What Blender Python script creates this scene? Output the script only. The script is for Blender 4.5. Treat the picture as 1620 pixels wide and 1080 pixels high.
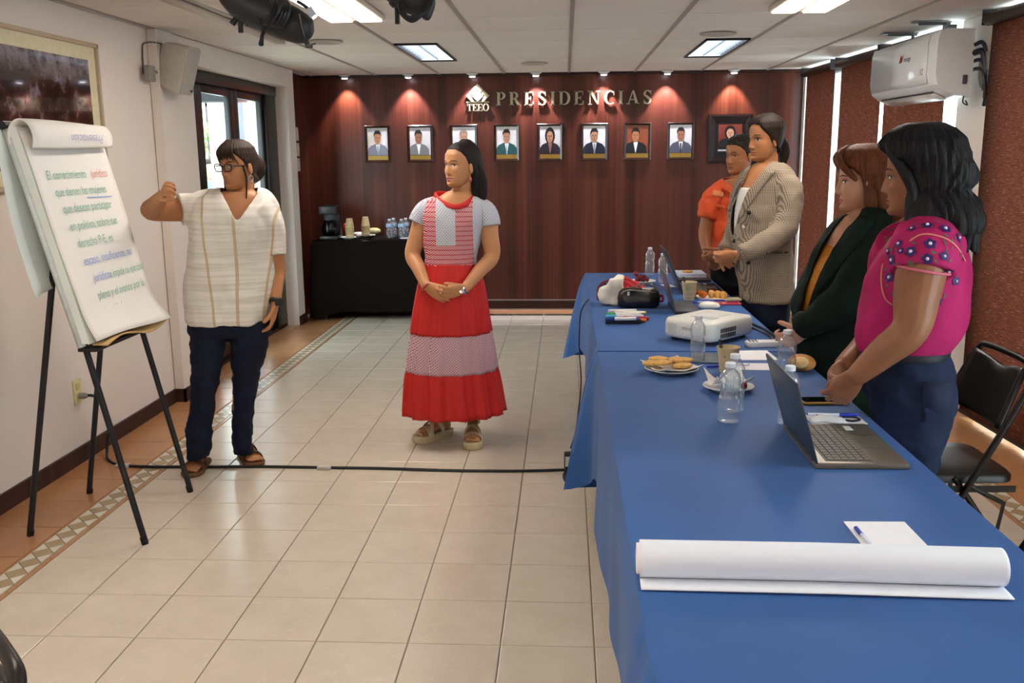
import bpy, bmesh, math, random
import numpy as np
from mathutils import Vector, Matrix, noise
random.seed(7)
for o in list(bpy.data.objects): bpy.data.objects.remove(o)
SC = bpy.context.scene
COL = SC.collection
# ------------------------------------------------------------------ camera (calibrated on the floor and ceiling grid, metres)
FPX, PITCH, YAW, ROLL, CAMH = 1485.72, 0.198385, -0.0572327, -0.00929394, 1.5447
_fw = np.array([math.sin(YAW)*math.cos(PITCH), math.cos(YAW)*math.cos(PITCH), -math.sin(PITCH)])
_rt = np.array([math.cos(YAW), -math.sin(YAW), 0.0]); _up = np.cross(_rt, _fw)
RT = _rt*math.cos(ROLL)+_up*math.sin(ROLL); UP = -_rt*math.sin(ROLL)+_up*math.cos(ROLL); FW = _fw
CAM = np.array([0, 0, CAMH])
cd = bpy.data.cameras.new('camera'); cam = bpy.data.objects.new('camera', cd); COL.objects.link(cam)
cd.sensor_width = 36.0; cd.lens = FPX/1620*36; cd.clip_start = 0.05
cam.matrix_world = Matrix(((RT[0], UP[0], -FW[0], 0), (RT[1], UP[1], -FW[1], 0), (RT[2], UP[2], -FW[2], CAMH), (0, 0, 0, 1)))
SC.camera = cam
# ------------------------------------------------------------------ view, world, lights
SC.view_settings.view_transform = 'Standard'; SC.view_settings.look = 'None'
SC.view_settings.gamma = 1.0; SC.view_settings.use_curve_mapping = False
SC.view_settings.exposure = 0.68
W = bpy.data.worlds.new('world'); SC.world = W; W.use_nodes = True
_bg = W.node_tree.nodes['Background']; _bg.inputs[0].default_value = (0.86, 0.93, 1.0, 1); _bg.inputs[1].default_value = 8.0
def sun_light():
    l = bpy.data.lights.new('sun', 'SUN'); l.energy = 3.0; l.angle = 0.02; l.color = (1, .95, .88)
    o = bpy.data.objects.new('sun', l); COL.objects.link(o); o.rotation_euler = (math.radians(38), math.radians(-18), math.radians(-60))
sun_light()
CEIL_LIGHT = 16.0     # emission of the fluorescent diffusers
SPOT_W = 42.0         # little downlights on the wooden wall
# room size
YB, H, TX, TY, GX, GS = 9.296, 2.286, 0.0966, 3.6516, -0.5841, 0.6208
TABLE_Z = 0.755
def ray(u, v): return FW+RT*((u-810)/FPX)+UP*((540-v)/FPX)
def onz(u, v, z): d = ray(u, v); return CAM+d*((z-CAMH)/d[2])
def ony(u, v, y): d = ray(u, v); return CAM+d*(y/d[1])
def onx(u, v, x): d = ray(u, v); return CAM+d*(x/d[0])
def pix(p):
    d = np.array(p, float)-CAM; k = d@FW
    return 810+FPX*(d@RT)/k, 540-FPX*(d@UP)/k
# ------------------------------------------------------------------ materials
def lin(c):
    if isinstance(c, str):
        c = [int(c[i:i+2], 16)/255 for i in (0, 2, 4)]
    return tuple(((x/12.92) if x <= .04045 else ((x+.055)/1.055)**2.4) for x in c[:3])+(1,)
MATS = {}
class N:
    """small node-graph helper"""
    def __init__(s, name):
        s.m = bpy.data.materials.new(name); s.m.use_nodes = True; s.t = s.m.node_tree
        s.b = s.t.nodes['Principled BSDF']; s.out = s.t.nodes['Material Output']
    def n(s, typ, **kw):
        x = s.t.nodes.new(typ)
        for k, v in kw.items():
            if k in x.inputs: x.inputs[k].default_value = v
            else: setattr(x, k, v)
        return x
    def l(s, a, b): s.t.links.new(a, b)
    def coord(s, which='Object', scale=(1, 1, 1), rot=(0, 0, 0)):
        c = s.n('ShaderNodeTexCoord'); m = s.n('ShaderNodeMapping')
        m.inputs['Scale'].default_value = scale; m.inputs['Rotation'].default_value = rot
        s.l(c.outputs[which], m.inputs['Vector']); return m.outputs['Vector']
    def noise(s, vec, scale, detail=3, rough=.5):
        x = s.n('ShaderNodeTexNoise'); x.inputs['Scale'].default_value = scale; x.inputs['Detail'].default_value = detail
        x.inputs['Roughness'].default_value = rough
        if vec is not None: s.l(vec, x.inputs['Vector'])
        return x.outputs['Fac']
    def ramp(s, fac, stops, interp='LINEAR'):
        r = s.n('ShaderNodeValToRGB'); r.color_ramp.interpolation = interp
        e = r.color_ramp.elements
        while len(e) < len(stops): e.new(.5)
        for i, (p, c) in enumerate(stops): e[i].position = p; e[i].color = lin(c) if isinstance(c, str) else c
        s.l(fac, r.inputs['Fac']); return r.outputs['Color']
    def mix(s, fac, a, b, mode='MIX'):
        x = s.n('ShaderNodeMix', data_type='RGBA', blend_type=mode)
        for sock, v in ((x.inputs[0], fac), (x.inputs[6], a), (x.inputs[7], b)):
            if isinstance(v, str): sock.default_value = lin(v)
            elif isinstance(v, (int, float, tuple)): sock.default_value = v
            else: s.l(v, sock)
        return x.outputs[2]
    def math(s, op, a, b=0.0):
        x = s.n('ShaderNodeMath', operation=op)
        for sock, v in ((x.inputs[0], a), (x.inputs[1], b)):
            if isinstance(v, (int, float)): sock.default_value = v
            else: s.l(v, sock)
        return x.outputs[0]
    def bump(s, h, strength=.2, dist=.01):
        x = s.n('ShaderNodeBump'); x.inputs['Strength'].default_value = strength; x.inputs['Distance'].default_value = dist
        s.l(h, x.inputs['Height']); s.l(x.outputs['Normal'], s.b.inputs['Normal'])
    def base(s, c):
        if isinstance(c, str): s.b.inputs['Base Color'].default_value = lin(c)
        else: s.l(c, s.b.inputs['Base Color'])
    def set(s, rough=.5, metal=0., spec=.5, **kw):
        s.b.inputs['Roughness'].default_value = rough; s.b.inputs['Metallic'].default_value = metal
        s.b.inputs['Specular IOR Level'].default_value = spec
        for k, v in kw.items(): s.b.inputs[k].default_value = v
        return s.m
def M(col, rough=.5, metal=0., spec=.4, var=.06, scale=40, bump=0., emit=0., sheen=0., alpha=None):
    """plain surface with a little procedural mottling"""
    key = (col, rough, metal, spec, var, scale, bump, emit, sheen)
    if key in MATS: return MATS[key]
    g = N('surface_'+col)
    c = lin(col)
    v = g.noise(g.coord('Object'), scale, 3)
    lo = tuple(x*(1-var) for x in c[:3])+(1,); hi = tuple(min(1, x*(1+var)) for x in c[:3])+(1,)
    g.base(g.ramp(v, [(.3, lo), (.7, hi)]))
    g.set(rough, metal, spec)
    if bump: g.bump(v, bump, .004)
    if sheen: g.b.inputs['Sheen Weight'].default_value = sheen
    if emit:
        g.b.inputs['Emission Color'].default_value = c; g.b.inputs['Emission Strength'].default_value = emit
    MATS[key] = g.m
    return g.m
# ------------------------------------------------------------------ mesh builder
def V3(*a): return np.array(a, float)
def unit(v): v = np.asarray(v, float); n = np.linalg.norm(v); return v/n if n > 1e-12 else v
class MB:
    def __init__(s): s.v = []; s.f = []; s.n = 0
    def add(s, verts, faces):
        s.v.append(np.asarray(verts, float).reshape(-1, 3)); k = s.n
        s.f.extend([tuple(i+k for i in f) for f in faces]); s.n += len(s.v[-1]); return s
    def box(s, c, d, rz=0., R=None, bevel=0.):
        """c centre, d full size"""
        x, y, z = [q/2 for q in d]
        if bevel > 0:
            bm = bmesh.new(); bmesh.ops.create_cube(bm, size=1)
            for w in bm.verts: w.co = Vector((w.co.x*d[0], w.co.y*d[1], w.co.z*d[2]))
            bmesh.ops.bevel(bm, geom=bm.edges[:], offset=min(bevel, min(d)*.45), segments=2, affect='EDGES', profile=.6)
            bm.verts.index_update(); P = np.array([w.co[:] for w in bm.verts]); F = [[w.index for w in f.verts] for f in bm.faces]; bm.free()
        else:
            P = np.array([(-x, -y, -z), (x, -y, -z), (x, y, -z), (-x, y, -z), (-x, -y, z), (x, -y, z), (x, y, z), (-x, y, z)])
            F = [(0, 3, 2, 1), (4, 5, 6, 7), (0, 1, 5, 4), (1, 2, 6, 5), (2, 3, 7, 6), (3, 0, 4, 7)]
        if rz: cs, sn = math.cos(rz), math.sin(rz); P = P@np.array([(cs, sn, 0), (-sn, cs, 0), (0, 0, 1)])
        if R is not None: P = P@np.asarray(R, float).T
        return s.add(P+np.asarray(c, float), F)
    def box2(s, a, b, bevel=0.):
        a = np.asarray(a, float); b = np.asarray(b, float)
        return s.box((a+b)/2, np.abs(b-a), bevel=bevel)
    def rings(s, R, cap=True, closed=True):
        R = [np.asarray(r, float) for r in R]; n = len(R[0]); m = len(R); F = []
        for i in range(m-1):
            for j in range(n if closed else n-1):
                k = (j+1) % n; F.append((i*n+j, i*n+k, (i+1)*n+k, (i+1)*n+j))
        P = np.concatenate(R)
        if cap and closed:
            F.append(tuple(range(n-1, -1, -1))); F.append(tuple((m-1)*n+j for j in range(n)))
        return s.add(P, F)
    def tube(s, pts, rad, n=10, sub=0, ref=None, cap=True, flat=1.0, round_ends=False):
        """swept tube; rad scalar / list / list of (ra, rb); ref fixes the direction of ra"""
        P = [np.asarray(p, float) for p in pts]
        if not hasattr(rad, '__len__'): rad = [rad]*len(P)
        Rr = [(r, r*flat) if not hasattr(r, '__len__') else tuple(r) for r in rad]
        if sub:
            P, Rr = smooth_path(P, Rr, sub)
        m = len(P); T = []
        for i in range(m): T.append(unit(P[min(i+1, m-1)]-P[max(i-1, 0)]))
        if ref is None:
            a = V3(0, 0, 1) if abs(T[0][2]) < .9 else V3(1, 0, 0)
        else: a = np.asarray(ref, float)
        R = []
        if round_ends:
            e0 = max(Rr[0]); e1 = max(Rr[-1])
            P = [P[0]-T[0]*e0*.7, P[0]-T[0]*e0*.45]+P+[P[-1]+T[-1]*e1*.45, P[-1]+T[-1]*e1*.7]
            Rr = [tuple(q*.35 for q in Rr[0]), tuple(q*.8 for q in Rr[0])]+list(Rr)+[tuple(q*.8 for q in Rr[-1]), tuple(q*.35 for q in Rr[-1])]
            T = [T[0], T[0]]+T+[T[-1], T[-1]]
        for p, t, (ra, rb) in zip(P, T, Rr):
            a = a-t*(a@t); a = unit(a); b = np.cross(t, a)
            th = np.linspace(0, 2*math.pi, n, endpoint=False)
            R.append(p+np.outer(np.cos(th)*ra, a)+np.outer(np.sin(th)*rb, b))
            if ref is not None: a = np.asarray(ref, float)
        return s.rings(R, cap)
    def lathe(s, prof, n=24, c=(0, 0, 0), M3=None, cap=True):
        th = np.linspace(0, 2*math.pi, n, endpoint=False); R = []
        for r, z in prof:
            q = np.c_[r*np.cos(th), r*np.sin(th), np.full(n, z)]
            if M3 is not None: q = q@np.asarray(M3, float).T
            R.append(q+np.asarray(c, float))
        return s.rings(R, cap)
    def prism(s, poly, o, ax, ay, depth):
        """polygon in plane (o, ax, ay) extruded along ax x ay by depth"""
        ax = np.asarray(ax, float); ay = np.asarray(ay, float); nz = np.cross(ax, ay); o = np.asarray(o, float)
        A = np.array([o+ax*p[0]+ay*p[1] for p in poly]); B = A+nz*depth; n = len(poly)
        F = [tuple(range(n-1, -1, -1)), tuple(range(n, 2*n))]+[(i, (i+1) % n, n+(i+1) % n, n+i) for i in range(n)]
        return s.add(np.r_[A, B], F)
    def sphere(s, c, r, n=16, m=10, R=None):
        if not hasattr(r, '__len__'): r = (r, r, r)
        L = []
        for i in range(m+1):
            a = -math.pi/2+math.pi*i/m; k = max(math.cos(a), .02)
            th = np.linspace(0, 2*math.pi, n, endpoint=False)
            q = np.c_[r[0]*k*np.cos(th), r[1]*k*np.sin(th), np.full(n, r[2]*math.sin(a))]
            if R is not None: q = q@np.asarray(R, float).T
            L.append(q+np.asarray(c, float))
        return s.rings(L)
    def grid(s, G):
        """G[i][j] points"""
        G = np.asarray(G, float); a, b = G.shape[:2]
        return s.add(G.reshape(-1, 3), [(i*b+j, i*b+j+1, (i+1)*b+j+1, (i+1)*b+j) for i in range(a-1) for j in range(b-1)])
    def arrays(s): return (np.concatenate(s.v) if s.v else np.zeros((0, 3))), s.f
    def build(s, name, mat, parent=None, smooth=True, kind=None, angle=40, solid=0., remesh=0., relax=0, post=None, offset=0.):
        P, F = s.arrays()
        if parent is not None: P = P-np.array(worldloc(parent))
        me = bpy.data.meshes.new(name); me.from_pydata(P.tolist(), [], F); me.update()
        if remesh:
            me = remeshed(me, remesh, relax)
        if post: me = post(me, np.array(worldloc(parent)) if parent is not None else np.zeros(3))
        me.name = name
        fixnormals(me)
        if smooth:
            me.shade_smooth()
            if not remesh and angle < 180: set_sharp(me, angle)
        o = bpy.data.objects.new(name, me); COL.objects.link(o)
        if mat: me.materials.append(mat)
        if parent is not None: o.parent = parent
        if solid:
            md = o.modifiers.new('thickness', 'SOLIDIFY'); md.thickness = solid; md.offset = offset
        if kind: o['kind'] = kind
        return o
def worldloc(o):
    l = Vector((0, 0, 0))
    while o is not None:
        l += o.location; o = o.parent
    return l
def fixnormals(me):
    bm = bmesh.new(); bm.from_mesh(me); bmesh.ops.recalc_face_normals(bm, faces=bm.faces[:]); bm.to_mesh(me); bm.free()
def set_sharp(me, angle):
    bm = bmesh.new(); bm.from_mesh(me); lim = math.radians(angle)
    for e in bm.edges:
        if len(e.link_faces) == 2 and e.calc_face_angle(0) > lim: e.smooth = False
    bm.to_mesh(me); bm.free()
def remeshed(me, vox, relax=0):
    t = bpy.data.objects.new('tmp', me); COL.objects.link(t)
    fixnormals(me)
    r = t.modifiers.new('r', 'REMESH'); r.mode = 'VOXEL'; r.voxel_size = vox
    if relax:
        q = t.modifiers.new('s', 'SMOOTH'); q.factor = .5; q.iterations = relax
    dg = bpy.context.evaluated_depsgraph_get(); out = bpy.data.meshes.new_from_object(t.evaluated_get(dg))
    bpy.data.objects.remove(t); return out
def smooth_path(P, Rr, sub):
    P = [np.asarray(p, float) for p in P]; out = []; rr = []
    m = len(P)
    for i in range(m-1):
        p0 = P[max(i-1, 0)]; p1 = P[i]; p2 = P[i+1]; p3 = P[min(i+2, m-1)]
        q0 = np.array(Rr[max(i-1, 0)]); q1 = np.array(Rr[i]); q2 = np.array(Rr[i+1]); q3 = np.array(Rr[min(i+2, m-1)])
        for k in range(sub):
            t = k/sub
            cr = lambda a, b, c, d: .5*((2*b)+(-a+c)*t+(2*a-5*b+4*c-d)*t*t+(-a+3*b-3*c+d)*t**3)
            out.append(cr(p0, p1, p2, p3)); rr.append(tuple(np.maximum(cr(q0, q1, q2, q3), 1e-4)))
    out.append(P[-1]); rr.append(tuple(Rr[-1])); return out, rr
def tag(o, label=None, cat=None, group=None, kind=None):
    if label: o['label'] = label
    if cat: o['category'] = cat
    if group: o['group'] = group
    if kind: o['kind'] = kind
    return o
def thing(name, label, cat, loc=(0, 0, 0), rz=0., group=None):
    o = bpy.data.objects.new(name, None); COL.objects.link(o); o.location = [float(q) for q in loc]; o.rotation_euler = (0, 0, rz)
    o.empty_display_size = .05
    return tag(o, label, cat, group)
def copy_tree(o, parent=None):
    c = o.copy(); COL.objects.link(c)
    if parent is not None: c.parent = parent
    for ch in list(o.children): copy_tree(ch, c)
    return c
def rotz(a): c, s = math.cos(a), math.sin(a); return np.array([(c, -s, 0), (s, c, 0), (0, 0, 1)])
def rotx(a): c, s = math.cos(a), math.sin(a); return np.array([(1, 0, 0), (0, c, -s), (0, s, c)])
def roty(a): c, s = math.cos(a), math.sin(a); return np.array([(c, 0, s), (0, 1, 0), (-s, 0, c)])
def text_part(name, s, mat, parent, o, ax, ay, size, shear=0., depth=.0, width=1.0, align='LEFT'):
    """flat lettering lying in plane (o, ax, ay)"""
    cu = bpy.data.curves.new('t', 'FONT'); cu.body = s; cu.size = size; cu.shear = shear; cu.extrude = depth; cu.align_x = align
    t = bpy.data.objects.new('t', cu); COL.objects.link(t)
    dg = bpy.context.evaluated_depsgraph_get(); me = bpy.data.meshes.new_from_object(t.evaluated_get(dg)); bpy.data.objects.remove(t)
    ax = unit(ax); ay = unit(ay); nz = np.cross(ax, ay); off = np.array(worldloc(parent))
    for w in me.vertices:
        w.co = Vector(np.asarray(o, float)+ax*w.co.x*width+ay*w.co.y+nz*w.co.z-off)
    me.materials.clear(); me.materials.append(mat)
    ob = bpy.data.objects.new(name, me); COL.objects.link(ob); ob.parent = parent
    return ob
# ================================================================== room shell
def m_tile(name, lo, hi, vein):
    g = N(name); oi = g.n('ShaderNodeObjectInfo'); c = g.n('ShaderNodeTexCoord')
    add = g.n('ShaderNodeVectorMath', operation='ADD'); sc = g.n('ShaderNodeVectorMath', operation='SCALE'); sc.inputs['Scale'].default_value = 37.0
    cmb = g.n('ShaderNodeCombineXYZ'); g.l(oi.outputs['Random'], cmb.inputs[0]); g.l(oi.outputs['Random'], cmb.inputs[1])
    g.l(cmb.outputs[0], sc.inputs[0]); g.l(c.outputs['Object'], add.inputs[0]); g.l(sc.outputs[0], add.inputs[1])
    a = g.noise(add.outputs[0], 6, 5, .6); b = g.noise(add.outputs[0], 7, 3, .55)
    base = g.ramp(a, [(.0, lo), (1., hi)])
    v = g.math('MAXIMUM', g.math('SUBTRACT', 1.0, g.math('MULTIPLY', g.math('ABSOLUTE', g.math('SUBTRACT', b, .5)), 120.)), 0.)
    k = g.n('ShaderNodeMath', operation='MULTIPLY'); g.l(v, k.inputs[0]); k.inputs[1].default_value = .22
    g.base(g.mix(k.outputs[0], base, vein))
    g.b.inputs['Roughness'].default_value = .22
    g.b.inputs['Specular IOR Level'].default_value = .45
    return g.m
MT_TILE = m_tile('cream_ceramic', 'c0b4a1', 'd9cebf', 'e6ded2')
MT_TERRA = m_tile('terracotta_ceramic', 'a9774f', 'bd8a60', 'cfa27c')
MT_BEIGE = m_tile('beige_mosaic', 'a08b69', 'b09a78', 'bca888'); MT_WHITE = m_tile('white_mosaic', 'cfc8b8', 'ddd8ca', 'e8e4d8')
MT_TAN = m_tile('tan_strip', 'a47a56', 'b58a64', 'c69c78')
MT_GROUT = M('8f8270', .9, scale=60)
def m_wall(name, col):
    g = N(name); v = g.noise(g.coord('Object'), 1.3, 4, .6); c = lin(col)
    g.base(g.ramp(v, [(.3, tuple(x*.94 for x in c[:3])+(1,)), (.7, c)])); g.set(.75, 0, .25)
    g.bump(g.noise(g.coord('Object'), 55, 4), .08, .004); return g.m
MT_WALL = m_wall('plaster_wall', 'e4dad2'); MT_CEIL = m_wall('ceiling_plaster', 'cfc6bb')
def m_wood(name, dark, mid, light, rough=.32):
    g = N(name)
    a = g.noise(g.coord('Object', (9, 9, .12)), 1.0, 5, .55); b = g.noise(g.coord('Object', (60, 60, .5)), 1.0, 4, .6)
    c = g.ramp(a, [(.32, dark), (.5, mid), (.68, light)])
    d = g.ramp(b, [(.35, '8a8a8a'), (.65, 'ffffff')])
    g.base(g.mix(.45, c, d, 'MULTIPLY')); g.set(rough, 0, .4); g.bump(b, .05, .002); return g.m
MT_WOOD = m_wood('mahogany_panel', '431c14', '58291e', '6d3829')
MT_DWOOD = m_wood('dark_wood', '24100b', '33170f', '422015', .45)
MT_BASE = m_wood('baseboard_wood', '2e1712', '3a201a', '4a2a22', .5)
MT_BLACK = M('15141a', .35, spec=.5); MT_BLKPL = M('17181c', .45); MT_CHROME = M('c9cbd0', .18, 1.0, var=.03)
MT_ALU = M('a9abb0', .35, .9, var=.04); MT_WHITEPL = M('d9dadb', .4, var=.03); MT_STEEL = M('7c8288', .4, .8)
# ---- floor with single tiles
fl = MB().box2((-2.75, -3.2, -.12), (2.75, 9.5, -.005)).build('floor', MT_GROUT, smooth=False); tag(fl, kind='structure')
def tile_mesh(name, sx, sy, mat):
    b = MB(); t = .008; e = .0025
    P = [(-sx/2, -sy/2, -t), (sx/2, -sy/2, -t), (sx/2, sy/2, -t), (-sx/2, sy/2, -t), (-sx/2, -sy/2, -e*.6), (sx/2, -sy/2, -e*.6), (sx/2, sy/2, -e*.6), (-sx/2, sy/2, -e*.6),
         (-sx/2+e, -sy/2+e, 0), (sx/2-e, -sy/2+e, 0), (sx/2-e, sy/2-e, 0), (-sx/2+e, sy/2-e, 0)]
    F = [(0, 1, 5, 4), (1, 2, 6, 5), (2, 3, 7, 6), (3, 0, 4, 7), (4, 5, 9, 8), (5, 6, 10, 9), (6, 7, 11, 10), (7, 4, 8, 11), (8, 9, 10, 11)]
    me = bpy.data.meshes.new(name); me.from_pydata(P, [], F); me.materials.append(mat); return me
ME_TILE = tile_mesh('tile', .296, .296, MT_TILE)
def inst(name, me, parent, loc, rz=0.):
    o = bpy.data.objects.new(name, me); COL.objects.link(o); o.parent = parent; o.location = loc; o.rotation_euler = (0, 0, rz)
    return o
cells = []
for i in range(-7, 6):
    for j in range(-23, 18):
        cx, cy = TX+(i+.5)*.3, TY+(j+.5)*.3
        if cy > 8.93: continue
        vis = 0
        if cy > .6:
            u, v = pix((cx, cy, 0)); vis = (-60 < u < 1680 and v < 1130 and not (.2 < cx < .9 and cy < 6.4 and cy > 1.2))
            if 0.9 < cx < 1.75 and cy < 8.5: vis = vis and cx > 1.3 and cy > 3.5
        cells.append((0 if vis else 1, cy, cx))
cells.sort(); rest = MB()
for k, (far, cy, cx) in enumerate(cells):
    if not far and k < 300: inst('tile', ME_TILE, fl, (cx, cy, 0))
    else:
        V = np.array([w.co[:] for w in ME_TILE.vertices])+(cx, cy, 0); rest.add(V, [tuple(p.vertices) for p in ME_TILE.polygons])
rest.build('floor_tiles', MT_TILE, fl, smooth=False, kind='stuff')
# tan strips, mosaic bands, terracotta border
XL0, XL1 = -2.133, -2.003        # mosaic band left
XR0, XR1 = 1.8966, 2.027
YM0, YM1 = 8.93, 9.06
def strip(x0, x1, y0, y1):
    if y1-y0 > x1-x0:
        y = y0
        while y < y1-.02:
            l = min(.3, y1-y); inst('tan_strip', tile_mesh('tan_strip', x1-x0-.003, l-.003, MT_TAN), fl, ((x0+x1)/2, y+l/2, 0)); y += .3
    else:
        x = x0
        while x < x1-.02:
            l = min(.3, x1-x); inst('tan_strip', tile_mesh('tan_strip', l-.003, y1-y0-.003, MT_TAN), fl, (x+l/2, (y0+y1)/2, 0)); x += .3
for x0, x1 in ((XL1-.026, XL1), (XL0, XL0+.012), (XR0, XR0+.026), (XR1-.012, XR1)): strip(x0, x1, 2.15 if x0 < 0 else 3.35, YM0)
strip(XL1, XR0, YM0, YM0+.02); strip(XL1, XR0, YM1-.02, YM1)
def flat_piece(name, poly, mat):
    b = MB(); b.prism(poly, (0, 0, -.008), (1, 0, 0), (0, 1, 0), .008); P, F = b.arrays()
    me = bpy.data.meshes.new(name); me.from_pydata(P.tolist(), [], F); me.materials.append(mat); return me
def mosaic(x0, x1, y0, y1, nearlim, along='y'):
    w = x1-x0 if along == 'y' else y1-y0; p = w; g = .0022; h = w/2
    dia = [(-h+g, 0), (0, -p/2+g), (h-g, 0), (0, p/2-g)]
    tri = [(-h+g*.5, -p/2+2*g), (-2*g, -p+0*g+p/2-p/2), (0, 0)]
    triL = [(-h+g*.6, -p/2+g*1.6), (-g*1.2, 0), (-h+g*.6, p/2-g*1.6)]
    triR = [(h-g*.6, p/2-g*1.6), (g*1.2, 0), (h-g*.6, -p/2+g*1.6)]
    if along == 'x':
        sw = lambda L: [(b, a) for a, b in L][::-1]
        dia, triL, triR = sw(dia), sw(triL), sw(triR)
    mD = flat_piece('mosaic_diamond', dia, MT_BEIGE); mL = flat_piece('mosaic_triangle', triL, MT_WHITE); mR = flat_piece('mosaic_triangle', triR, MT_WHITE)
    s0, s1 = (y0, y1) if along == 'y' else (x0, x1); n = int((s1-s0)/p)
    rD, rW = MB(), MB()
    for i in range(n):
        for me, off in ((mD, 0.), (mL, p/2), (mR, p/2)):
            s = s0+(i+.5)*p+off
            loc = ((x0+x1)/2, s, 0) if along == 'y' else (s, (y0+y1)/2, 0)
            if s < nearlim: inst(me.name.split('.')[0], me, fl, loc)
            else:
                V = np.array([w_.co[:] for w_ in me.vertices])+loc
                (rD if me is mD else rW).add(V, [tuple(q.vertices) for q in me.polygons])
    if rD.n: rD.build('mosaic_diamonds', MT_BEIGE, fl, smooth=False, kind='stuff'); rW.build('mosaic_triangles', MT_WHITE, fl, smooth=False, kind='stuff')
mosaic(XL0+.012, XL1-.026, 2.15, YM0, 7.0); mosaic(XR0+.026, XR1-.012, 3.35, YM0, 5.3)
mosaic(XL1, XR0, YM0+.02, YM1-.02, -99, 'x')
ME_TL = tile_mesh('border_tile', .352, .296, MT_TERRA)
for j in range(-6, 19): inst('border_tile', ME_TL, fl, (XL0-.178, TY+(j+.5)*.3, 0))
for j in range(-2, 18): inst('border_tile', ME_TL, fl, (XR1+.178, TY+(j+.5)*.3, 0))
ME_TB = tile_mesh('border_tile', .296, .23, MT_TERRA)
for i in range(-7, 6): inst('border_tile', ME_TB, fl, (TX+(i+.5)*.3, YM1+.117, 0))
# ---- left wall: plain stretch, thicker stretch with the glass door, dark wooden return
WX, WX2 = -2.49, -2.44
w = MB(); w.box2((-2.8, -3.2, 0), (WX, 5.75, H)); w.box2((-2.8, 5.75, 0), (WX2, 6.25, H)); w.box2((-2.8, 6.25, 2.13), (WX2, 8.40, H)); w.box2((-2.8, 8.40, 0), (WX2, 8.60, H))
w.box2((-2.485, 5.70, 0), (WX2+.012, 5.93, H))
wl = tag(w.build('wall_left', MT_WALL, smooth=False), kind='structure')
tag(MB().box2((-2.8, 8.60, 0), (-2.53, YB+.1, H)).build('wall_alcove', MT_WOOD, smooth=False), kind='structure')
b = MB(); hb = .085
b.box2((WX, -3.2, 0), (WX+.014, 5.70, hb)); b.box2((WX, 5.686, 0), (WX2+.026, 5.70, hb)); b.box2((WX2+.012, 5.686, 0), (WX2+.026, 5.945, hb))
b.box2((WX2, 5.93, 0), (WX2+.014, 6.25, hb)); b.box2((WX2, 8.40, 0), (WX2+.014, 8.614, hb)); b.box2((-2.53, 8.60, 0), (WX2+.014, 8.614, hb))
tag(b.build('baseboard_left', MT_BASE, smooth=False), kind='structure')
# ---- back wall: wooden panelling, aluminium line, plinth
wb = tag(MB().box2((-2.8, YB, 0), (2.75, YB+.15, H+.1)).build('wall_back', MT_WOOD, smooth=False), kind='structure')
b = MB(); b.box2((-2.53, YB-.012, 0), (2.24, YB, .085)); tag(b.build('baseboard_back', MT_DWOOD, smooth=False), kind='structure')
tag(MB().box2((-2.53, YB-.008, .094), (2.24, YB, .104)).build('trim_1', MT_ALU, smooth=False), kind='structure')
tag(MB().box2((-2.53, YB-.016, .0), (2.24, YB-.002, .012)).build('trim_2', MT_ALU, smooth=False), kind='structure')
# ---- wall behind the camera
tag(MB().box2((-2.8, -3.2, 0), (2.75, -3.05, H+.1)).build('wall_front', MT_WALL, smooth=False), kind='structure')
# ---- right wall (runs a little inwards towards the back): windows with roller blinds and a white pillar
def RW(y, off=0., z=0.): return V3(2.38-.042*(y-5.5)-off, y, z)
def onrw(u, v, off=0.):
    d = ray(u, v); return CAM+d*((2.38+.042*5.5-off)/(d[0]+.042*d[1]))
RZ = math.atan(.042)
def wbox(mb, y0, y1, o0, o1, z0, z1):
    A = [RW(y0, o0, z0), RW(y1, o0, z0), RW(y1, o1, z0), RW(y0, o1, z0)]; T = [q+(0, 0, z1-z0) for q in A]
    return mb.add(np.array(A+T), [(0, 3, 2, 1), (4, 5, 6, 7), (0, 1, 5, 4), (1, 2, 6, 5), (2, 3, 7, 6), (3, 0, 4, 7)])
yP0, yP1 = onrw(1568, 250)[1]+.03, onrw(1507, 250, .0)[1]
w = MB(); wbox(w, yP0-.1, yP1, -.35, .0, 0, H); wbox(w, 9.22, YB+.1, -.35, -.02, 0, H); wbox(w, -3.2, 1.2, -.35, -.1, 0, H)
wr = tag(w.build('wall_right', MT_WALL, smooth=False), kind='structure')
MT_GLASS = None
def m_glass(name, tint='ffffff', k=.9):
    g = N(name); t = g.n('ShaderNodeBsdfTransparent'); t.inputs[0].default_value = lin(tint)
    gl = g.n('ShaderNodeBsdfGlossy'); gl.inputs['Roughness'].default_value = .03
    fr = g.n('ShaderNodeLayerWeight'); fr.inputs['Blend'].default_value = .5
    pw = g.math('ADD', g.math('MULTIPLY', g.math('POWER', fr.outputs['Facing'], 4.0), .7), .04)
    mx = g.n('ShaderNodeMixShader'); g.l(pw, mx.inputs[0]); g.l(t.outputs[0], mx.inputs[1]); g.l(gl.outputs[0], mx.inputs[2])
    g.l(mx.outputs[0], g.out.inputs['Surface']); return g.m
MT_GLASS = m_glass('window_glass', 'f4fbfa')
wn = 0
for (a, c) in ((yP1, 9.22), (1.2, yP0-.1)):
    wn += 1; f = MB()
    wbox(f, a, c, -.28, -.22, 0, .06); wbox(f, a, c, -.28, -.22, H-.05, H+.02)
    n = max(2, round((c-a)/1.1))
    for i in range(n+1):
        y = a+(c-a)*i/n; wbox(f, y-.025, y+.025, -.28, -.22, 0, H)
    wo = tag(f.build('window_%d' % wn, MT_BLKPL, smooth=False), kind='structure')
    for i in range(n):
        y0 = a+(c-a)*i/n+.025; y1 = a+(c-a)*(i+1)/n-.025
        wbox(MB(), y0, y1, -.253, -.247, .06, H-.05).build('pane', MT_GLASS, wo, smooth=False)
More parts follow.
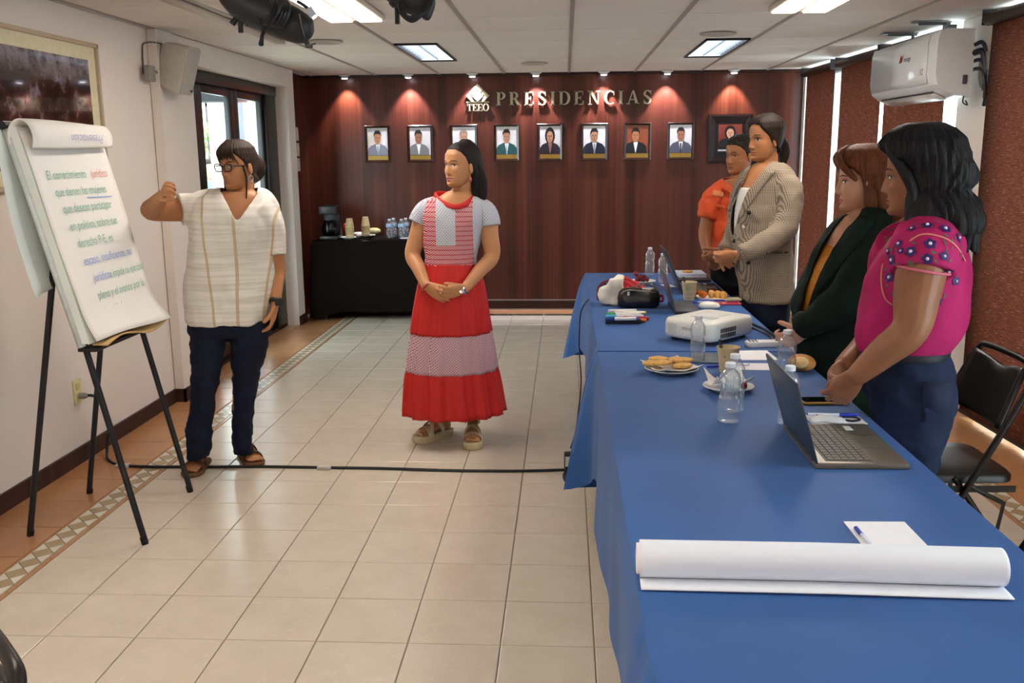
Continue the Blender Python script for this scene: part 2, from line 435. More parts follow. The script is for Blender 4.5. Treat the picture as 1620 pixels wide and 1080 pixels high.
# ---- ceiling of single lay-in panels
ce = tag(MB().box2((-2.8, -3.2, H+.05), (2.9, YB+.1, H+.15)).build('ceiling', MT_CEIL, smooth=False), kind='structure')
MT_PANEL = m_wall('mineral_panel', 'e8e0d8'); MT_BAR = M('a39a90', .5, var=.04)
gx = [GX+GS*k for k in range(-3, 5)]; xs = [-2.80]+gx+[2.62]
RY0, RS = 5.489, .606
ys = [RY0+RS*k for k in range(-14, 7)]
ys = [y for y in ys if y > -3.1]+[YB]
holes = {}
def panel_mesh(sx, sy):
    t = .012; P = [(-sx/2, -sy/2, t), (sx/2, -sy/2, t), (sx/2, sy/2, t), (-sx/2, sy/2, t), (-sx/2, -sy/2, 0), (sx/2, -sy/2, 0), (sx/2, sy/2, 0), (-sx/2, sy/2, 0)]
    me = bpy.data.meshes.new('ceiling_panel'); me.from_pydata(P, [], [(0, 1, 2, 3), (7, 6, 5, 4), (4, 5, 1, 0), (5, 6, 2, 1), (6, 7, 3, 2), (7, 4, 0, 3)]); me.materials.append(MT_PANEL); return me
pm = {}
LIGHTS = [(-1.185, -.885, 6.735, 7.95, 0), (.955, 1.255, 6.735, 7.95, 0), (-1.30, -.985, 4.10, 5.34, 1), (1.07, 1.385, 4.04, 5.28, 1)]
for i in range(len(xs)-1):
    for j in range(len(ys)-1):
        x0, x1, y0, y1 = xs[i], xs[i+1], ys[j], ys[j+1]
        pcs = [(x0, x1)]
        for (a, b_, c, d, k) in LIGHTS+[(-1.185, -.885, .5, 1.7, 2), (.955, 1.255, .5, 1.7, 2), (-1.185, -.885, -1.9, -.7, 2), (.955, 1.255, -1.9, -.7, 2)]:
            if k != 0: continue
            if c < (y0+y1)/2 < d:
                q = []
                for (p0, p1) in pcs:
                    if b_ <= p0 or a >= p1: q.append((p0, p1)); continue
                    if a-p0 > .02: q.append((p0, a))
                    if p1-b_ > .02: q.append((b_, p1))
                pcs = q
        for (p0, p1) in pcs:
            key = (round(p1-p0, 3), round(y1-y0, 3))
            if key not in pm: pm[key] = panel_mesh(p1-p0-.006, y1-y0-.006)
            inst('ceiling_panel', pm[key], ce, ((p0+p1)/2, (y0+y1)/2, H+.004))
for x in gx: MB().box2((x-.012, -3.05, H-.002), (x+.012, YB-.005, H+.02)).build('grid_bar', MT_BAR, ce, smooth=False)
MB().box2((-2.53, YB-.03, H-.02), (2.22, YB, H+.01)).build('edge_trim', MT_DWOOD, ce, smooth=False)
# ================================================================== lights in the ceiling and on the wooden wall
def m_emit(name, col, s):
    g = N(name); g.base(col); g.set(.4); g.b.inputs['Emission Color'].default_value = lin(col); g.b.inputs['Emission Strength'].default_value = s; return g.m
MT_LAMP = m_emit('fluorescent_diffuser', 'fff3e6', CEIL_LIGHT); MT_LAMPC = m_emit('cool_fluorescent_tube', 'e4f4ff', CEIL_LIGHT*.28)
def louvre_light(x0, x1, y0, y1, label, group=None):
    t = thing('ceiling_light', label, 'ceiling light', ((x0+x1)/2, (y0+y1)/2, H), group=group)
    f = MB()
    for a, c in (((x0, y0), (x0+.014, y1)), ((x1-.014, y0), (x1, y1)), ((x0, y0), (x1, y0+.014)), ((x0, y1-.014), (x1, y1))): f.box2((*a, H-.006), (*c, H+.05))
    f.build('frame', MT_BLKPL, t, smooth=False)
    MB().box2((x0+.01, y0+.01, H+.04), (x1-.01, y1-.01, H+.048)).build('diffuser', MT_LAMPC, t, smooth=False)
    n = 9
    for i in range(1, n+1):
        y = y0+(y1-y0)*i/(n+1); MB().box2((x0+.014, y-.002, H+.005), (x1-.014, y+.002, H+.03)).build('louvre', MT_ALU, t, smooth=False)
    MB().box2(((x0+x1)/2-.003, y0+.014, H+.005), ((x0+x1)/2+.003, y1-.014, H+.03)).build('louvre', MT_ALU, t, smooth=False)
louvre_light(*LIGHTS[0][:4], 'recessed louvred ceiling light with black rim above the white-capped bottles end of wooden wall')
louvre_light(*LIGHTS[1][:4], 'recessed louvred ceiling light with black rim on the window side of the room')
MT_LAMPOFF = M('cfcac2', .4)
def twin_light(x0, x1, y0, y1, label, group=None, lit=True):
    t = thing('ceiling_light', label, 'ceiling light', ((x0+x1)/2, (y0+y1)/2, H), group=group)
    m = (x0+x1)/2
    MB().box2((x0, y0, H-.028), (x1, y1, H-.001), bevel=.006).build('housing', M('cdbfae', .5), t)
    for a, c in ((x0+.018, m-.022), (m+.022, x1-.018)):
        MB().box2((a, y0+.02, H-.034), (c, y1-.012, H-.026)).build('diffuser', MT_LAMP if lit else MT_LAMPOFF, t, smooth=False)
twin_light(*LIGHTS[2][:4], 'surface ceiling light with two glowing tubes beside the black hanging cables')
twin_light(*LIGHTS[3][:4], 'surface ceiling light with two glowing tubes in front of the air conditioner')
for x0, x1 in ((-1.30, -.985), (1.07, 1.385)):  # unseen lamps added at the camera end to light the people from the front
    for y0 in (1.0, -1.6):
        twin_light(x0, x1, y0, y0+1.24, 'added surface ceiling light with two tubes at the unseen near end of room', 'ceiling lights at the near end', not (x0 > 0 and y0 > 0))
# round ceiling loudspeakers
for k, (x, y, lab) in enumerate([(-1.607, 6.5, 'flush round ceiling loudspeaker grille near the glass door'), (.985, 6.40, 'flush round ceiling loudspeaker grille beside louvred light near windows'), (-.264, 8.28, 'flush round ceiling loudspeaker grille above the metal letters')]):
    t = thing('ceiling_speaker', lab, 'loudspeaker', (x, y, H), group=None)
    MB().lathe([(.115, 0), (.115, -.006), (.10, -.009), (.098, -.006)], 32, (x, y, H)).build('rim', M('bdb3a9', .5), t)
    MB().lathe([(.098, -.004), (.05, -.007), (.001, -.008)], 32, (x, y, H)).build('grille', M('b3aaa1', .6), t)
# spotlights along the wooden wall
for k, (x, name) in enumerate(zip([-2.105, -1.493, -.88, -.277, .362, .955, 1.574],
        ['above the corner by the coffee maker', 'above the second portrait from the corner', 'right above the metal emblem', 'above the letters, next to the emblem lamp', 'above the middle of the metal letters', 'above the end of the metal letters', 'above the large dark framed portrait'])):
    t = thing('spotlight', 'small white ceiling spotlight '+name, 'spotlight', (x, YB-.11, H))
    MB().lathe([(.052, 0), (.055, -.006), (.05, -.012), (.034, -.014), (.034, -.032), (.027, -.034)], 20, (x, YB-.11, H)).build('ring', MT_WHITEPL, t)
    MB().lathe([(.028, -.028), (.026, -.037), (.001, -.039)], 16, (x, YB-.11, H)).build('bulb', m_emit('led', 'f0f0ff', 18.) if k == 0 else bpy.data.materials['led'], t)
    l = bpy.data.lights.new('spot_beam', 'SPOT'); l.energy = SPOT_W*(.7 if k in (0, 6) else 1.); l.spot_size = math.radians(75); l.spot_blend = .55; l.shadow_soft_size = .02
    l.color = (1, .86, .72) if k in (0, 6) else (.95, .90, 1.0)
    o = bpy.data.objects.new('spot_beam', l); COL.objects.link(o); o.parent = t; o.location = (0, 0, -.05)
    o.rotation_euler = (math.radians(14), 0, 0)
# ================================================================== roller blinds
def m_blind(name, lo, hi, fleck):
    g = N(name); a = g.noise(g.coord('Object', (16, 16, 190)), 1.0, 4, .65); b = g.noise(g.coord('Object', (45, 45, 420)), 1.0, 2, .5)
    c = g.ramp(a, [(.30, lo), (.60, hi), (.78, fleck)])
    c = g.mix(.6, c, g.ramp(b, [(.35, '707070'), (.7, 'ffffff')]), 'MULTIPLY')
    d = g.n('ShaderNodeBsdfDiffuse'); t = g.n('ShaderNodeBsdfTranslucent'); g.l(c, d.inputs[0]); g.l(c, t.inputs[0])
    mx = g.n('ShaderNodeMixShader'); mx.inputs[0].default_value = .55; g.l(d.outputs[0], mx.inputs[1]); g.l(t.outputs[0], mx.inputs[2])
    g.l(mx.outputs[0], g.out.inputs['Surface']); return g.m
MT_BLIND = m_blind('woven_blind', '7d5344', '9a6e5e', 'e2cabd'); MT_TUBE = M('33231b', .5)
yb = [onrw(u, 250)[1] for u in (1270.5, 1313.5, 1323.5, 1386.5, 1392.5, 1486.5)]
BL = [(yb[1], min(yb[0], 9.2), 'brown woven roller blind beside the wooden back wall', .0), (yb[3], yb[2], 'brown woven roller blind second from the wooden wall, past the bright gap', .0),
      (yb[5], yb[4], 'brown woven roller blind hanging behind the air conditioner', .0), (2.2, onrw(1567, 250)[1], 'wide brown woven roller blind beside the white pillar and folding chair', .05)]
for y0, y1, lab, off in BL:
    zt = 2.235
    t = thing('roller_blind', lab, 'blind', RW((y0+y1)/2, off, 0))
    n = 12; G = [[RW(y0+(y1-y0)*i/n, off+.004*math.sin(i*1.3), z) for i in range(n+1)] for z in np.linspace(.035, zt, 8)]
    MB().grid(G).build('fabric', MT_BLIND, t, solid=.0015)
    MB().tube([RW(y0-.015, off+.02, zt), RW(y1+.015, off+.02, zt)], .034, 14).build('roller_tube', MT_TUBE, t)
    MB().tube([RW(y0, off, .03), RW(y1, off, .03)], .011, 8).build('bottom_bar', MT_TUBE, t)
    for y in (y0-.02, y1+.02):
        wbox(MB(), y-.006, y+.006, off-.03, off+.05, zt-.03, H).build('bracket', MT_BLKPL, t, smooth=False)
# ================================================================== air conditioner on brackets
t = thing('air_conditioner', 'white wall-mounted air conditioner hanging from steel brackets beside white pillar', 'air conditioner', (2.2, 6.15, 1.80))
y0, y1 = 5.60, 6.75; xf, xb = 2.08, 2.285
prof = [(xb, 2.20), (xf+.05, 2.205), (xf+.012, 2.19), (xf, 2.15), (xf-.002, 1.96), (xf+.012, 1.90), (xf+.055, 1.865), (xf+.13, 1.835), (xb, 1.83)]
body = MB(); S = []
for y, k in ((y0, .985), (y0+.012, 1.0), (y1-.012, 1.0), (y1, .985)):
    S.append([((px-2.2)*k+2.2, y, (pz-2.02)*k+2.02) for px, pz in prof])
body.rings(S); body.build('body', M('dfe1e2', .22, spec=.5, var=.02), t, angle=35)
b = MB(); b.grid([[(px-.004, y, pz) for px, pz in [(xf+.012, 2.188), (xf, 2.148), (xf-.002, 1.962), (xf+.008, 1.915)]] for y in (y0+.13, y1-.02)])
b.build('front_panel', M('e4e6e7', .10, spec=.6, var=.02), t, solid=.008)
MB().add(np.array([(xf+.058, y0+.15, 1.8605), (xf+.125, y0+.15, 1.832), (xf+.125, y1-.1, 1.832), (xf+.058, y1-.1, 1.8605)])+(0, 0, -.004), [(0, 1, 2, 3)]).build('louvre_flap', M('d2cfca', .3), t, solid=.006)
MB().tube([(xf+.05, y0+.15, 1.866), (xf+.05, y1-.1, 1.866)], .004, 6).build('outlet_slot', MT_BLKPL, t)
MB().box2((xb-.055, y0-.006, 1.90), (xb-.03, y0+.01, 1.95), bevel=.004).build('end_socket', M('4c4f55', .4), t)
MB().tube([(xb-.04, y0, 1.835), (xb-.045, y0-.005, 1.80), (xb-.02, y0-.01, 1.785), (xb-.03, y0, 1.81)], .004, 6, sub=4).build('drain_loop', MT_BLKPL, t)
text_part('lettering', 'mirage', M('3a3a40', .5), t, (xf-.0105, 6.10, 2.065), (0, -1, 0), (0, 0, 1), .042)
MB().prism([(0, 0), (.05, .004), (.075, .05), (.045, .03), (.03, .05), (.015, .03)], (xf-.0095, 6.185, 2.062), (0, -1, 0), (0, 0, 1), .001).build('emblem', M('b3202a', .5), t, smooth=False)
text_part('lettering', 'X2', M('a8202a', .5), t, (xf-.0105, 5.83, 1.965), (0, -1, 0), (0, 0, 1), .05, shear=.2)
for y in (5.98, 6.52):
    b = MB(); b.box2((xf+.02, y-.004, 2.265), (xb, y+.004, 2.285)); b.box2((xb-.03, y-.02, 2.19), (xb-.022, y+.02, 2.285)); b.box2((xf-.02, y-.022, 2.277), (xb, y+.022, 2.284))
    b.build('bracket', MT_STEEL, t, smooth=False)
b = MB()
for i in range(4):
    b.tube([(2.28, 5.60+.02*i, 2.11-.045*i), (2.31, 5.57-.01*i, 2.12-.05*i), (2.325, 5.54-.01*i, 2.05-.07*i), (2.335, 5.54, 1.9-.04*i)], .011 if i != 1 else .018, 8, sub=5)
b.build('pipes', MT_BLKPL, t)
MB().sphere((2.325, 5.56, 1.98), (.022, .05, .11), 10, 8).build('pipe_insulation', M('6d6c68', .8), t)
# ================================================================== ceiling cable duct, hanging mounts with cables
a = onz(441, 65, H); c = onz(250, 0, H)
t = tag(MB().box2((a[0]-.02, 3.6, H-.02), (a[0]+.045, a[1], H-.003), bevel=.004).build('cable_duct', M('b7a898', .5)), 'beige plastic cable duct running along the ceiling towards the wooden wall', 'cable duct')
def q(u, v, y=3.2): return ony(u, v, y)
MT_CABLE = M('14161b', .4)
t = thing('ceiling_mount', 'black cylindrical ceiling mount with wing nut and bundled loose cables', 'mount', q(425, 20))
MB().tube([q(360, -30), q(382, 4), q(420, 22), q(455, 36), q(478, 46)], [.055, .056, .056, .058, .05], 20, sub=3, round_ends=True).build('barrel', M('1b1d20', .5), t)
MB().tube([q(400, -8), q(400, -60), q(400, -160, 3.2)], .025, 12).build('drop_pole', MT_BLKPL, t)
b = MB(); b.lathe([(.02, .012), (.024, .006), (.024, -.006), (.014, -.012)], 14, q(379, 22)); b.tube([q(380, 26), q(381, 52)], .0085, 8); b.build('clamp_screw', MT_CABLE, t)
b = MB(); b.tube([q(376, 26), q(367, 38)], [.008, .011], 8); b.tube([q(384, 26), q(394, 38)], [.008, .011], 8); b.build('wing_nut', MT_CABLE, t)
b = MB(); rr = random.Random(3)
for i in range(6):
    u0 = 425+i*5
    b.tube([q(u0, -6+i), q(u0+8, 10+i, 3.13), q(u0-4, 34+i*1.5, 3.13), q(u0-14, 33, 3.2), q(u0-6, 6, 3.26)], .007, 6, sub=5)
b.build('cable_bundle', MT_CABLE, t)
b = MB(); b.tube([q(446, 0, 3.12), q(440, 22, 3.11), q(428, 38, 3.13), q(417, 52, 3.15), q(414, 58, 3.15)], .0055, 7, sub=5); b.tube([q(408, 32, 3.15), q(414, 40, 3.13), q(416, 54, 3.15)], .0045, 6, sub=4)
b.tube([q(415, 54, 3.15), q(413, 70, 3.15)], [.005, .009], 8, round_ends=True); b.build('cable_loop', MT_CABLE, t)
b = MB(); b.tube([q(474, 22, 3.14), q(478, 42, 3.14), q(483, 60, 3.14)], .0045, 6, sub=4); b.tube([q(482, 58, 3.14), q(486, 70, 3.14)], [.006, .009], 8); b.box(q(489, 73, 3.14), (.022, .012, .012), bevel=.002); b.tube([q(494, 70, 3.14), q(500, 69, 3.14)], .0025, 6)
b.build('plug_cable', MT_CABLE, t)
MB().tube([q(470, 2, 3.14), q(480, 8, 3.14), q(487, 13, 3.14)], .006, 7, sub=3).build('video_cable', MT_CABLE, t)
R = np.c_[unit(q(498, 28)-q(488, 14)), V3(0, 1, 0), unit(np.cross(unit(q(498, 28)-q(488, 14)), V3(0, 1, 0)))]
MB().box(q(492, 19, 3.14), (.03, .012, .022), R=R, bevel=.002).build('video_plug', M('9aa4b0', .4), t); MB().box(q(497.5, 26.5, 3.14), (.012, .006, .015), R=R).build('plug_tip', MT_CHROME, t)
t = thing('ceiling_mount', 'black ceiling mount wrapped with a coiled thick cable', 'mount', q(655, 5))
MB().tube([q(625, -20), q(650, 0), q(672, 6)], [.05, .045, .04], 18, sub=3, round_ends=True).build('barrel', M('1b1d20', .5), t)
MB().tube([q(650, -12), q(650, -160)], .025, 12).build('drop_pole', MT_BLKPL, t)
b = MB(); b.lathe([(.012, .012), (.026, .006), (.024, -.004), (.014, -.014)], 14, q(627, 5)); b.tube([q(628, 10), q(629, 38)], .009, 8); b.build('clamp_screw', MT_CABLE, t)
b = MB()
for i in range(4): b.tube([q(632+i, 4, 3.16), q(636+i*2, 22+i, 3.14), q(652+i, 33-i*2, 3.13), q(668+i*3, 20-i, 3.14), q(674+i*3, -6, 3.16), q(660, -25, 3.2)], .007, 7, sub=6)
b.build('coiled_cable', MT_CABLE, t)
MB().tube([q(676, -20), q(681, 5), q(674, 26)], .017, 10, sub=4, round_ends=True).build('cable_sleeve', M('1d1b22', .4), t)
# ================================================================== glass door in the left wall
DX = -2.60
fr = MB()
for a, c in (((DX-.04, 6.25, 0), (DX+.05, 6.52, 2.13)), ((DX-.04, 8.12, 0), (DX+.05, 8.40, 2.13)), ((DX-.04, 6.25, 2.045), (DX+.06, 8.40, 2.13)), ((DX-.04, 6.25, 0), (DX+.05, 8.40, .03))): fr.box2(a, c, bevel=.006)
MT_DOOR = M('0a0908', .3, spec=.4, var=.1)
dr = tag(fr.build('door_1', MT_DOOR), kind='structure')
for y0, y1, p0, p1 in ((6.54, 7.395, 6.74, 7.30), (7.395, 8.12, 7.49, 8.07)):
    l = MB()
    for a, c in (((DX-.02, y0, .03), (DX+.025, p0, 2.045)), ((DX-.02, p1, .03), (DX+.025, y1, 2.045)), ((DX-.02, p0, 1.985), (DX+.025, p1, 2.045)), ((DX-.02, p0, .03), (DX+.025, p1, .22))): l.box2(a, c, bevel=.005)
    lo = l.build('door_leaf', MT_DOOR, dr)
    MB().box2((DX-.003, p0-.01, .21), (DX+.003, p1+.01, 1.99)).build('pane', MT_GLASS, lo, smooth=False)
    MB().tube([(DX+.03, p1+.04, .95), (DX+.06, p1+.04, .97), (DX+.06, p1+.04, 1.13), (DX+.03, p1+.04, 1.15)], .008, 8, sub=3).build('handle', MT_CHROME, lo)
tag(MB().box2((-2.80, 6.25, -.02), (WX2, 8.40, .004)).build('trim_3', MT_TERRA, smooth=False), kind='structure')
# ================================================================== courtyard seen through the door
tag(MB().box2((-12, 3.5, -.25), (-2.8, 18, -.1)).build('ground_courtyard', M('b9b2a6', .8), smooth=False), kind='structure')
b = MB(); b.box2((-9.0, 13.6, -.1), (-5.15, 13.9, 4.0)); b.box2((-4.1, 13.6, -.1), (-2.6, 13.9, 4)); b.box2((-5.15, 13.6, 2.3), (-4.1, 13.9, 4)); b.box2((-5.15, 13.6, -.1), (-4.1, 13.9, .9))
cw = tag(b.build('wall_courtyard', M('e9ebe6', .8), smooth=False), kind='structure')
wf = MB()
for a, c in (((-5.15, 13.58, .9), (-5.08, 13.7, 2.3)), ((-4.17, 13.58, .9), (-4.1, 13.7, 2.3)), ((-4.66, 13.58, .9), (-4.59, 13.7, 2.3)), ((-5.15, 13.58, 2.23), (-4.1, 13.7, 2.3)), ((-5.15, 13.58, .9), (-4.1, 13.7, .97)), ((-5.15, 13.58, 1.75), (-4.1, 13.7, 1.80))): wf.box2(a, c)
wo = tag(wf.build('window_3', M('4c4640', .5), smooth=False), kind='structure')
MB().box2((-5.1, 13.66, .95), (-4.15, 13.68, 2.25)).build('pane', M('9fb3a8', .1, spec=.6), wo, smooth=False)
b = MB(); b.box2((-9, 8.9, 2.04), (-2.85, 9.15, 2.17)); tag(b.build('beam_courtyard', M('33363b', .6), smooth=False), kind='structure')
b = MB(); b.box2((-9, 6.2, 2.5), (-2.85, 9.0, 2.56)); tag(b.build('canopy_courtyard', M('9aa0a3', .6), smooth=False), kind='structure')
b = MB(); cx = onx(383, 200, -3.3); b.box2((-3.33, 9.45, -.1), (-3.20, 9.6, 2.5)); tag(b.build('pillar_courtyard', M('8e99a8', .7, var=.15, scale=8), smooth=False), kind='structure')
b = MB(); b.box2((-4.22, 11.2, -.1), (-4.08, 11.35, 2.9)); tag(b.build('post_courtyard', M('f2f2ee', .7), smooth=False), kind='structure')
rr = random.Random(5)
MT_LEAF = M('4f7d3a', .5, var=.35, scale=8); MT_LEAF2 = M('7fa05a', .5, var=.3, scale=8); MT_BARK = M('5a4a3a', .9, var=.3)
def shrub(x, y, h, r, lab, mat, n=260):
    t = thing('shrub', lab, 'shrub', (x, y, -.1))
    s = MB()
    for i in range(6): s.tube([(x, y, -.1), (x+rr.uniform(-r, r)*.4, y+rr.uniform(-r, r)*.4, h*.5), (x+rr.uniform(-r, r)*.8, y+rr.uniform(-r, r)*.8, h*.9)], [.02, .013, .005], 6, sub=3)
    s.build('stems', MT_BARK, t)
    f = MB()
    for i in range(n):
        a = rr.uniform(0, 6.28); q_ = r*math.sqrt(rr.random()); c = V3(x+q_*math.cos(a), y+q_*math.sin(a), rr.uniform(.2, h))
        d = unit(V3(rr.uniform(-1, 1), rr.uniform(-1, 1), rr.uniform(-.3, 1))); e = unit(np.cross(d, V3(rr.uniform(-1, 1), 1, rr.uniform(-1, 1)))); l = rr.uniform(.07, .13)
        f.add([c, c+d*l*.5+e*l*.25, c+d*l, c+d*l*.5-e*l*.25], [(0, 1, 2, 3)])
    f.build('foliage', mat, t, kind='stuff')
shrub(-4.98, 13.0, 2.05, .36, 'leafy green shrub in the courtyard seen through the left door pane', MT_LEAF)
shrub(-4.50, 12.15, 1.9, .22, 'pale green shrub in courtyard beside the white post', MT_LEAF2)
t = thing('courtyard_tree', 'bare pale tree trunk in courtyard behind the second door pane', 'tree', (-3.75, 10.9, -.1))
MB().tube([(-3.75, 10.9, -.1), (-3.78, 10.9, 1.2), (-3.66, 10.9, 1.75), (-3.95, 10.95, 2.3)], [.13, .11, .09, .06], 10, sub=4).build('trunk', M('a98f78', .9, var=.3), t)
MB().tube([(-3.70, 10.9, 1.6), (-3.5, 10.9, 1.95), (-3.42, 10.9, 2.6)], [.07, .05, .03], 8, sub=4).build('branch', M('a98f78', .9, var=.3), t)
# ================================================================== loudspeaker, framed picture, socket on the left wall
t = thing('loudspeaker', 'pale grey wall loudspeaker with rounded back mounted beside the glass door', 'loudspeaker', (-2.37, 5.75, 2.05))
pf = unit(V3(.95, -.03, -.28)); px_ = unit(np.cross(pf, V3(0, 0, 1))); pz_ = np.cross(px_, pf)
Rs = np.c_[px_, pf, pz_]; c0 = V3(-2.325, 5.78, 2.06)
S = []
for d, k in ((-.115, .62), (-.08, .85), (-.02, .98), (.045, 1.0), (.06, .98)):
    hw, hh = .092*k, .145*(k*.6+.4); S.append([c0+Rs@V3(a*hw, d, e*hh) for a, e in ((-1, -.9), (-.85, -1), (.85, -1), (1, -.9), (1, .9), (.85, 1), (-.85, 1), (-1, .9))])
MB().rings(S).build('cabinet', M('b9b4ab', .5), t, angle=30)
MB().box(c0+Rs@V3(0, .062, 0), (.168, .008, .27), R=Rs, bevel=.006).build('grille', M('a9a59d', .7, bump=.3, scale=300), t)
MB().box(c0+Rs@V3(-.055, .068, -.115), (.03, .003, .012), R=Rs).build('badge', MT_CHROME, t, smooth=False)
b = MB(); b.tube([c0+Rs@V3(0, -.1, 0), (WX2-.01, 5.70, 2.03)], .016, 8); b.box((WX2+.0, 5.60, 2.02), (.03, .09, .09), bevel=.004); b.build('wall_bracket', M('8d8880', .5), t)
b = MB(); b.tube([(WX+.005, 5.62, 2.02), (WX+.008, 5.62, 2.15), (WX+.008, 5.66, 2.20), (WX2+.02, 5.72, 2.205), (WX2+.02, 5.80, 2.19)], .005, 6, sub=4); b.build('wire', M('6a655f', .6), t)
text_part('lettering', 'SCD', M('2d2b2b', .6), t, c0+Rs@V3(-.093, -.055, -.105), Rs@V3(0, 1, 0), Rs@V3(0, 0, 1), .028)
# framed picture
def m_picture():
    g = N('framed_print'); a = g.noise(g.coord('Object', (1, 4, 4)), 2.2, 6, .65); b_ = g.noise(g.coord('Object', (1, 9, 9)), 1.6, 3, .6)
    c = g.ramp(a, [(.32, '0f0b0c'), (.47, '2a1917'), (.56, '4a2f28'), (.68, '7d7280')])
    sep = g.n('ShaderNodeSeparateXYZ'); co = g.n('ShaderNodeTexCoord'); g.l(co.outputs['Object'], sep.inputs[0])
    up = g.n('ShaderNodeMapRange'); up.inputs['From Min'].default_value = .14; up.inputs['From Max'].default_value = .30; g.l(sep.outputs['Z'], up.inputs['Value'])
    sky = g.ramp(b_, [(.35, '4c3f47'), (.6, '9b9199')]); g.base(g.mix(up.outputs[0], c, sky)); g.set(.08, 0, .6, **{'Coat Weight': .5}); return g.m
pc0, pc1 = (3.45, 5.04), (1.395, 2.125)
t = thing('framed_picture', 'large framed dark photograph with cream mount on the white wall behind flipchart', 'picture', (WX, sum(pc0)/2, sum(pc1)/2))
b = MB(); e = .022; x0, x1 = WX, WX+.028
for a, c in (((x0, pc0[0], pc1[0]), (x1, pc0[1], pc1[0]+e)), ((x0, pc0[0], pc1[1]-e), (x1, pc0[1], pc1[1])), ((x0, pc0[0], pc1[0]), (x1, pc0[0]+e, pc1[1])), ((x0, pc0[1]-e, pc1[0]), (x1, pc0[1], pc1[1]))): b.box2(a, c, bevel=.004)
b.build('frame', M('b8a58c', .45), t)
MB().box2((x0, pc0[0]+e*.5, pc1[0]+e*.5), (x0+.012, pc0[1]-e*.5, pc1[1]-e*.5)).build('mount', M('d3cbab', .6), t, smooth=False)
MB().box2((x0+.011, pc0[0]+.10, pc1[0]+.09), (x0+.0135, pc0[1]-.10, pc1[1]-.09)).build('print', m_picture(), t, smooth=False)
# electric socket and the floor cord
t = thing('wall_socket', 'cream electrical wall socket plate low on white wall', 'socket', (WX, 4.525, .365))
MB().box2((WX, 4.485, .305), (WX+.008, 4.565, .43), bevel=.003).build('plate', M('d8cf9d', .45), t)
for z in (.34, .395): MB().box2((WX+.007, 4.505, z-.017), (WX+.011, 4.545, z+.017), bevel=.003).build('outlet', M('cabf8a', .45), t)
fz = .007
pts = [(WX+.03, 4.53, .345), (WX+.075, 4.545, .34), (WX+.11, 4.56, .30), (WX+.10, 4.62, .16), (-2.40, 4.60, .04), (-2.34, 4.50, fz), (-2.2, 4.425, fz), (-1.9, 4.42, fz), (-1.5, 4.435, fz), (-1.2, 4.43, fz), (-.9, 4.425, fz), (-.6, 4.405, fz), (-.25, 4.405, fz), (0, 4.43, fz), (.05, 4.43, fz)]
t = thing('extension_cord', 'black extension cord running across the tiled floor from the wall socket', 'cord', (-1.2, 4.43, 0))
MB().tube(pts, .0075, 8, sub=6).build('cable', MT_CABLE, t)
MB().tube([(WX+.006, 4.527, .345), (WX+.035, 4.53, .345), (WX+.05, 4.535, .345)], [.016, .017, .010], 12).build('plug', M('8f8a84', .5), t)
for x in (-1.2, -2.235): MB().box2((x-.035, 4.425-.02, .0), (x+.035, 4.425+.02, .0165), bevel=.004).build('tape', M('b5b0a6', .4), t)
t = thing('power_adapter', 'small black power adapter on the floor cord at table cloth edge', 'adapter', (.028, 4.40, 0))
MB().box((.025, 4.42, .055), (.05, .05, .09), rz=.15, bevel=.006).build('case', M('1c1c20', .5), t)
MB().box((.022, 4.393, .062), (.036, .002, .05), rz=.15).build('rating_label', M('c9c9c4', .5), t, smooth=False)
MB().tube([(.02, 4.42, .012), (.0, 4.36, .008), (.005, 4.28, .008), (.03, 4.25, .008)], .009, 8, sub=4).build('plug_lead', MT_CABLE, t)
# ================================================================== flipchart easel
EX = lambda z: -1.866-.243*(z-.807)      # back board plane
yl, yr = 3.45, 4.08
tb = thing('flipchart_easel', 'black metal flipchart easel with four splayed legs and a white board', 'easel', (-1.95, 3.77, 0))
MB().add([(EX(.82), yl, .82), (EX(.82), yr, .82), (EX(1.675), yr, 1.675), (EX(1.675), yl, 1.675)], [(0, 1, 2, 3)]).build('board', M('cfd8d6', .4), tb, solid=.018)
for f, tp in (((-1.70, 3.49, 0), (-2.02, 3.49, 1.60)), ((-1.75, 4.085, 0), (-2.06, 4.05, 1.58)), ((-2.22, 3.557, 0), (-1.975, 3.557, 1.18)), ((-2.22, 4.054, 0), (-2.0, 4.04, 1.15))):
    f = V3(*f); tp = V3(*tp)-(.012, 0, 0); lg = MB().tube([f+(0, 0, .012), tp], .0125, 10).build('leg', MT_BLKPL, tb)
    MB().tube([f, f+(tp-f)*.02], .014, 10).build('foot', M('0c0c0e', .7), lg)
MB().tube([(-1.978, 3.557, 1.16), (-2.0, 4.04, 1.15)], .009, 8).build('crossbar', MT_BLKPL, tb)
MB().box2((EX(.82)-.02, yl+.02, .80), (EX(.82)+.055, yr-.01, .815), bevel=.003).build('tray', MT_BLKPL, tb)
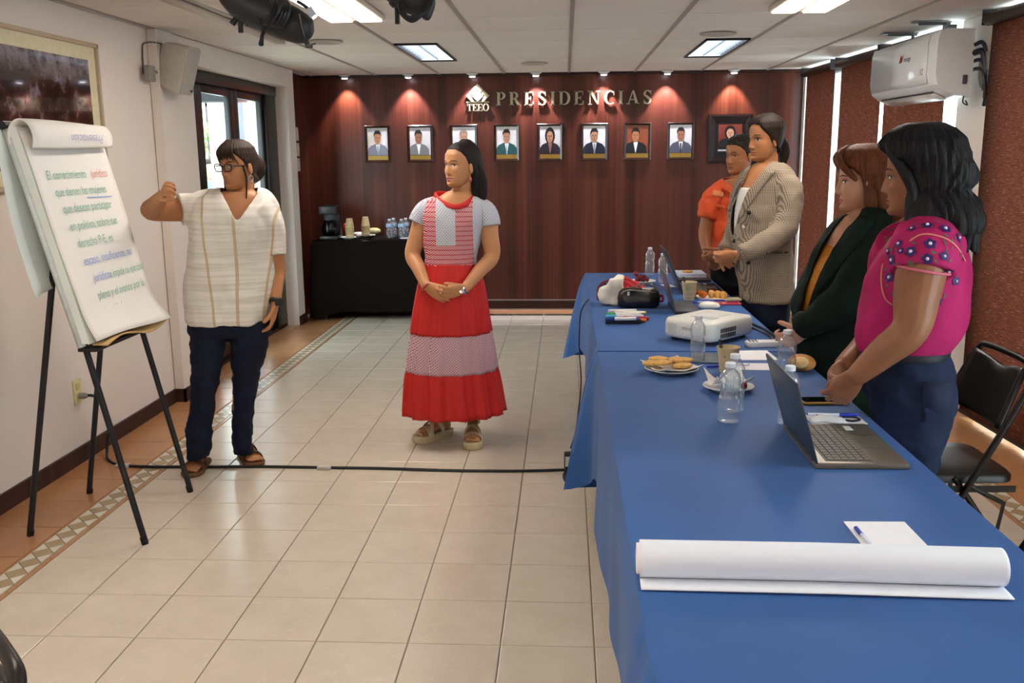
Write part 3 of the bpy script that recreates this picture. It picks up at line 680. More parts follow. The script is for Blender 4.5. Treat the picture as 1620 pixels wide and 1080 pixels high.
# pad of sheets clamped on the board
tp = thing('flipchart_pad', 'flipchart pad with handwritten sheet and pages folded over the top', 'paper pad', (-1.9, 3.77, .84))
MT_PAPER = M('ece9e4', .7, var=.02, scale=3); MT_PAPER2 = M('dfe6e2', .7, var=.03, scale=3)
def PX(z, off): return EX(z)+off/math.cos(.24)
G = []
for i in range(2):
    o = .012 if i == 0 else .042; G.append([[PX(z, o), y, z] for y in (yl+.005, yr-.005) for z in (.835, 1.655)])
bb = MB(); A = np.array(G)
bb.add(A.reshape(-1, 3), [(0, 1, 3, 2), (4, 6, 7, 5), (0, 2, 6, 4), (1, 5, 7, 3), (0, 4, 5, 1), (2, 3, 7, 6)]); bb.build('sheet_block', MT_PAPER2, tp, smooth=False)
rows = []
for z in np.linspace(.845, 1.64, 40):
    t_ = (z-.845)/.795; k = max(0, 1-t_/.16)
    rows.append([[PX(z, .047+.05*k*k*(.5+.5*s)+.004*math.sin(9*t_+2*s)*(1-t_)), yl+.008+(yr-yl-.012)*s+.012*k*s, z-.01*k*s+.006*k*math.sin(5*s)] for s in np.linspace(0, 1, 16)])
fs = MB().grid(rows).build('front_sheet', MT_PAPER, tp, solid=.0012)
rows = []
for s in np.linspace(0, 1, 14):
    r_ = []
    for a in np.linspace(-.6, 3.5, 26):
        R_ = .055+.006*math.sin(3*s+1); c = V3(PX(1.615, .052), 0, 1.615)
        r_.append([c[0]+R_*math.cos(a)*.8-.008*(a < 0)*0, yl-.005+(yr-yl)*s, c[2]+R_*math.sin(a)*1.12])
    rows.append(r_)
fo = MB().grid(rows).build('folded_sheets', MT_PAPER, tp, solid=.006)
rows = []
for s in np.linspace(0, 1, 12):
    rows.append([[EX(z)-.016-.07*math.sin(min(1, (1.66-z)/.5)*1.5), yl-.03+(yr-yl)*s, z] for z in np.linspace(1.66, 1.02+.02*math.sin(6*s), 20)])
MB().grid(rows).build('hanging_sheets', MT_PAPER2, tp, solid=.004)
MB().tube([(PX(1.66, .0), yl-.008, 1.66), (PX(1.66, .0), yr+.008, 1.66)], .016, 8).build('clamp_bar', MT_BLKPL, tp)
MG, MR_, MBl, MK = M('7db5a2', .7), M('e39a94', .7), M('8ea8de', .7), M('4c5a66', .7)
ax = V3(0, 1, 0); ay = unit(V3(-.243, 0, 1))
def wr(s, z, y, mat, size=.05, w=.92): text_part('handwriting', s, mat, fs, (PX(z, .0525), y, z), ax, ay, size, .12, 0, w)
wr('El conocimiento', 1.46, 3.53, MG); wr('jurídico', 1.46, 3.875, MR_)
wr('que tienen las mujeres', 1.395, 3.55, MG, .049); MB().add([(PX(1.383, .0525), 3.78, 1.383), (PX(1.378, .0525), 3.99, 1.378), (PX(1.374, .0525), 3.99, 1.374), (PX(1.379, .0525), 3.78, 1.379)], [(0, 1, 2, 3)]).build('underline', MBl, fs, smooth=False)
wr('que desean participar', 1.33, 3.565, MG, .05); wr('en política, sobre sus', 1.262, 3.575, MG, .05); wr('derecho P-E, es', 1.195, 3.59, MG)
wr('escaso, insuficiente, no', 1.125, 3.59, MBl, .049); wr('jurídico.', 1.055, 3.62, MBl); wr('e impide su ejercicio', 1.055, 3.755, MG, .046, .82); wr('pleno y el avance por la', .985, 3.61, MG, .048, .9); wr('igualdad.', .92, 3.63, MG)
text_part('handwriting', 'Presentación', M('b9b7d6', .7), fo, (PX(1.615, .052)+.055*.8+.010, 3.97, 1.632), -ax, V3(-.1, 0, -1), .05)
bt = MB(); bt.grid([[[PX(.84, .04+.05*k), yl+.03+(yr-yl-.03)*s+.02*k, .828-.006*k+.02*math.sin(7*s)*k] for k in (0, .5, 1.0)] for s in np.linspace(0, 1, 12)]); bt.build('cardboard_backing', M('c2a06a', .7), tp, solid=.006)
# ================================================================== metal letters and emblem on the wooden wall
MT_BRASS = M('b9b298', .35, .6, var=.05)
def arc(cx, cy, r0x, r0y, r1x, r1y, a0, a1, n=18):
    A = [math.radians(a0+(a1-a0)*i/n) for i in range(n+1)]
    return [(cx+r0x*math.cos(a), cy+r0y*math.sin(a)) for a in A], [(cx+r1x*math.cos(a), cy+r1y*math.sin(a)) for a in A]
def ribbon(o, i): return [[o[k], o[k+1], i[k+1], i[k]] for k in range(len(o)-1)]
def rect(x0, y0, x1, y1): return [[(x0, y0), (x1, y0), (x1, y1), (x0, y1)]]
T, t_, sf = .20, .08, .06      # stem, hairline, serif height (unit letter height 1)
def serif(x, y, w=.36): return rect(x-w/2, y, x+w/2, y+sf)
def bowl(x, cy, rx, ry): return ribbon(*arc(x, cy, rx, ry, rx-.19, ry-t_, -90, 90))
GL = {}
stem = lambda x: rect(x-T/2, 0, x+T/2, 1)+serif(x, 0)+serif(x, 1-sf)
GL['I'] = (stem(.18), .36)
GL['P'] = (stem(.18)+rect(.18, 1-t_, .36, 1)+rect(.18, .44, .36, .44+t_)+bowl(.36, .72, .32, .28), .70)
GL['R'] = (stem(.18)+rect(.18, 1-t_, .36, 1)+rect(.18, .46, .38, .46+t_)+bowl(.36, .73, .32, .27)+[[(.34, .50), (.56, .50), (.82, 0), (.60, 0)]]+rect(.56, 0, .88, sf), .86)
GL['E'] = (stem(.18)+rect(.18, 1-t_, .68, 1)+rect(.18, 0, .70, t_)+rect(.18, .46, .5, .54)+[[(.62, .72), (.68, .72), (.68, 1), (.60, 1)], [(.64, .28), (.60, 0), (.70, 0), (.72, .28)], [(.46, .36), (.51, .36), (.51, .64), (.46, .64)]], .74)
GL['D'] = (stem(.18)+rect(.18, 1-t_, .40, 1)+rect(.18, 0, .40, t_)+ribbon(*arc(.40, .5, .46, .5, .26, .5-t_, -90, 90)), .88)
GL['N'] = (rect(.14, 0, .22, 1)+serif(.18, 0, .3)+[[(.08, 1), (.34, 1), (.82, 0), (.72, 0)]]+rect(.74, 0, .82, 1)+serif(.78, 1-sf, .3)+rect(0, 1-sf, .2, 1), .95)
GL['A'] = ([[(.06, 0), (.14, 0), (.46, .92), (.42, 1)], [(.42, 1), (.52, 1), (.86, 0), (.62, 0)]]+rect(.22, .30, .66, .37)+serif(.10, 0, .28)+serif(.74, 0, .36), .92)
GL['C'] = (ribbon(*arc(.46, .5, .46, .51, .25, .51-.07, 50, 310))+[[(.70, .66), (.76, .66), (.76, 1), (.70, .94)]], .80)
s1 = ribbon(*arc(.34, .73, .30, .28, .12, .20, 30, 200))+ribbon(*arc(.34, .27, .30, .28, .12, .20, 210-360+180, 380-360-180+0))
s1 = ribbon(*arc(.33, .735, .29, .275, .13, .20, 25, 215))+ribbon(*arc(.33, .265, .30, .275, .13, .20, -155, 35))+[[(.10, .60), (.28, .66), (.56, .42), (.40, .34)], [(.55, .70), (.60, .70), (.60, 1), (.55, .96)], [(.06, .30), (.11, .30), (.11, .04), (.06, 0)]]
GL['S'] = (s1, .68)
GL['T'] = (rect(.28, 0, .48, 1)+serif(.38, 0, .42)+rect(.02, 1-t_, .74, 1)+[[(.02, .70), (.08, .70), (.12, 1), (.02, 1)], [(.68, .70), (.74, .70), (.74, 1), (.64, 1)]], .78)
GL['O'] = (ribbon(*arc(.45, .5, .45, .51, .25, .44, 0, 360, 28)), .92)
def metal_word(word, parent, x, z, h, total, depth):
    adv = sum(GL[c][1] for c in word); gap = (total/h-adv)/(len(word)-1); X = x
    for c in word:
        b = MB()
        for poly in GL[c][0]: b.prism([(p[0]*h, p[1]*h) for p in poly], (X, YB-.012, z), (1, 0, 0), (0, 0, 1), depth)
        b.build('letter', MT_BRASS, parent, smooth=False); X += (GL[c][1]+gap)*h
t = thing('wall_lettering', 'raised brass letters reading PRESIDENCIAS on the wooden wall', 'letters', (.08, YB-.02, 1.99))
metal_word('PRESIDENCIAS', t, -.66, 1.987, .128, 1.485, .02)
t = thing('wall_emblem', 'brass emblem of nested diamonds with the letters TEEO below', 'emblem', (-.84, YB-.02, 1.935))
R_, r_, g_ = .112, .064, .006; ec = (-.84, YB-.012, 2.082)
for name_, poly in (('chevron', [(-.5*R_, .5*R_), (-.5*r_, .5*r_), (0, r_), (.5*r_, .5*r_), (.5*R_, .5*R_), (0, R_)]), ('chevron', [(-.5*R_-g_, .5*R_-g_), (-R_, 0), (-.5*R_, -.5*R_), (-.5*r_-.004, -.5*r_-.02), (-r_, 0), (-.5*r_-g_, .5*r_-g_)]), ('chevron', [(.5*R_+g_, .5*R_-g_), (.5*r_+g_, .5*r_-g_), (r_, 0), (.5*r_+.004, -.5*r_-.02), (.5*R_, -.5*R_), (R_, 0)]), ('diamond', [(.052, .006), (.006, .052), (-.006, .052), (-.052, .006), (-.052, -.006), (-.006, -.05), (.006, -.05), (.052, -.006)])):
    MB().prism([(p[0], p[1]) for p in poly], ec, (1, 0, 0), (0, 0, 1), .02).build(name_, MT_BRASS, t, smooth=False)
MB().box2((-.95, YB-.016, 2.018), (-.73, YB, 2.03)).build('bar', MT_BRASS, t, smooth=False)
metal_word('TEEO', t, -.945, 1.940, .068, .215, .018)
# ================================================================== portraits
def portrait(x0, x1, z0, z1, bg, suit, hair, skin, lab, shirt='e8e8ea', hairlong=False, big=False, tie=None, off=0.):
    cx = (x0+x1)/2; w = x1-x0
    t = thing('portrait_frame', lab, 'picture', (cx, YB-.02, z0))
    b = MB(); e = .024 if not big else .062; y1 = YB-(.022 if not big else .035)
    P = [(x0, z0), (x1, z0), (x1, z1), (x0, z1)]; Q = [(x0+e, z0+e), (x1-e, z0+e), (x1-e, z1-e), (x0+e, z1-e)]
    for k in range(4):
        j = (k+1) % 4
        b.add([(P[k][0], YB, P[k][1]), (P[j][0], YB, P[j][1]), (P[j][0], y1+.006, P[j][1]), (P[k][0], y1+.006, P[k][1]), ((P[k][0]*.7+Q[k][0]*.3), y1, (P[k][1]*.7+Q[k][1]*.3)), ((P[j][0]*.7+Q[j][0]*.3), y1, (P[j][1]*.7+Q[j][1]*.3)), (Q[j][0], y1+.008, Q[j][1]), (Q[k][0], y1+.008, Q[k][1]), (Q[j][0], YB, Q[j][1]), (Q[k][0], YB, Q[k][1])],
              [(0, 1, 2, 3), (3, 2, 5, 4), (4, 5, 6, 7), (7, 6, 8, 9)])
    b.build('frame', M('2c120c' if not big else '1d0d11', .22, spec=.6), t, angle=20)
    yy = y1+.011; a0, a1, b0, b1 = Q[0][0]-.002, Q[1][0]+.002, Q[0][1]-.002, Q[2][1]+.002
    if big:
        MB().box2((a0, yy, b0), (a1, yy+.004, b1)).build('mat_board', M('120a0c', .3), t, smooth=False); a0 += .035; a1 -= .035; b1 -= .035; b0 += .09; yy -= .002
    pz = b0+(0 if big else .045)
    pr = MB().box2((a0, yy, pz), (a1, yy+.003, b1)).build('photograph', M(bg, .15, spec=.5, var=.1, scale=6), t, smooth=False)
    if not big: MB().box2((a0, yy-.002, b0), (a1, yy+.003, pz-.003)).build('name_plate', M('a98a46', .3, .7, var=.1), t, smooth=False)
    else:
        MB().box2((a0, yy-.0015, b0-.035), (a1, yy+.002, b0-.02)).build('name_plate', M('cfcfd2', .3), t, smooth=False)
        text_part('lettering', 'MAGISTRADA', M('d8d8dc', .5), t, (a0+.012, yy-.001, pz+.006), (1, 0, 0), (0, 0, 1), .018)
    W_, Hh = a1-a0, b1-pz; c = (a0+a1)/2+off*W_
    def flat(name, poly, mat, k): MB().prism([(q_[0]*W_, q_[1]*Hh) for q_ in poly], (c, yy-.0006*k, pz), (1, 0, 0), (0, 0, 1), .0006).build(name, mat, pr, smooth=False)
    lim = lambda L: [(max(-.5-off, min(.5-off, a)), max(0., min(1., b_))) for a, b_ in L]
    ell = lambda x, y, rx, ry, n=14: [(x+rx*math.cos(6.2832*i/n), y+ry*math.sin(6.2832*i/n)) for i in range(n)]
    mh, ms, mk, mw = M(hair, .5), M(suit, .5), M(skin, .5), M(shirt, .5)
    if hairlong: flat('hair', lim(ell(0, .66, .24, .30)), mh, 1)
    flat('suit', lim([(-.5, 0), (.5, 0), (.48, .22), (.36, .34), (.12, .42), (-.12, .42), (-.36, .34), (-.48, .22)]), ms, 2)
    flat('shirt', [(-.09, .40), (0, .02), (.02, .02), (.11, .40)], mw, 3)
    if tie: flat('tie', [(-.03, .34), (-.02, .0), (.04, .0), (.035, .34)], M(tie, .5), 4)
    flat('face', lim(ell(0, .62, .155, .225)), mk, 5)
    if not hairlong: flat('hair', [(-.17, .66), (-.18, .78), (-.1, .90), (.08, .91), (.17, .80), (.17, .66), (.12, .77), (-.1, .78)], mh, 6)
    else: flat('hair', [(-.17, .64), (-.17, .80), (0, .93), (.17, .80), (.17, .64), (.10, .78), (.0, .82), (-.10, .78)], mh, 6)
    for s in (-1, 1): flat('eye', ell(s*.065, .645, .03, .016, 8), M('2a1a14', .5), 6)
    flat('mouth', ell(0, .50, .05, .014, 8), M('8a4a40', .5), 6)
    flat('nose', [(-.03, .55), (.03, .55), (.01, .63), (-.01, .63)], M('9a6a4c', .5), 6)
F0 = [(-1.951, -1.703), (-1.535, -1.284), (-1.115, -.85), (-.691, -.442), (-.269, -.025), (.151, .409), (.562, .822), (.978, 1.233)]
DAT = [('d9d9dc', '7f8296', '1a1413', 'b4805f', 'a man in a blue grey suit, frame nearest the corner', dict(tie='7fa0b8')), ('cfcdd0', '77777a', '14110f', '8a5f48', 'a dark haired man in a grey jacket turned sideways', dict(off=-.08)),
       ('dcdcdf', '2e4a50', '8a7768', 'b98c70', 'a balding man, partly behind the woman\'s hair', dict()), ('d2d0d0', '1f4f50', '14110f', 'a3765c', 'a man in a dark green suit', dict(tie='9fb4ba')),
       ('d6d4d6', '2a1f2c', '17100f', 'b5836a', 'a woman with long dark hair in a dark jacket', dict(hairlong=True, shirt='8a6a60')), ('e2e3e6', '1d2436', '15110f', 'b07e60', 'a man in a navy suit on a pale ground', dict(tie='8c8f98')),
       ('8d4a34', '171a20', '18120f', 'a97250', 'a man in a black suit before a bookshelf', dict(off=-.08)), ('dddde0', '55586a', '1a1512', 'a06d4e', 'a man with moustache in a grey suit', dict(tie='3a2a4a'))]
for (x0, x1), (bg, su, ha, sk, lab, kw) in zip(F0, DAT): portrait(x0, x1, 1.462, 1.815, bg, su, ha, sk, 'small framed portrait of '+lab, **kw)
portrait(1.365, 1.777, 1.425, 1.884, '7d3a34', '1c1a20', '17100f', 'd9a890', 'large dark framed portrait of a woman in green behind the orange shirt', '1f9a58', True, True)
# switches on the wooden return wall
for z in (1.735, 1.59, 1.45):
    t = thing('light_switch', 'narrow white switch plate on dark wooden return, '+{1.735: 'topmost of three', 1.59: 'middle of three', 1.45: 'lowest of three'}[z], 'switch', (-2.53, 8.95, z))
    MB().box2((-2.53, 8.90, z-.06), (-2.522, 8.99, z+.06), bevel=.003).build('plate', M('c9c2b8', .5), t); MB().box2((-2.523, 8.93, z-.025), (-2.518, 8.96, z+.025), bevel=.002).build('rocker', M('d9d4cc', .5), t)
# ================================================================== coffee table
X0, X1, Y0, Y1 = -2.36, -.98, 8.66, 9.22
t = thing('side_table', 'folding side table under a dark brown cloth against wooden wall', 'table', (-1.7, 8.95, 0))
MB().box2((X0+.01, Y0+.01, .715), (X1-.01, Y1-.01, .745)).build('tabletop', M('b8b0a0', .5), t, smooth=False)
for x in (X0+.08, X1-.08):
    for y in (Y0+.08, Y1-.08): MB().tube([(x, y, 0), (x, y, .715)], .014, 8).build('leg', M('6a6c70', .4, .6), t)
def cloth_mesh(x0, x1, y0, y1, ztop, drop, amp, seed, corner=.0, step=.03, n=9, lean=.0, waves=3.0, lim=None):
    rn = random.Random(seed); P = []
    L = [(x0, y0), (x1, y0), (x1, y1), (x0, y1)]
    for k in range(4):
        a = V3(*L[k], 0); c = V3(*L[(k+1) % 4], 0); m = max(2, int(np.linalg.norm(c-a)/step)); d = unit(c-a); nn = V3(d[1], -d[0], 0)
        ln = np.linalg.norm(c-a)
        for i in range(m):
            s = i/m; p = a+(c-a)*s; e = min(s*ln, (1-s)*ln)      # distance to the nearest corner
            if i == 0: nn_ = unit(nn+V3(*[(unit(V3(*L[k], 0)-V3(*L[k-1], 0)))[j] for j in range(3)])[[1, 0, 2]]*V3(1, -1, 0)) if False else unit(V3(p[0]-(x0+x1)/2, 0, 0))*.7+unit(V3(0, p[1]-(y0+y1)/2, 0))*.7
            else: nn_ = nn
            P.append((p, nn_, e, k*7.1+s*ln))
    ph = [rn.uniform(0, 6.28) for _ in range(4)]
    rows = []
    for j in range(-2, n+1):
        t_ = max(0, j)/n; row = []
        for p, nn, e, s in P:
            cf = math.exp(-(e/.16)**2)*corner
            wv = math.sin(s*waves*2.1+ph[0])*.6+math.sin(s*waves*4.3+ph[1])*.3+math.sin(s*waves*7.7+ph[2])*.15
            out = (amp*wv+lean+cf*.115*(1+.5*math.sin(s*26)))*t_**.8+.012*math.sin(min(1, t_*6)*1.57)
            z = ztop-.008*(1-math.cos(min(1, t_*8)*1.57))-(drop+cf*.19)*t_ if j > 0 else ztop
            ins = {-2: .03, -1: .012}.get(j, 0.)
            w_ = p+nn*(out-ins)+V3(0, 0, z)
            if lim: w_ = np.array([min(max(w_[0], lim[0]), lim[1]), min(max(w_[1], lim[2]), lim[3]), w_[2]])
            row.append(w_)
        rows.append(np.array(row))
    b = MB(); b.rings(rows, cap=False)
    m = len(P); b.f.append(tuple(range(m-1, -1, -1)))
    return b
MT_BROWNC = M('130d0a', .95, spec=.1, var=.1, scale=14)
tag(cloth_mesh(X0, X1, Y0, Y1, .755, .66, .012, 4, .3).build('tablecloth', MT_BROWNC, angle=60), 'dark brown tablecloth hanging to near the floor on side table', 'tablecloth')
tz = .757
# coffee maker
cx, cy = onz(526, 379, tz)[:2]; cy += .06; cx -= .03
t = thing('coffee_maker', 'black drip coffee maker with glass jug on the brown cloth', 'coffee maker', (cx, cy, tz))
MB().box((cx, cy+.02, tz+.0175), (.17, .23, .035), bevel=.008).build('base', MT_BLACK, t); MB().box((cx, cy+.095, tz+.15), (.165, .075, .26), bevel=.012).build('water_tank', MT_BLACK, t)
MB().box((cx, cy+.02, tz+.275), (.17, .22, .075), bevel=.014).build('filter_head', MT_BLACK, t)
MB().lathe([(.055, 0), (.072, .02), (.076, .06), (.06, .11), (.045, .13), (.05, .14)], 20, (cx, cy-.03, tz+.04)).build('jug', m_glass('jug_glass', '6a6a70'), t)
MB().lathe([(.05, 0), (.068, .02), (.072, .045), (.001, .046)], 20, (cx, cy-.03, tz+.043)).build('coffee', M('140b07', .2), t)
MB().tube([(cx+.05, cy-.06, tz+.165), (cx+.09, cy-.10, tz+.16), (cx+.095, cy-.11, tz+.10), (cx+.06, cy-.075, tz+.07)], .009, 8, sub=4).build('handle', MT_BLACK, t)
MT_CUP = M('c9b386', .6, var=.05); MT_PLATE = M('dadcdd', .35, var=.03)
def plate(x, y, z, r, lab, foam=False, name='plate'):
    return tag(MB().lathe([(r*.62, 0), (r*.68, .003), (r*.95, .014), (r, .017), (r*.985, .019), (r*.66, .007), (.001, .006)], 36, (0, 0, 0)).build(name, MT_PLATE), lab, 'plate')
def at0(o, x, y, z, rz=0.): o.location = (x, y, z); o.rotation_euler = (0, 0, rz); return o
def cup_stack(x, y, n, lab):
    t = thing('cup_stack', lab, 'paper cups', (x, y, tz+.02))
    for i in range(n):
        z = tz+.012+i*.013; MB().lathe([(.041, 0), (.043, .004), (.041, .006), (.0275, .09), (.001, .091)], 20, (x, y, z)).build('cup', MT_CUP, t)
at0(plate(0, 0, 0, .095, 'white plate under the first stack of paper cups by coffee maker'), *onz(554, 377.5, tz)[:2], tz); cup_stack(*onz(554, 377.5, tz)[:2], 8, 'stack of upturned beige paper cups next to the coffee maker')
at0(plate(0, 0, 0, .095, 'white plate under the second stack of paper cups near bottles'), *onz(579, 374.5, tz)[:2], tz); cup_stack(*onz(579, 374.5, tz)[:2], 8, 'stack of upturned beige paper cups beside the snack packets')
t = at0(tag(MB().lathe([(.05, 0), (.07, .03), (.09, .05), (.087, .05), (.06, .02), (.001, .01)], 20).build('bowl', m_glass('clear_bowl', 'd8dce0')), 'clear glass bowl of sugar sachets in front of paper cups', 'bowl'), *onz(577, 381, tz)[:2], tz)
def sachet(x, y, z, col, lab, sx=.06, sy=.05, sz=.03, rz=0.):
    b = MB(); b.sphere((0, 0, 0), (sx, sy, sz), 12, 8); o = b.build('snack_packet', M(col, .4, var=.25, scale=20)); tag(o, lab, 'packet'); at0(o, x, y, z, rz); return o
sachet(*onz(592, 371, tz)[:2], tz+.035, 'd8d09a', 'pale yellow snack packet on the side table', .07, .05, .035, .3); sachet(*onz(590, 370, tz)[:2], tz+.095, 'cfc38a', 'crumpled cream snack packet resting on other packet', .05, .04, .04, .9)
sachet(*onz(568, 368, tz)[:2], tz+.03, '4c4a58', 'dark grey sachet between the cup stacks', .07, .05, .03); sachet(*onz(547, 372, tz)[:2], tz+.06, 'b03a2c', 'small red packet behind the first cup stack', .03, .03, .06)
sachet(*onz(567, 372.5, tz)[:2], tz+.018, 'dfe0e6', 'folded white napkin between cup stacks', .075, .05, .018, .2)
sachet(*onz(644, 378, tz)[:2], tz+.008, 'd2d4d8', 'flat white napkin beside the side table bottles', .07, .05, .008, .4)
# ================================================================== two long tables with blue cloths
def m_cloth(name, lo, hi):
    g = N(name); a = g.noise(g.coord('Object'), 2.5, 3); f = g.noise(g.coord('Object', (900, 900, 900)), 1, 2)
    g.base(g.ramp(a, [(.3, lo), (.7, hi)])); g.set(.62, 0, .25, **{'Sheen Weight': .08}); g.bump(f, .12, .001); return g.m
MT_BLUE = m_cloth('blue_cloth', '22508f', '295c9e')
TX0, TX1 = .135, .915
for (y0, y1, lab, sd) in ((3.735, 6.235, 'far', 11), (1.285, 3.715, 'near', 23)):
    nm = {'far': 'the projector', 'near': 'the rolled paper and open laptop'}[lab]
    t = thing('folding_table', 'long folding table hidden under blue cloth, carrying '+nm, 'table', (.52, (y0+y1)/2, 0))
    MB().box2((TX0+.008, y0+.008, .71), (TX1-.008, y1-.008, .748), bevel=.006).build('tabletop', M('c9c4ba', .5), t)
    for yy in (y0+.3, y1-.3):
        for xx in (TX0+.08, TX1-.08): MB().tube([(xx, yy, 0), (xx, yy, .71)], .014, 8).build('leg', M('55585c', .4, .6), t)
    c = cloth_mesh(TX0, TX1, y0, y1, TABLE_Z, .43, .022, sd, .75, n=12, lean=.006, waves=2.2, lim=(-9, .932, 3.727, 9) if lab == 'far' else (-9, .932, -9, 3.723))
    tag(c.build('tablecloth', MT_BLUE, angle=70), 'blue tablecloth draped over the table that carries '+nm, 'tablecloth')
TZ = TABLE_Z+.001
# ------------------------------------------------------------------ bottles
def m_pet():
    g = N('clear_pet'); tr = g.n('ShaderNodeBsdfTransparent'); tr.inputs[0].default_value = (.93, .96, .98, 1)
    gl = g.n('ShaderNodeBsdfGlossy'); gl.inputs['Roughness'].default_value = .06; df = g.n('ShaderNodeBsdfDiffuse'); df.inputs[0].default_value = (.8, .86, .92, 1)
    lw = g.n('ShaderNodeLayerWeight'); lw.inputs['Blend'].default_value = .5
    k = g.math('ADD', g.math('MULTIPLY', g.math('POWER', lw.outputs['Facing'], 1.7), .8), .08)
    m1 = g.n('ShaderNodeMixShader'); g.l(k, m1.inputs[0]); g.l(tr.outputs[0], m1.inputs[1]); g.l(gl.outputs[0], m1.inputs[2])
    m2 = g.n('ShaderNodeMixShader'); m2.inputs[0].default_value = .10; g.l(m1.outputs[0], m2.inputs[1]); g.l(df.outputs[0], m2.inputs[2])
    g.l(m2.outputs[0], g.out.inputs['Surface']); return g.m
MT_PET = m_pet(); MT_CAP = M('dfe3ea', .4, var=.03)
def m_print(name, a, b_):
    g = N(name); v = g.noise(g.coord('Object', (40, 40, 25)), 1, 2); g.base(g.ramp(v, [(.4, a), (.6, b_)])); g.set(.3); return g.m
MT_WLABEL = m_print('bottle_label', '6fa4dc', 'cfe0f2')
def bottle(x, y, z, lab, h=.175, r=.031, label=None, group=None, level=.75, word=None):
    t = thing('water_bottle', lab, 'bottle', (x, y, z), group=group); k = h/.205
    P = [(r*.72, .0), (r*.95, .004)]
    for i in range(9):
        zz = .010+i*.0095; P += [(r, zz), (r*.93, zz+.0048)]
    P += [(r*.88, .098), (r*.82, .108), (r*.88, .118)]
    for i in range(4):
        zz = .124+i*.0085; P += [(r*.99, zz), (r*.93, zz+.0043)]
    P += [(r*.97, .158), (r*.86, .170), (r*.62, .182), (r*.42, .188), (r*.40, .192), (r*.46, .1925), (r*.46, .1945), (r*.38, .195)]
    P = [(a, b_*k) for a, b_ in P]
    MB().lathe(P, 28, (x, y, z)).build('shell', MT_PET, t, angle=180)
    MB().lathe([(r*.47, 0), (r*.49, .001), (r*.48, .013), (r*.42, .0145), (.001, .0148)], 20, (x, y, z+.1935*k)).build('cap', MT_CAP, t)
    if label: MB().lathe([(r*1.012, .122*k), (r*1.012, .158*k)], 28, (x, y, z), cap=False).build('label', label, t)
    if word:
        d = unit(V3(-x, -y, 0)); rt = np.cross(V3(0, 0, 1), d)*1.0
        text_part('lettering', word, M('5f93c9', .5), t, V3(x, y, z)+d*(r*1.03)-rt*.026+V3(0, 0, .130*k), rt, V3(0, 0, 1), .022)
    return t
def tb(u, v): p = onz(u, v, TZ); return p[0], p[1]
bx = tb(1027, 434); bottle(bx[0], bx[1]-.03, TZ, 'clear water bottle standing alone at far end of the blue table', .175)
bottle(*tb(1048.5, 447), TZ, 'clear water bottle right behind the open laptops', .175)
bottle(*tb(1103, 571), TZ, 'clear water bottle in front of the white projector', .172, .0295)
bottle(*tb(1152.5, 667), TZ, 'clear water bottle with blue print in front of the napkin plate', .176, .0325, word='agua')
bx = tb(1160, 650); bottle(bx[0], bx[1], TZ, 'clear water bottle close behind the blue printed bottle', .176, .032)
bottle(*tb(1243, 601), TZ, 'clear water bottle beside the bread roll', .174, .0335)
bottle(*tb(1246, 671), TZ, 'clear water bottle just behind the near laptop screen', .172, .031)
for (u, v, s) in ((616, 377, ''), (624, 376, ''), (636, 377, ''), (645, 376, '')):
    p = onz(u, v, tz)
for k_, (x, y, lab) in enumerate([(-1.44, 8.86, 'blue labelled water bottle in the pair nearer the cups, front one'), (-1.40, 8.93, 'blue labelled water bottle in the pair nearer the cups, rear one'), (-1.235, 8.86, 'blue labelled water bottle in the pair nearer the napkin, front one'), (-1.195, 8.93, 'blue labelled water bottle in the pair nearer the napkin, rear one')]):
    q_ = onz([617, 623.5, 636, 642.5][k_], [376.5, 374.5, 376.5, 374.5][k_], tz); bottle(q_[0], q_[1], tz, lab, .176, .032, MT_WLABEL)
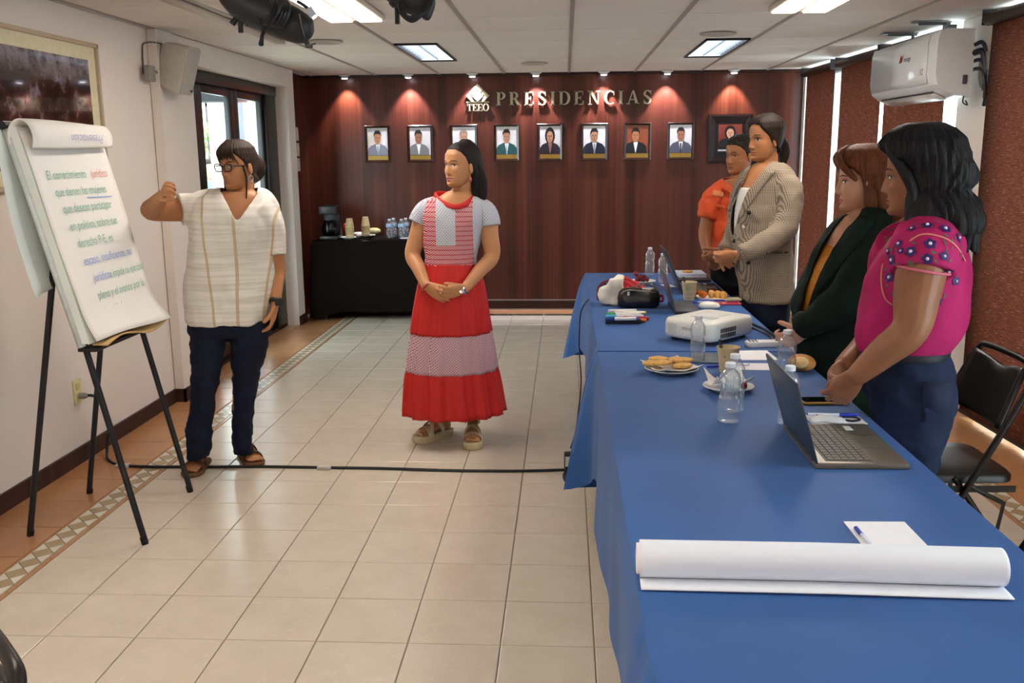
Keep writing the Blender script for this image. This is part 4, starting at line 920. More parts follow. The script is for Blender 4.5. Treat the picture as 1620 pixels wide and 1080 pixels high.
# ------------------------------------------------------------------ laptops (hinge edge towards the open room, users on the window side)
MT_KEY = M('24262a', .5); MT_LAPD = M('3c4650', .35, .3, var=.04); MT_LAPS = M('756d62', .35, .4, var=.05)
def m_screen(name, a, b_):
    g = N(name); v = g.noise(g.coord('Object', (3, 3, 3)), 2, 2); c = g.ramp(v, [(.45, a), (.55, b_)]); g.base(c); g.set(.1); g.l(c, g.b.inputs['Emission Color']); g.b.inputs['Emission Strength'].default_value = .5; return g.m
def laptop(hx, y0, y1, depth, top, lab, base=MT_LAPS, lid=MT_LAPD, keys=True, logo=False):
    """hinge along y at x = hx; base extends to +x; lid leans to top=(x,z)"""
    yc = (y0+y1)/2; t = thing('laptop', lab, 'laptop', (hx, yc, TZ)); w = y1-y0
    bo = MB().box2((hx, y0, TZ), (hx+depth, y1, TZ+.016), bevel=.005).build('base', base, t)
    d = V3(top[0]-hx, 0, top[1]-TZ); L = np.linalg.norm(d); d = d/L; n = np.cross(V3(0, 1, 0), d); n = n if n[0] < 0 else -n
    c = V3(hx+.006, yc, TZ+.012)+d*L/2; R = np.c_[n, V3(0, 1, 0), d]
    if np.linalg.det(R) < 0: R = np.c_[n, V3(0, -1, 0), d]
    lo = MB().box(c, (.007, w, L), R=R, bevel=.004).build('lid', lid, t)
    MB().box(c-n*.0040, (.001, w-.03, L-.035), R=R).build('screen', m_screen('screen_glow', '3f6f8c', '9fb8c4') if 'screen_glow' not in bpy.data.materials else bpy.data.materials['screen_glow'], lo, smooth=False)
    if logo: MB().box(c+n*.0040+d*.01, (.0012, .035, .028), R=R).build('logo', M('9aa0a6', .3, .6), lo, smooth=False)
    MB().tube([(hx+.004, y0+.03, TZ+.014), (hx+.004, y1-.03, TZ+.014)], .006, 8).build('hinge', MT_KEY, t)
    if keys:
        rows_ = 6; cols_ = 15; x0 = hx+.035; kw = (w-.035)/cols_; kd = .0185
        MB().box2((x0-.005, y0+.014, TZ+.0158), (x0+rows_*kd+.003, y1-.014, TZ+.0168)).build('keyboard_tray', M('55504a', .5), bo, smooth=False)
        kb = bpy.data.meshes.new('key'); q_ = MB().box((0, 0, 0), (kd-.0035, kw-.0035, .0025), bevel=.0008); P, F = q_.arrays(); kb.from_pydata(P.tolist(), [], F); kb.materials.append(M('5c564d', .5, var=.04))
        off = worldloc(bo)
        for i in range(rows_):
            for j in range(cols_):
                o = bpy.data.objects.new('key', kb); COL.objects.link(o); o.parent = bo; o.location = (x0+(i+.5)*kd-off[0], y0+.0175+(j+.5)*kw-off[1], TZ+.0178-off[2])
        MB().box2((hx+depth-.085, yc-.055, TZ+.0155), (hx+depth-.015, yc+.055, TZ+.0165)).build('touchpad', M('6a6257', .3), bo, smooth=False)
        MB().box2((hx+depth-.075, y1-.07, TZ+.0158), (hx+depth-.055, y1-.03, TZ+.0164)).build('sticker', M('d8d8d2', .5), bo, smooth=False)
    return t
laptop(.630, 2.297, 2.655, .235, (.568, .966), 'open grey laptop with dark lid next to the white face mask')
laptop(.540, 4.60, 4.93, .125, (.488, .945), 'open laptop with silver grey lid beside the black pouch', lid=M('7d746d', .3, .6), keys=False, base=M('3a3c40', .4), logo=True)
laptop(.655, 5.26, 5.62, .235, (.556, .99), 'open black laptop behind the paper coffee cup near table end', base=M('1c1d20', .25), lid=M('2c3238', .35))
# ------------------------------------------------------------------ projector
pc = V3(.617, 4.005, TZ); RZP = math.radians(-44)
t = thing('projector', 'white table projector with side vents and small lettering on the blue cloth', 'projector', pc, RZP)
MT_PJ = M('e2e4df', .3, spec=.45, var=.02); MT_PJS = M('cfd8dc', .35, var=.03)
def loc_part(mb, name, mat, par, **kw):
    o = mb.build(name, mat, None, **kw); o.parent = par; return o
def rr_ring(hx, hy, z, r, n=6):
    P = []
    for cx, cy, a0 in ((hx-r, hy-r, 0), (-hx+r, hy-r, 90), (-hx+r, -hy+r, 180), (hx-r, -hy+r, 270)):
        for i in range(n+1): a = math.radians(a0+90*i/n); P.append((cx+r*math.cos(a), cy+r*math.sin(a), z))
    return P
S = []
for k, z in ((.90, .014), (.97, .018), (1.0, .03), (1.0, .072), (.985, .086), (.95, .094), (.60, .099), (.02, .10)): S.append(rr_ring(.126*k, .163*k, z, .04*k))
pb = loc_part(MB().rings(S), 'housing', MT_PJ, t, angle=60)
for x, y in ((-.09, -.12), (.09, -.12), (-.09, .12), (.09, .12)): loc_part(MB().lathe([(.014, 0), (.014, .016)], 10, (x, y, 0)), 'foot', MT_KEY, t)
for i in range(9):
    for j in range(2): loc_part(MB().box((.1262, -.09+i*.0125, .036+.022*j), (.003, .0075, .018)), 'vent_slot', MT_KEY, pb, smooth=False)
for i in range(9): loc_part(MB().box((-.075, -.1625, .032+i*.0055), (.055, .003, .0020)), 'grille_slat', M('b4bcc0', .5), pb, smooth=False)
loc_part(MB().box((.0, .03, .0998), (.12, .09, .002), bevel=.001), 'lamp_cover', M('d6d8d4', .35), pb)
loc_part(MB().box((.02, -.06, .0995), (.11, .05, .002), bevel=.001), 'control_panel', M('b9bcbd', .4), pb)
loc_part(MB().lathe([(.036, 0), (.036, .02), (.030, .022), (.026, .012), (.001, .01)], 24, M3=rotx(-math.pi/2), c=(-.04, .155, .052)), 'lens', MT_KEY, pb)
o = text_part('lettering', 'EPSON', M('6a7076', .5), pb, V3(*worldloc(pb))+(-.02, -.1637, .055), (1, 0, 0), (0, 0, 1), .017)
MT_CBL = MT_CABLE
def cable(pts, r, lab, name='cable', mat=None, cat='cable', sub=6): return tag(MB().tube([V3(*p) for p in pts], r, 8, sub=sub, round_ends=True).build(name, mat or MT_CBL), lab, cat)
cable([(.735, 4.14, TZ+.04), (.80, 4.22, TZ+.035), (.875, 4.18, TZ+.012), (.90, 4.05, TZ+.007), (.905, 3.85, TZ+.007), (.90, 3.79, TZ+.007)], .0065, 'black projector power cable curving off the table edge')
cable([(.755, 4.12, TZ+.03), (.83, 4.13, TZ+.02), (.878, 4.02, TZ+.006), (.87, 3.92, TZ+.006), (.895, 3.84, TZ+.006)], .0055, 'black video cable curling beside the projector')
cable([(.13+.0, 5.06, TZ+.006), (.085, 4.95, TZ-.05), (.075, 4.8, .55), (.085, 4.72, .38), (.07, 4.70, .22), (.055, 4.60, .15), (.03, 4.46, .11)], .0035, 'thin black adapter lead hanging down the blue cloth side')
# ------------------------------------------------------------------ plates, cookies, napkins, fruit
def napkin(name, lab, x, y, z, s, rz, seed, amp=.018, mat=None, drape=.0):
    rn = random.Random(seed); n = 13; G = []
    ph = [rn.uniform(0, 6) for _ in range(6)]
    for i in range(n):
        r_ = []
        for j in range(n):
            a, b_ = (i/(n-1)-.5), (j/(n-1)-.5); e = (abs(a)+abs(b_))
            zz = amp*(.35+.65*math.sin(7*a+ph[0])*math.sin(6*b_+ph[1]))*.5+amp*e*e*1.6
            r_.append((a*s, b_*s, zz))
        G.append(r_)
    o = tag(MB().grid(G).build(name, mat or M('e9e8e6', .8, var=.02), solid=.0012), lab, 'napkin'); at0(o, x, y, z, rz); return o
px_, py_ = tb(1062, 588)
at0(plate(0, 0, 0, .098, 'white plate holding the cookies on the blue cloth'), px_, py_, TZ)
napkin('napkin', 'white paper napkin spread under the cookies', px_, py_, TZ+.009, .165, .5, 3, .016)
MT_COOK = M('d6a85f', .7, var=.18, scale=60, bump=.3)
ck = [(-.045, .03, 0, 'far end'), (.045, .025, .35, 'b'), (-.035, -.025, .5, 'c'), (.035, -.03, .2, 'd'), (-.075, -.005, .8, 'e'), (.02, .06, .9, 'f')]
labs = ['oval cookie lying uppermost at the back of plate', 'oval cookie on the pile side nearer the coffee cup', 'broad oval cookie at the front of the pile', 'oval cookie under the pile at the plate rim', 'half hidden cookie at the outer end of pile', 'cookie tucked under the others at the back']
for (dx, dy, a, _), lab, dz in zip(ck, labs, (.014, .011, .012, .003, .006, .005)):
    o = tag(MB().lathe([(.001, 0), (.03, 0), (.034, .004), (.033, .009), (.022, .012), (.001, .0125)], 24).build('cookie', MT_COOK), lab, 'cookie', group='cookies on the plate'); at0(o, px_+dx, py_+dy, TZ+.022+dz, a); o.scale = (1.08, .8, 1.1)
px2, py2 = tb(1152, 617)
at0(plate(0, 0, 0, .085, 'white plate with crumpled napkin behind the printed water bottle'), px2, py2, TZ)
napkin('napkin', 'crumpled white napkin on the plate with red grape', px2, py2, TZ+.009, .13, .2, 9, .03)
def grape(x, y, z, r, lab, col='7d1f24'): return tag(MB().sphere((x, y, z), (r, r, r*1.1), 14, 10).build('grape', M(col, .25, var=.2)), lab, 'grape')
g1 = onz(1177, 611, TZ+.03); grape(g1[0], g1[1], TZ+.032, .011, 'single red grape on the napkin plate')
pr = tb(1016, 449); at0(plate(0, 0, 0, .085, 'white plate of red grapes at far end of table'), pr[0], pr[1]+.02, TZ)
rn = random.Random(2)
for i in range(14):
    a = rn.uniform(0, 6.28); r_ = rn.uniform(0, .045); grape(pr[0]-.01+r_*math.cos(a), pr[1]+.02+r_*math.sin(a), TZ+.026+.016*(i//6), .0125, 'red grape in the bunch on the far plate').__setitem__('group', 'grapes on the far plate')
b_ = onz(1268, 586, TZ); t = thing('bread_roll', 'torn crusty bread roll near the water bottle at table edge', 'bread', (b_[0], b_[1], TZ))
MB().sphere((b_[0]+.0, b_[1], TZ+.030), (.048, .062, .030), 20, 12).build('crust', M('b97a3a', .6, var=.25, scale=30, bump=.2), t)
MB().sphere((b_[0]-.012, b_[1]-.03, TZ+.036), (.034, .036, .022), 16, 10).build('crumb', M('e3bd83', .8, var=.15, scale=80, bump=.4), t)
# mandarin pieces and peel on paper
MT_ORG = M('e07a24', .45, var=.12, scale=90, bump=.1); MT_SEG = M('f0b45e', .4, var=.15, scale=50)
mm = onz(1112, 466, TZ+.02)
def bowl_peel(c, r, tilt, rz, lab):
    P = [(.001, -r*.98), (r*.5, -r*.85), (r*.86, -r*.5), (r, -.0), (r*.93, r*.18), (r*.88, r*.16), (r*.93, 0), (r*.8, -r*.46), (r*.45, -r*.78), (.001, -r*.9)]
    o = tag(MB().lathe(P, 18, (0, 0, 0), M3=rotz(rz)@rotx(tilt)).build('orange_peel', MT_ORG), lab, 'orange peel'); o.location = [float(q_) for q_ in c]; return o
bowl_peel((mm[0], mm[1], TZ+.030), .028, .5, 2.4, 'curled half of orange mandarin peel beside the coffee cup')
bowl_peel((mm[0]-.055, mm[1]+.02, TZ+.028), .026, -.6, .4, 'piece of orange mandarin peel against paper cup')
for i, (u, v) in enumerate(((1122, 466), (1132, 467), (1141, 468))):
    c = onz(u, v, TZ+.02); t = thing('mandarin_piece', ['peeled mandarin piece nearest the curled peel', 'peeled mandarin piece in the middle of the napkin', 'peeled mandarin piece nearest the table edge'][i], 'mandarin', (c[0], c[1], TZ))
    for s in range(4):
        a = s*.75-1.1; MB().sphere((c[0]+.014*math.cos(a), c[1]+.014*math.sin(a), TZ+.024), (.020, .008, .021), 12, 8, R=rotz(a)).build('segment', MT_SEG, t)
napkin('napkin', 'white napkin under mandarin pieces', onz(1124, 471, TZ)[0], onz(1124, 471, TZ)[1], TZ+.0005, .15, .2, 5, .004)
# ------------------------------------------------------------------ paper cups with spoon
def paper_cup(x, y, lab, spoon=True, mark=True, h=.092):
    t = thing('paper_cup', lab, 'cup', (x, y, TZ))
    MB().lathe([(.0275, 0), (.029, .001), (.0405, h-.004), (.0425, h-.001), (.0425, h+.001), (.0405, h+.001), (.0385, h-.006), (.027, .006), (.001, .005)], 28, (x, y, TZ)).build('wall', M('cdbb92', .6, var=.05), t)
    MB().lathe([(.0372, h-.022), (.001, h-.021)], 24, (x, y, TZ), cap=False).build('coffee', M('5a3a22', .2), t)
    MB().lathe([(.0301, .010), (.0306, .013)], 28, (x, y, TZ), cap=False).build('band', M('6f8f4a', .6), t)
    d = unit(V3(-x, -y, 0)); rt = np.cross(V3(0, 0, 1), d)
    for k, (a, zc, s) in enumerate(((-.012, .058, 1), (.004, .060, .9), (.012, .030, .8), (-.002, .034, .6))):
        c = V3(x, y, TZ+zc)+d*(.0283+zc*.135)+rt*a
        MB().add([c, c+rt*.006*s+V3(0, 0, .006), c+V3(0, 0, .014*s), c-rt*.004*s+V3(0, 0, .006)], [(0, 1, 2, 3)]).build('leaf_print', M('6f9a62', .6), t, smooth=False)
    if spoon: MB().tube([(x-.012, y+.01, TZ+.02), (x-.026, y+.0, TZ+h), (x-.034, y-.004, TZ+h+.028)], [(.0045, .002)]*3, 8, sub=3).build('stirrer', M('3b4048', .4), t)
p = tb(1151, 588); paper_cup(p[0], p[1], 'beige paper coffee cup with dark stirrer behind the printed bottle')
p = tb(1090, 474); paper_cup(p[0], p[1], 'beige paper coffee cup with stirrer beside mandarin peel', h=.098)
# ------------------------------------------------------------------ papers, pens, phones, small things
MT_WP = M('eceaf0', .75, var=.02)
def sheet(u0, v0, sx, sy, rz, lab, dz=0., mat=None, name='note_paper', th=.0015):
    p = onz(u0, v0, TZ); o = tag(MB().box((0, 0, th/2), (sx, sy, th)).build(name, mat or MT_WP, smooth=False), lab, 'paper'); at0(o, p[0], p[1], TZ+dz, rz); return o
sheet(1194, 562, .14, .175, .05, 'blank white note paper beside the coffee cup, farther one'); sheet(1192, 580, .15, .11, -.03, 'blank white note paper beside the coffee cup, with pen end on it', .0)
sheet(1404, 850, .13, .165, .02, 'blank white note sheet with blue pen behind the paper roll')
sheet(1320, 663, .16, .11, .05, 'white sheet under the face mask')
sheet(1150, 474, .14, .07, .1, 'cream folded papers at table edge beside the pink phone', mat=M('e2d9b4', .8), th=.008)
sheet(1057, 452, .06, .12, .2, 'small white card between the far laptops and grapes')
def pen(a, c, lab, col='2a3ab0', body='d5dae8', r=.0042, z=None):
    a = V3(*a); c = V3(*c); t = thing('pen', lab, 'pen', (a+c)/2); d = c-a
    MB().tube([a, a+d*.62], r*.9, 10).build('barrel', M(body, .25), t); MB().tube([a+d*.62, a+d*.97, c], [r*1.1, r*1.1, r*.6], 10).build('cap', M(col, .3), t); MB().tube([a-unit(d)*.006, a], [.0008, r*.8], 8).build('tip', M(col, .3), t)
def tp3(u, v, dz=.006): p = onz(u, v, TZ+dz); return (p[0], p[1], TZ+dz)
pen(tp3(1380, 865), tp3(1353, 834), 'clear pen with blue cap lying on the note sheet'); pen(tp3(1278, 655, .014), tp3(1358, 656, .014), 'clear pen with blue cap resting on the face mask', r=.0048)
pen(tp3(1184, 576), tp3(1118, 580), 'blue pen lying beside the paper coffee cup and silver phone'); pen(tp3(1105, 474), tp3(1147, 475), 'violet blue pen beside the pink phone', col='4a3ab0', body='7d7ad0')
pen(tp3(1123, 477), tp3(1092, 478), 'clear pen with blue cap at the foot of the far cup')
def phone(u, v, sx, sy, rz, lab, case, scr='0b0c10', r=.012):
    p = onz(u, v, TZ); t = thing('phone', lab, 'phone', (p[0], p[1], TZ), rz)
    S = [rr_ring(sx/2*k, sy/2*k, z, r) for k, z in ((.97, 0), (1, .002), (1, .0075), (.97, .009))]
    bo = loc_part(MB().rings(S), 'case', case, t); loc_part(MB().rings([rr_ring(sx/2-.004, sy/2-.004, z, r) for z in (.0088, .0096)]), 'screen', M(scr, .05, spec=.7), bo)
    return t
phone(1302, 636, .145, .072, .05, 'dark phone with golden rim under the clasped hands', M('b08a4a', .3, .8)); phone(1120, 568, .13, .15, -.15, 'silver tablet phone lying beside the water bottle by projector', M('a9aeb6', .3, .7), '15181d')
phone(1148, 481, .155, .075, .05, 'pink phone next to the white mouse', M('c4455f', .4), 'b03a55')
p = tb(1111, 487); p = (p[0]+.035, p[1]); t = thing('computer_mouse', 'white computer mouse near the pink phone', 'mouse', (p[0], p[1], TZ), .1)
loc_part(MB().rings([rr_ring(.055*k, .03*k, z, .028*k, 8) for k, z in ((.92, 0), (1, .006), (.98, .014), (.85, .024), (.6, .030), (.2, .033), (.02, .0332))]), 'shell', M('e6e4da', .3), t, angle=180)
loc_part(MB().box((.03, 0, .0295), (.03, .002, .004)), 'button_gap', M('9a9890', .5), t, smooth=False); loc_part(MB().lathe([(.006, -.003), (.006, .003)], 10, (.03, 0, .0285), M3=rotx(1.57)), 'wheel', M('6a6a6a', .5), t)
p = tb(1208, 547); t = thing('remote_control', 'white projector remote with dark buttons beside the projector', 'remote', (p[0], p[1], TZ), .08)
bo = loc_part(MB().rings([rr_ring(.075*k, .03*k, z, .018*k) for k, z in ((.94, 0), (1, .006), (1, .016), (.94, .021), (.1, .022))]), 'body', M('dfe2e4', .35), t)
for i in range(3):
    for j in range(3): loc_part(MB().box((-.058+i*.013, -.014+j*.014, .0222), (.008, .006, .003), bevel=.001), 'button', M('3a3d44' if (i+j) % 3 else '8a8f96', .5), bo)
loc_part(MB().lathe([(.011, 0), (.01, .003), (.001, .003)], 14, (.058, 0, .0215)), 'dial', M('55585e', .5), bo)
# notebook with cookie plate at the far end and dark tablet
p = tb(1092, 436); t = thing('notebook', 'thick white notebook with a cookie on it at far table end', 'notebook', (p[0], p[1], TZ), .03)
loc_part(MB().box((0, 0, .011), (.17, .21, .018)), 'pages', M('dfe2ea', .7), t, smooth=False); loc_part(MB().box((0, 0, .0215), (.175, .215, .003)), 'cover', M('d3d9e8', .5), t, smooth=False); loc_part(MB().box((.088, 0, .011), (.004, .215, .022)), 'spine', M('3a3f4c', .5), t, smooth=False)
o = tag(MB().lathe([(.001, 0), (.03, 0), (.034, .004), (.03, .011), (.001, .012)], 20).build('cookie', MT_COOK), 'single cookie lying on the white notebook', 'cookie'); at0(o, p[0]-.02, p[1]-.01, TZ+.0235)
p = tb(1088, 443); o = tag(MB().box((0, 0, .008), (.20, .10, .014), bevel=.004).build('tablet_case', M('2c1d1c', .5)), 'dark brown tablet case in front of the white notebook', 'tablet'); at0(o, p[0]+.03, p[1]-.05, TZ)
# face mask
p = tb(1308, 665); t = thing('face_mask', 'white folding face mask with dark ear loop behind the near laptop', 'face mask', (p[0], p[1], TZ+.002))
rows = [[(p[0]-.05+.10*i/10, p[1]-.035+.07*j/6+.008*math.sin(i*.6), TZ+.004+.012*math.sin(3.14*i/10)*math.sin(3.14*j/6)) for i in range(11)] for j in range(7)]
MB().grid(rows).build('cup', M('e8e6e8', .8, var=.02), t, solid=.002)
MB().tube([(p[0]+.05, p[1]+.02, TZ+.006), (p[0]+.085, p[1]+.022, TZ+.005), (p[0]+.095, p[1]-.005, TZ+.005), (p[0]+.07, p[1]-.02, TZ+.005), (p[0]+.05, p[1]-.015, TZ+.006)], .0032, 6, sub=5).build('ear_loop', M('1d1a24', .6), t)
MB().prism([(-.004, -.004), (.004, -.003), (0, .006)], (p[0]-.03, p[1], TZ+.0175), (1, 0, 0), (0, 1, 0), .0005).build('print_mark', MT_KEY, t, smooth=False)
# ------------------------------------------------------------------ markers, eraser, pouch, bags
def marker(u0, v0, u1, v1, body, cap, end, lab, dz=.009):
    a = V3(*tp3(u0, v0, dz)); c = V3(*tp3(u1, v1, dz)); d = c-a; t = thing('marker', lab, 'marker', (a+c)/2)
    MB().tube([a+d*.25, a+d*.95, c], [.0085, .0085, .006], 12).build('barrel', M(body, .35), t); MB().tube([a, a+d*.03, a+d*.28], [.006, .009, .009], 12).build('cap', M(cap, .35), t); MB().tube([c-d*.06, c], [.0088, .0075], 12).build('end_plug', M(end, .35), t)
marker(962, 492, 1007, 491, 'e6e3e0', 'dcd9d8', 'e0dde0', 'white marker lying farthest back, next to the pouch'); marker(972, 494, 1022, 494.5, 'e4e2d6', 'd8d6d0', 'd9c23a', 'white marker with yellow end')
marker(958, 497, 1014, 497, 'e6e2dc', '3f9a5a', 'd8d2d8', 'marker with green cap and orange tip'); marker(958, 500.5, 1018, 500, 'd9d4e2', '55b0e0', 'dcd8ea', 'marker with light blue cap', .011)
marker(957.5, 504.5, 1009, 503.5, 'e8e4e4', '233a80', '5a5ac0', 'marker with dark blue cap on top of eraser', .03); marker(1027, 503.5, 985, 502.5, '8a1f2c', 'a02234', '8a1f2c', 'dark red marker under the others', .009)
marker(1023, 506.5, 985, 506, 'd8d4d0', 'e8772a', 'd8d4d0', 'marker with bright orange cap beside eraser')
p = tb(985, 509); o = tag(MB().box((0, 0, .012), (.165, .05, .022), bevel=.005).build('board_eraser', M('23252a', .5)), 'black board eraser in front of the markers', 'eraser'); at0(o, p[0], p[1]-.035, TZ, 0.0)
# black pouch with open zip
p0, p1 = V3(*tp3(986, 487, 0)), V3(*tp3(1046, 488, 0)); c = (p0+p1)/2+V3(-.015, .04, 0)
t = thing('zip_pouch', 'black leather zip pouch standing half open beside the white bag', 'pouch', c)
S = []
for z, w_, d_ in ((0, .092, .04), (.012, .105, .05), (.05, .107, .048), (.08, .10, .032), (.096, .085, .018), (.10, .07, .012)):
    th = np.linspace(0, 2*math.pi, 36, endpoint=False); S.append([c+V3(w_*np.sign(math.cos(a))*abs(math.cos(a))**.6+.004*math.sin(5*a+40*z), d_*np.sign(math.sin(a))*abs(math.sin(a))**.8+.003*math.sin(7*a+30*z), z) for a in th])
MB().rings(S).build('body', M('17161a', .3, spec=.6, var=.3, scale=30, bump=.5), t, angle=180)
MB().tube([c+V3(-.095, -.02, .07), c+V3(-.06, -.03, .092), c+V3(.0, -.026, .088), c+V3(.06, -.03, .082), c+V3(.1, -.01, .075)], .004, 6, sub=5).build('zip', M('8a8680', .35, .7), t)
MB().tube([c+V3(-.09, .0, .078), c+V3(-.02, .01, .106), c+V3(.06, .008, .118), c+V3(.1, .0, .085)], .004, 6, sub=5).build('zip_edge', M('8a8680', .35, .7), t)
MB().box(c+V3(-.055, -.036, .075), (.014, .004, .022), bevel=.002).build('zip_pull', MT_CHROME, t)
MB().box(c+V3(.045, -.012, .094), (.06, .012, .016), rz=.1, bevel=.002).build('tissue', M('dcdcd6', .8), t)
MB().tube([c+V3(.10, .02, .05), c+V3(.122, .03, .055), c+V3(.125, .02, .03), c+V3(.10, .01, .03)], .007, 7, sub=4).build('wrist_strap', M('b8203a', .5), t)
def arrays_wrinkle_(amp, freq):
    def post(me, off):
        no = [v.normal.copy() for v in me.vertices]
        for v, n_ in zip(me.vertices, no):
            p = Vector((v.co.x*freq, v.co.y*freq, v.co.z*freq*.5)); v.co += n_*noise.noise(p)*amp
        return me
    return post
# white bag and red straps behind
c = V3(*tp3(967, 486, 0))+V3(0, .07, 0)
t = thing('tote_bag', 'crumpled white cloth bag standing upright with red and navy straps', 'bag', c)
ol = [(952, 480), (947, 466), (949, 456), (962, 451), (966, 441), (975, 438), (987, 438), (988, 460), (989, 486), (968, 493), (958, 490)]
yb_ = c[1]-.01; P = []; base_z = TZ
fr_ = [ony(u, v, yb_) for u, v in ol]; mz = min(p[2] for p in fr_)
fr_ = [V3(p[0], p[1], max(TZ+.001, p[2])) for p in fr_]; ce_ = sum(fr_)/len(fr_)
S = []
for dy, k in ((-.030, .90), (-.024, .985), (0, 1.), (.03, 1.), (.045, .96), (.052, .85)): S.append([ce_+(p-ce_)*V3(k, 1, k)+V3(0, dy+.01, 0) for p in fr_])
S = [[V3(p[0], p[1], max(p[2], TZ)) for p in r__] for r__ in S]
MB().rings(S).build('bag_body', M('e3dfd4', .8, var=.05), t, remesh=.005, relax=2, post=arrays_wrinkle_(.016, 24), angle=180)
for k, (pts, col, r_) in enumerate((([(-.062, .03, .02), (-.068, .05, .07), (-.045, .07, .105), (.0, .08, .12)], '5a1a2c', (.007, .003)), ([(-.06, .06, .02), (-.062, .08, .07), (-.02, .10, .10)], '1f2450', (.009, .003)), ([(.04, .06, .12), (.10, .04, .10), (.16, .0, .05), (.20, -.02, .03)], 'c02a38', (.014, .004)), ([(.04, .12, .13), (.09, .12, .12), (.15, .08, .08), (.2, .06, .04)], 'a81f30', (.014, .004)), ([(.06, .0, .06), (.10, .04, .085), (.17, .10, .05)], 'c22c3c', (.012, .004)))):
    MB().tube([c+V3(*q_) for q_ in pts], [r_]*len(pts), 10, sub=6, ref=(0, .3, 1)).build('strap', M(col, .6, var=.1), t)
MB().sphere(c+V3(.10, .16, .035), (.085, .07, .04), 18, 10).build('lining', M('c9cdc9', .7, var=.1), t)
b = MB(); b.sphere(c+V3(.11, .15, .05), (.085, .06, .05), 20, 12); b.sphere(c+V3(.17, .16, .03), (.06, .06, .035), 16, 10); b.sphere(c+V3(.08, .15, .06), (.05, .045, .045), 16, 10)
b.build('red_lining', M('b5232f', .65, var=.15), t, remesh=.006, relax=2, post=arrays_wrinkle_(.03, 26), angle=180)
MB().tube([c+V3(.09, .05, .09), c+V3(.13, .055, .086), c+V3(.16, .05, .07)], [(.018, .004)]*3, 8, sub=4, ref=(0, 1, .3)).build('striped_patch', M('cf8f8a', .6, var=.3, scale=120), t)
# ------------------------------------------------------------------ the big paper roll
a, c = V3(.142, 1.668, TZ), V3(.80, 1.652, TZ)
t = thing('paper_roll', 'thick loose roll of white flipchart paper across the blue table', 'paper roll', (a+c)/2)
d = unit(c-a); nn = np.cross(V3(0, 0, 1), d); R_ = .0365
def spiral(r0, turns, gap, n=90, a0=-1.9):
    L = []
    for i in range(n+1):
        th = a0-turns*2*math.pi*i/n; r_ = r0-gap*i/n; L.append((r_*math.cos(th), r_*math.sin(th)))
    return L
prof = [(-.062, -R_+.0005), (-.045, -R_+.0015), (-.02, -R_+.0012)]+spiral(R_, 2.6, .012, 110, -1.62)
rows = []
for s, dx in ((0, 0), (.012, 0), (.5, 0), (.99, 0), (1, 0)):
    rows.append([a+(c-a)*s+nn*q_[0]+V3(0, 0, q_[1]*.96+R_+.001+.002*math.sin(s*3)) for q_ in prof])
MB().grid(rows).build('sheet', M('e6ebf6', .6, var=.02, scale=4), t, solid=.0022, angle=180)
MB().tube([a+d*-.006+V3(0, 0, R_), a+d*.04+V3(0, 0, R_)], [.027, .027], 24, cap=False).build('inner_layer', MT_WP, t, solid=.004)
# ================================================================== people: shared body tools
def m_skin(col):
    g = N('skin_'+col); c = lin(col); v = g.noise(g.coord('Object'), 14, 4); f = g.noise(g.coord('Object'), 90, 3)
    g.base(g.ramp(v, [(.3, (c[0]*.90, c[1]*.86, c[2]*.84, 1)), (.7, (min(1, c[0]*1.06), c[1]*1.03, c[2], 1))]))
    g.set(.48, 0, .38, **{'Subsurface Weight': .12, 'Subsurface Scale': .01}); g.b.inputs['Subsurface Radius'].default_value = (1., .35, .2); g.bump(f, .04, .002); return g.m
def m_hair(col, hi):
    g = N('hair_'+col); v = g.noise(g.coord('Object', (150, 150, 9)), 1, 3, .6); w_ = g.noise(g.coord('Object', (9, 9, 3)), 1, 2)
    g.base(g.mix(g.math('MULTIPLY', g.math('MULTIPLY', v, w_), 1.5), col, hi)); g.set(.55, 0, .22); g.bump(v, .9, .004); return g.m
_Z = [-.120, -.112, -.098, -.078, -.055, -.03, 0., .03, .06, .085, .105, .116, .119]
_HW = [.012, .032, .046, .057, .064, .068, .071, .0745, .073, .062, .040, .018, .003]
_YF = [.058, .080, .088, .0875, .087, .0885, .0885, .092, .090, .076, .050, .022, .004]
_YB = [-.020, -.022, -.008, .024, .056, .078, .090, .098, .096, .080, .052, .024, .004]
def hprof(z): return np.interp(z, _Z, _HW), np.interp(z, _Z, _YF), np.interp(z, _Z, _YB)
def gs(a, b, s): return math.exp(-((a-b)/s)**2)
def relief(x, z, f):
    ax = abs(x)
    n = np.interp(z, [-.060, -.055, -.050, -.044, -.037, -.02, .0, .015, .03], [0, .001, .009, .0205, .0225, .0155, .0085, .0035, 0])*f.get('nose', 1)
    wn = np.interp(z, [-.06, -.044, -.03, .0, .02], [.012, .0105, .0095, .0075, .010])
    y = n*math.exp(-(ax/wn)**2)
    y += .0075*gs(ax, .0135, .0055)*gs(z, -.044, .007)*f.get('nose', 1)
    y -= .0085*gs(ax, .031, .017)*gs(z, .0, .011)
    y += .0035*gs(z, .017, .008)*(1 if ax < .03 else gs(ax, .03, .02))
    y += .0055*gs(z, -.0665, .0048)*gs(ax, 0, .019)+.0065*gs(z, -.0775, .0055)*gs(ax, 0, .017)-.0045*gs(z, -.0718, .0026)*gs(ax, 0, .023)
    y -= .0035*gs(z, -.088, .006)*gs(ax, 0, .022)
    y += .006*gs(z, -.105, .012)*gs(ax, 0, .018)
    y += f.get('cheek', .004)*gs(ax, .043, .02)*gs(z, -.03, .022)
    return y
EXP = 2.25
def face_y(x, z, f):
    hw, yf, yb = hprof(z); c = min(.999, (abs(x)/hw)**(EXP/2)); s = math.sqrt(1-c*c); return yf*s**(2/EXP)+relief(x, z, f)*min(1, s*1.6)
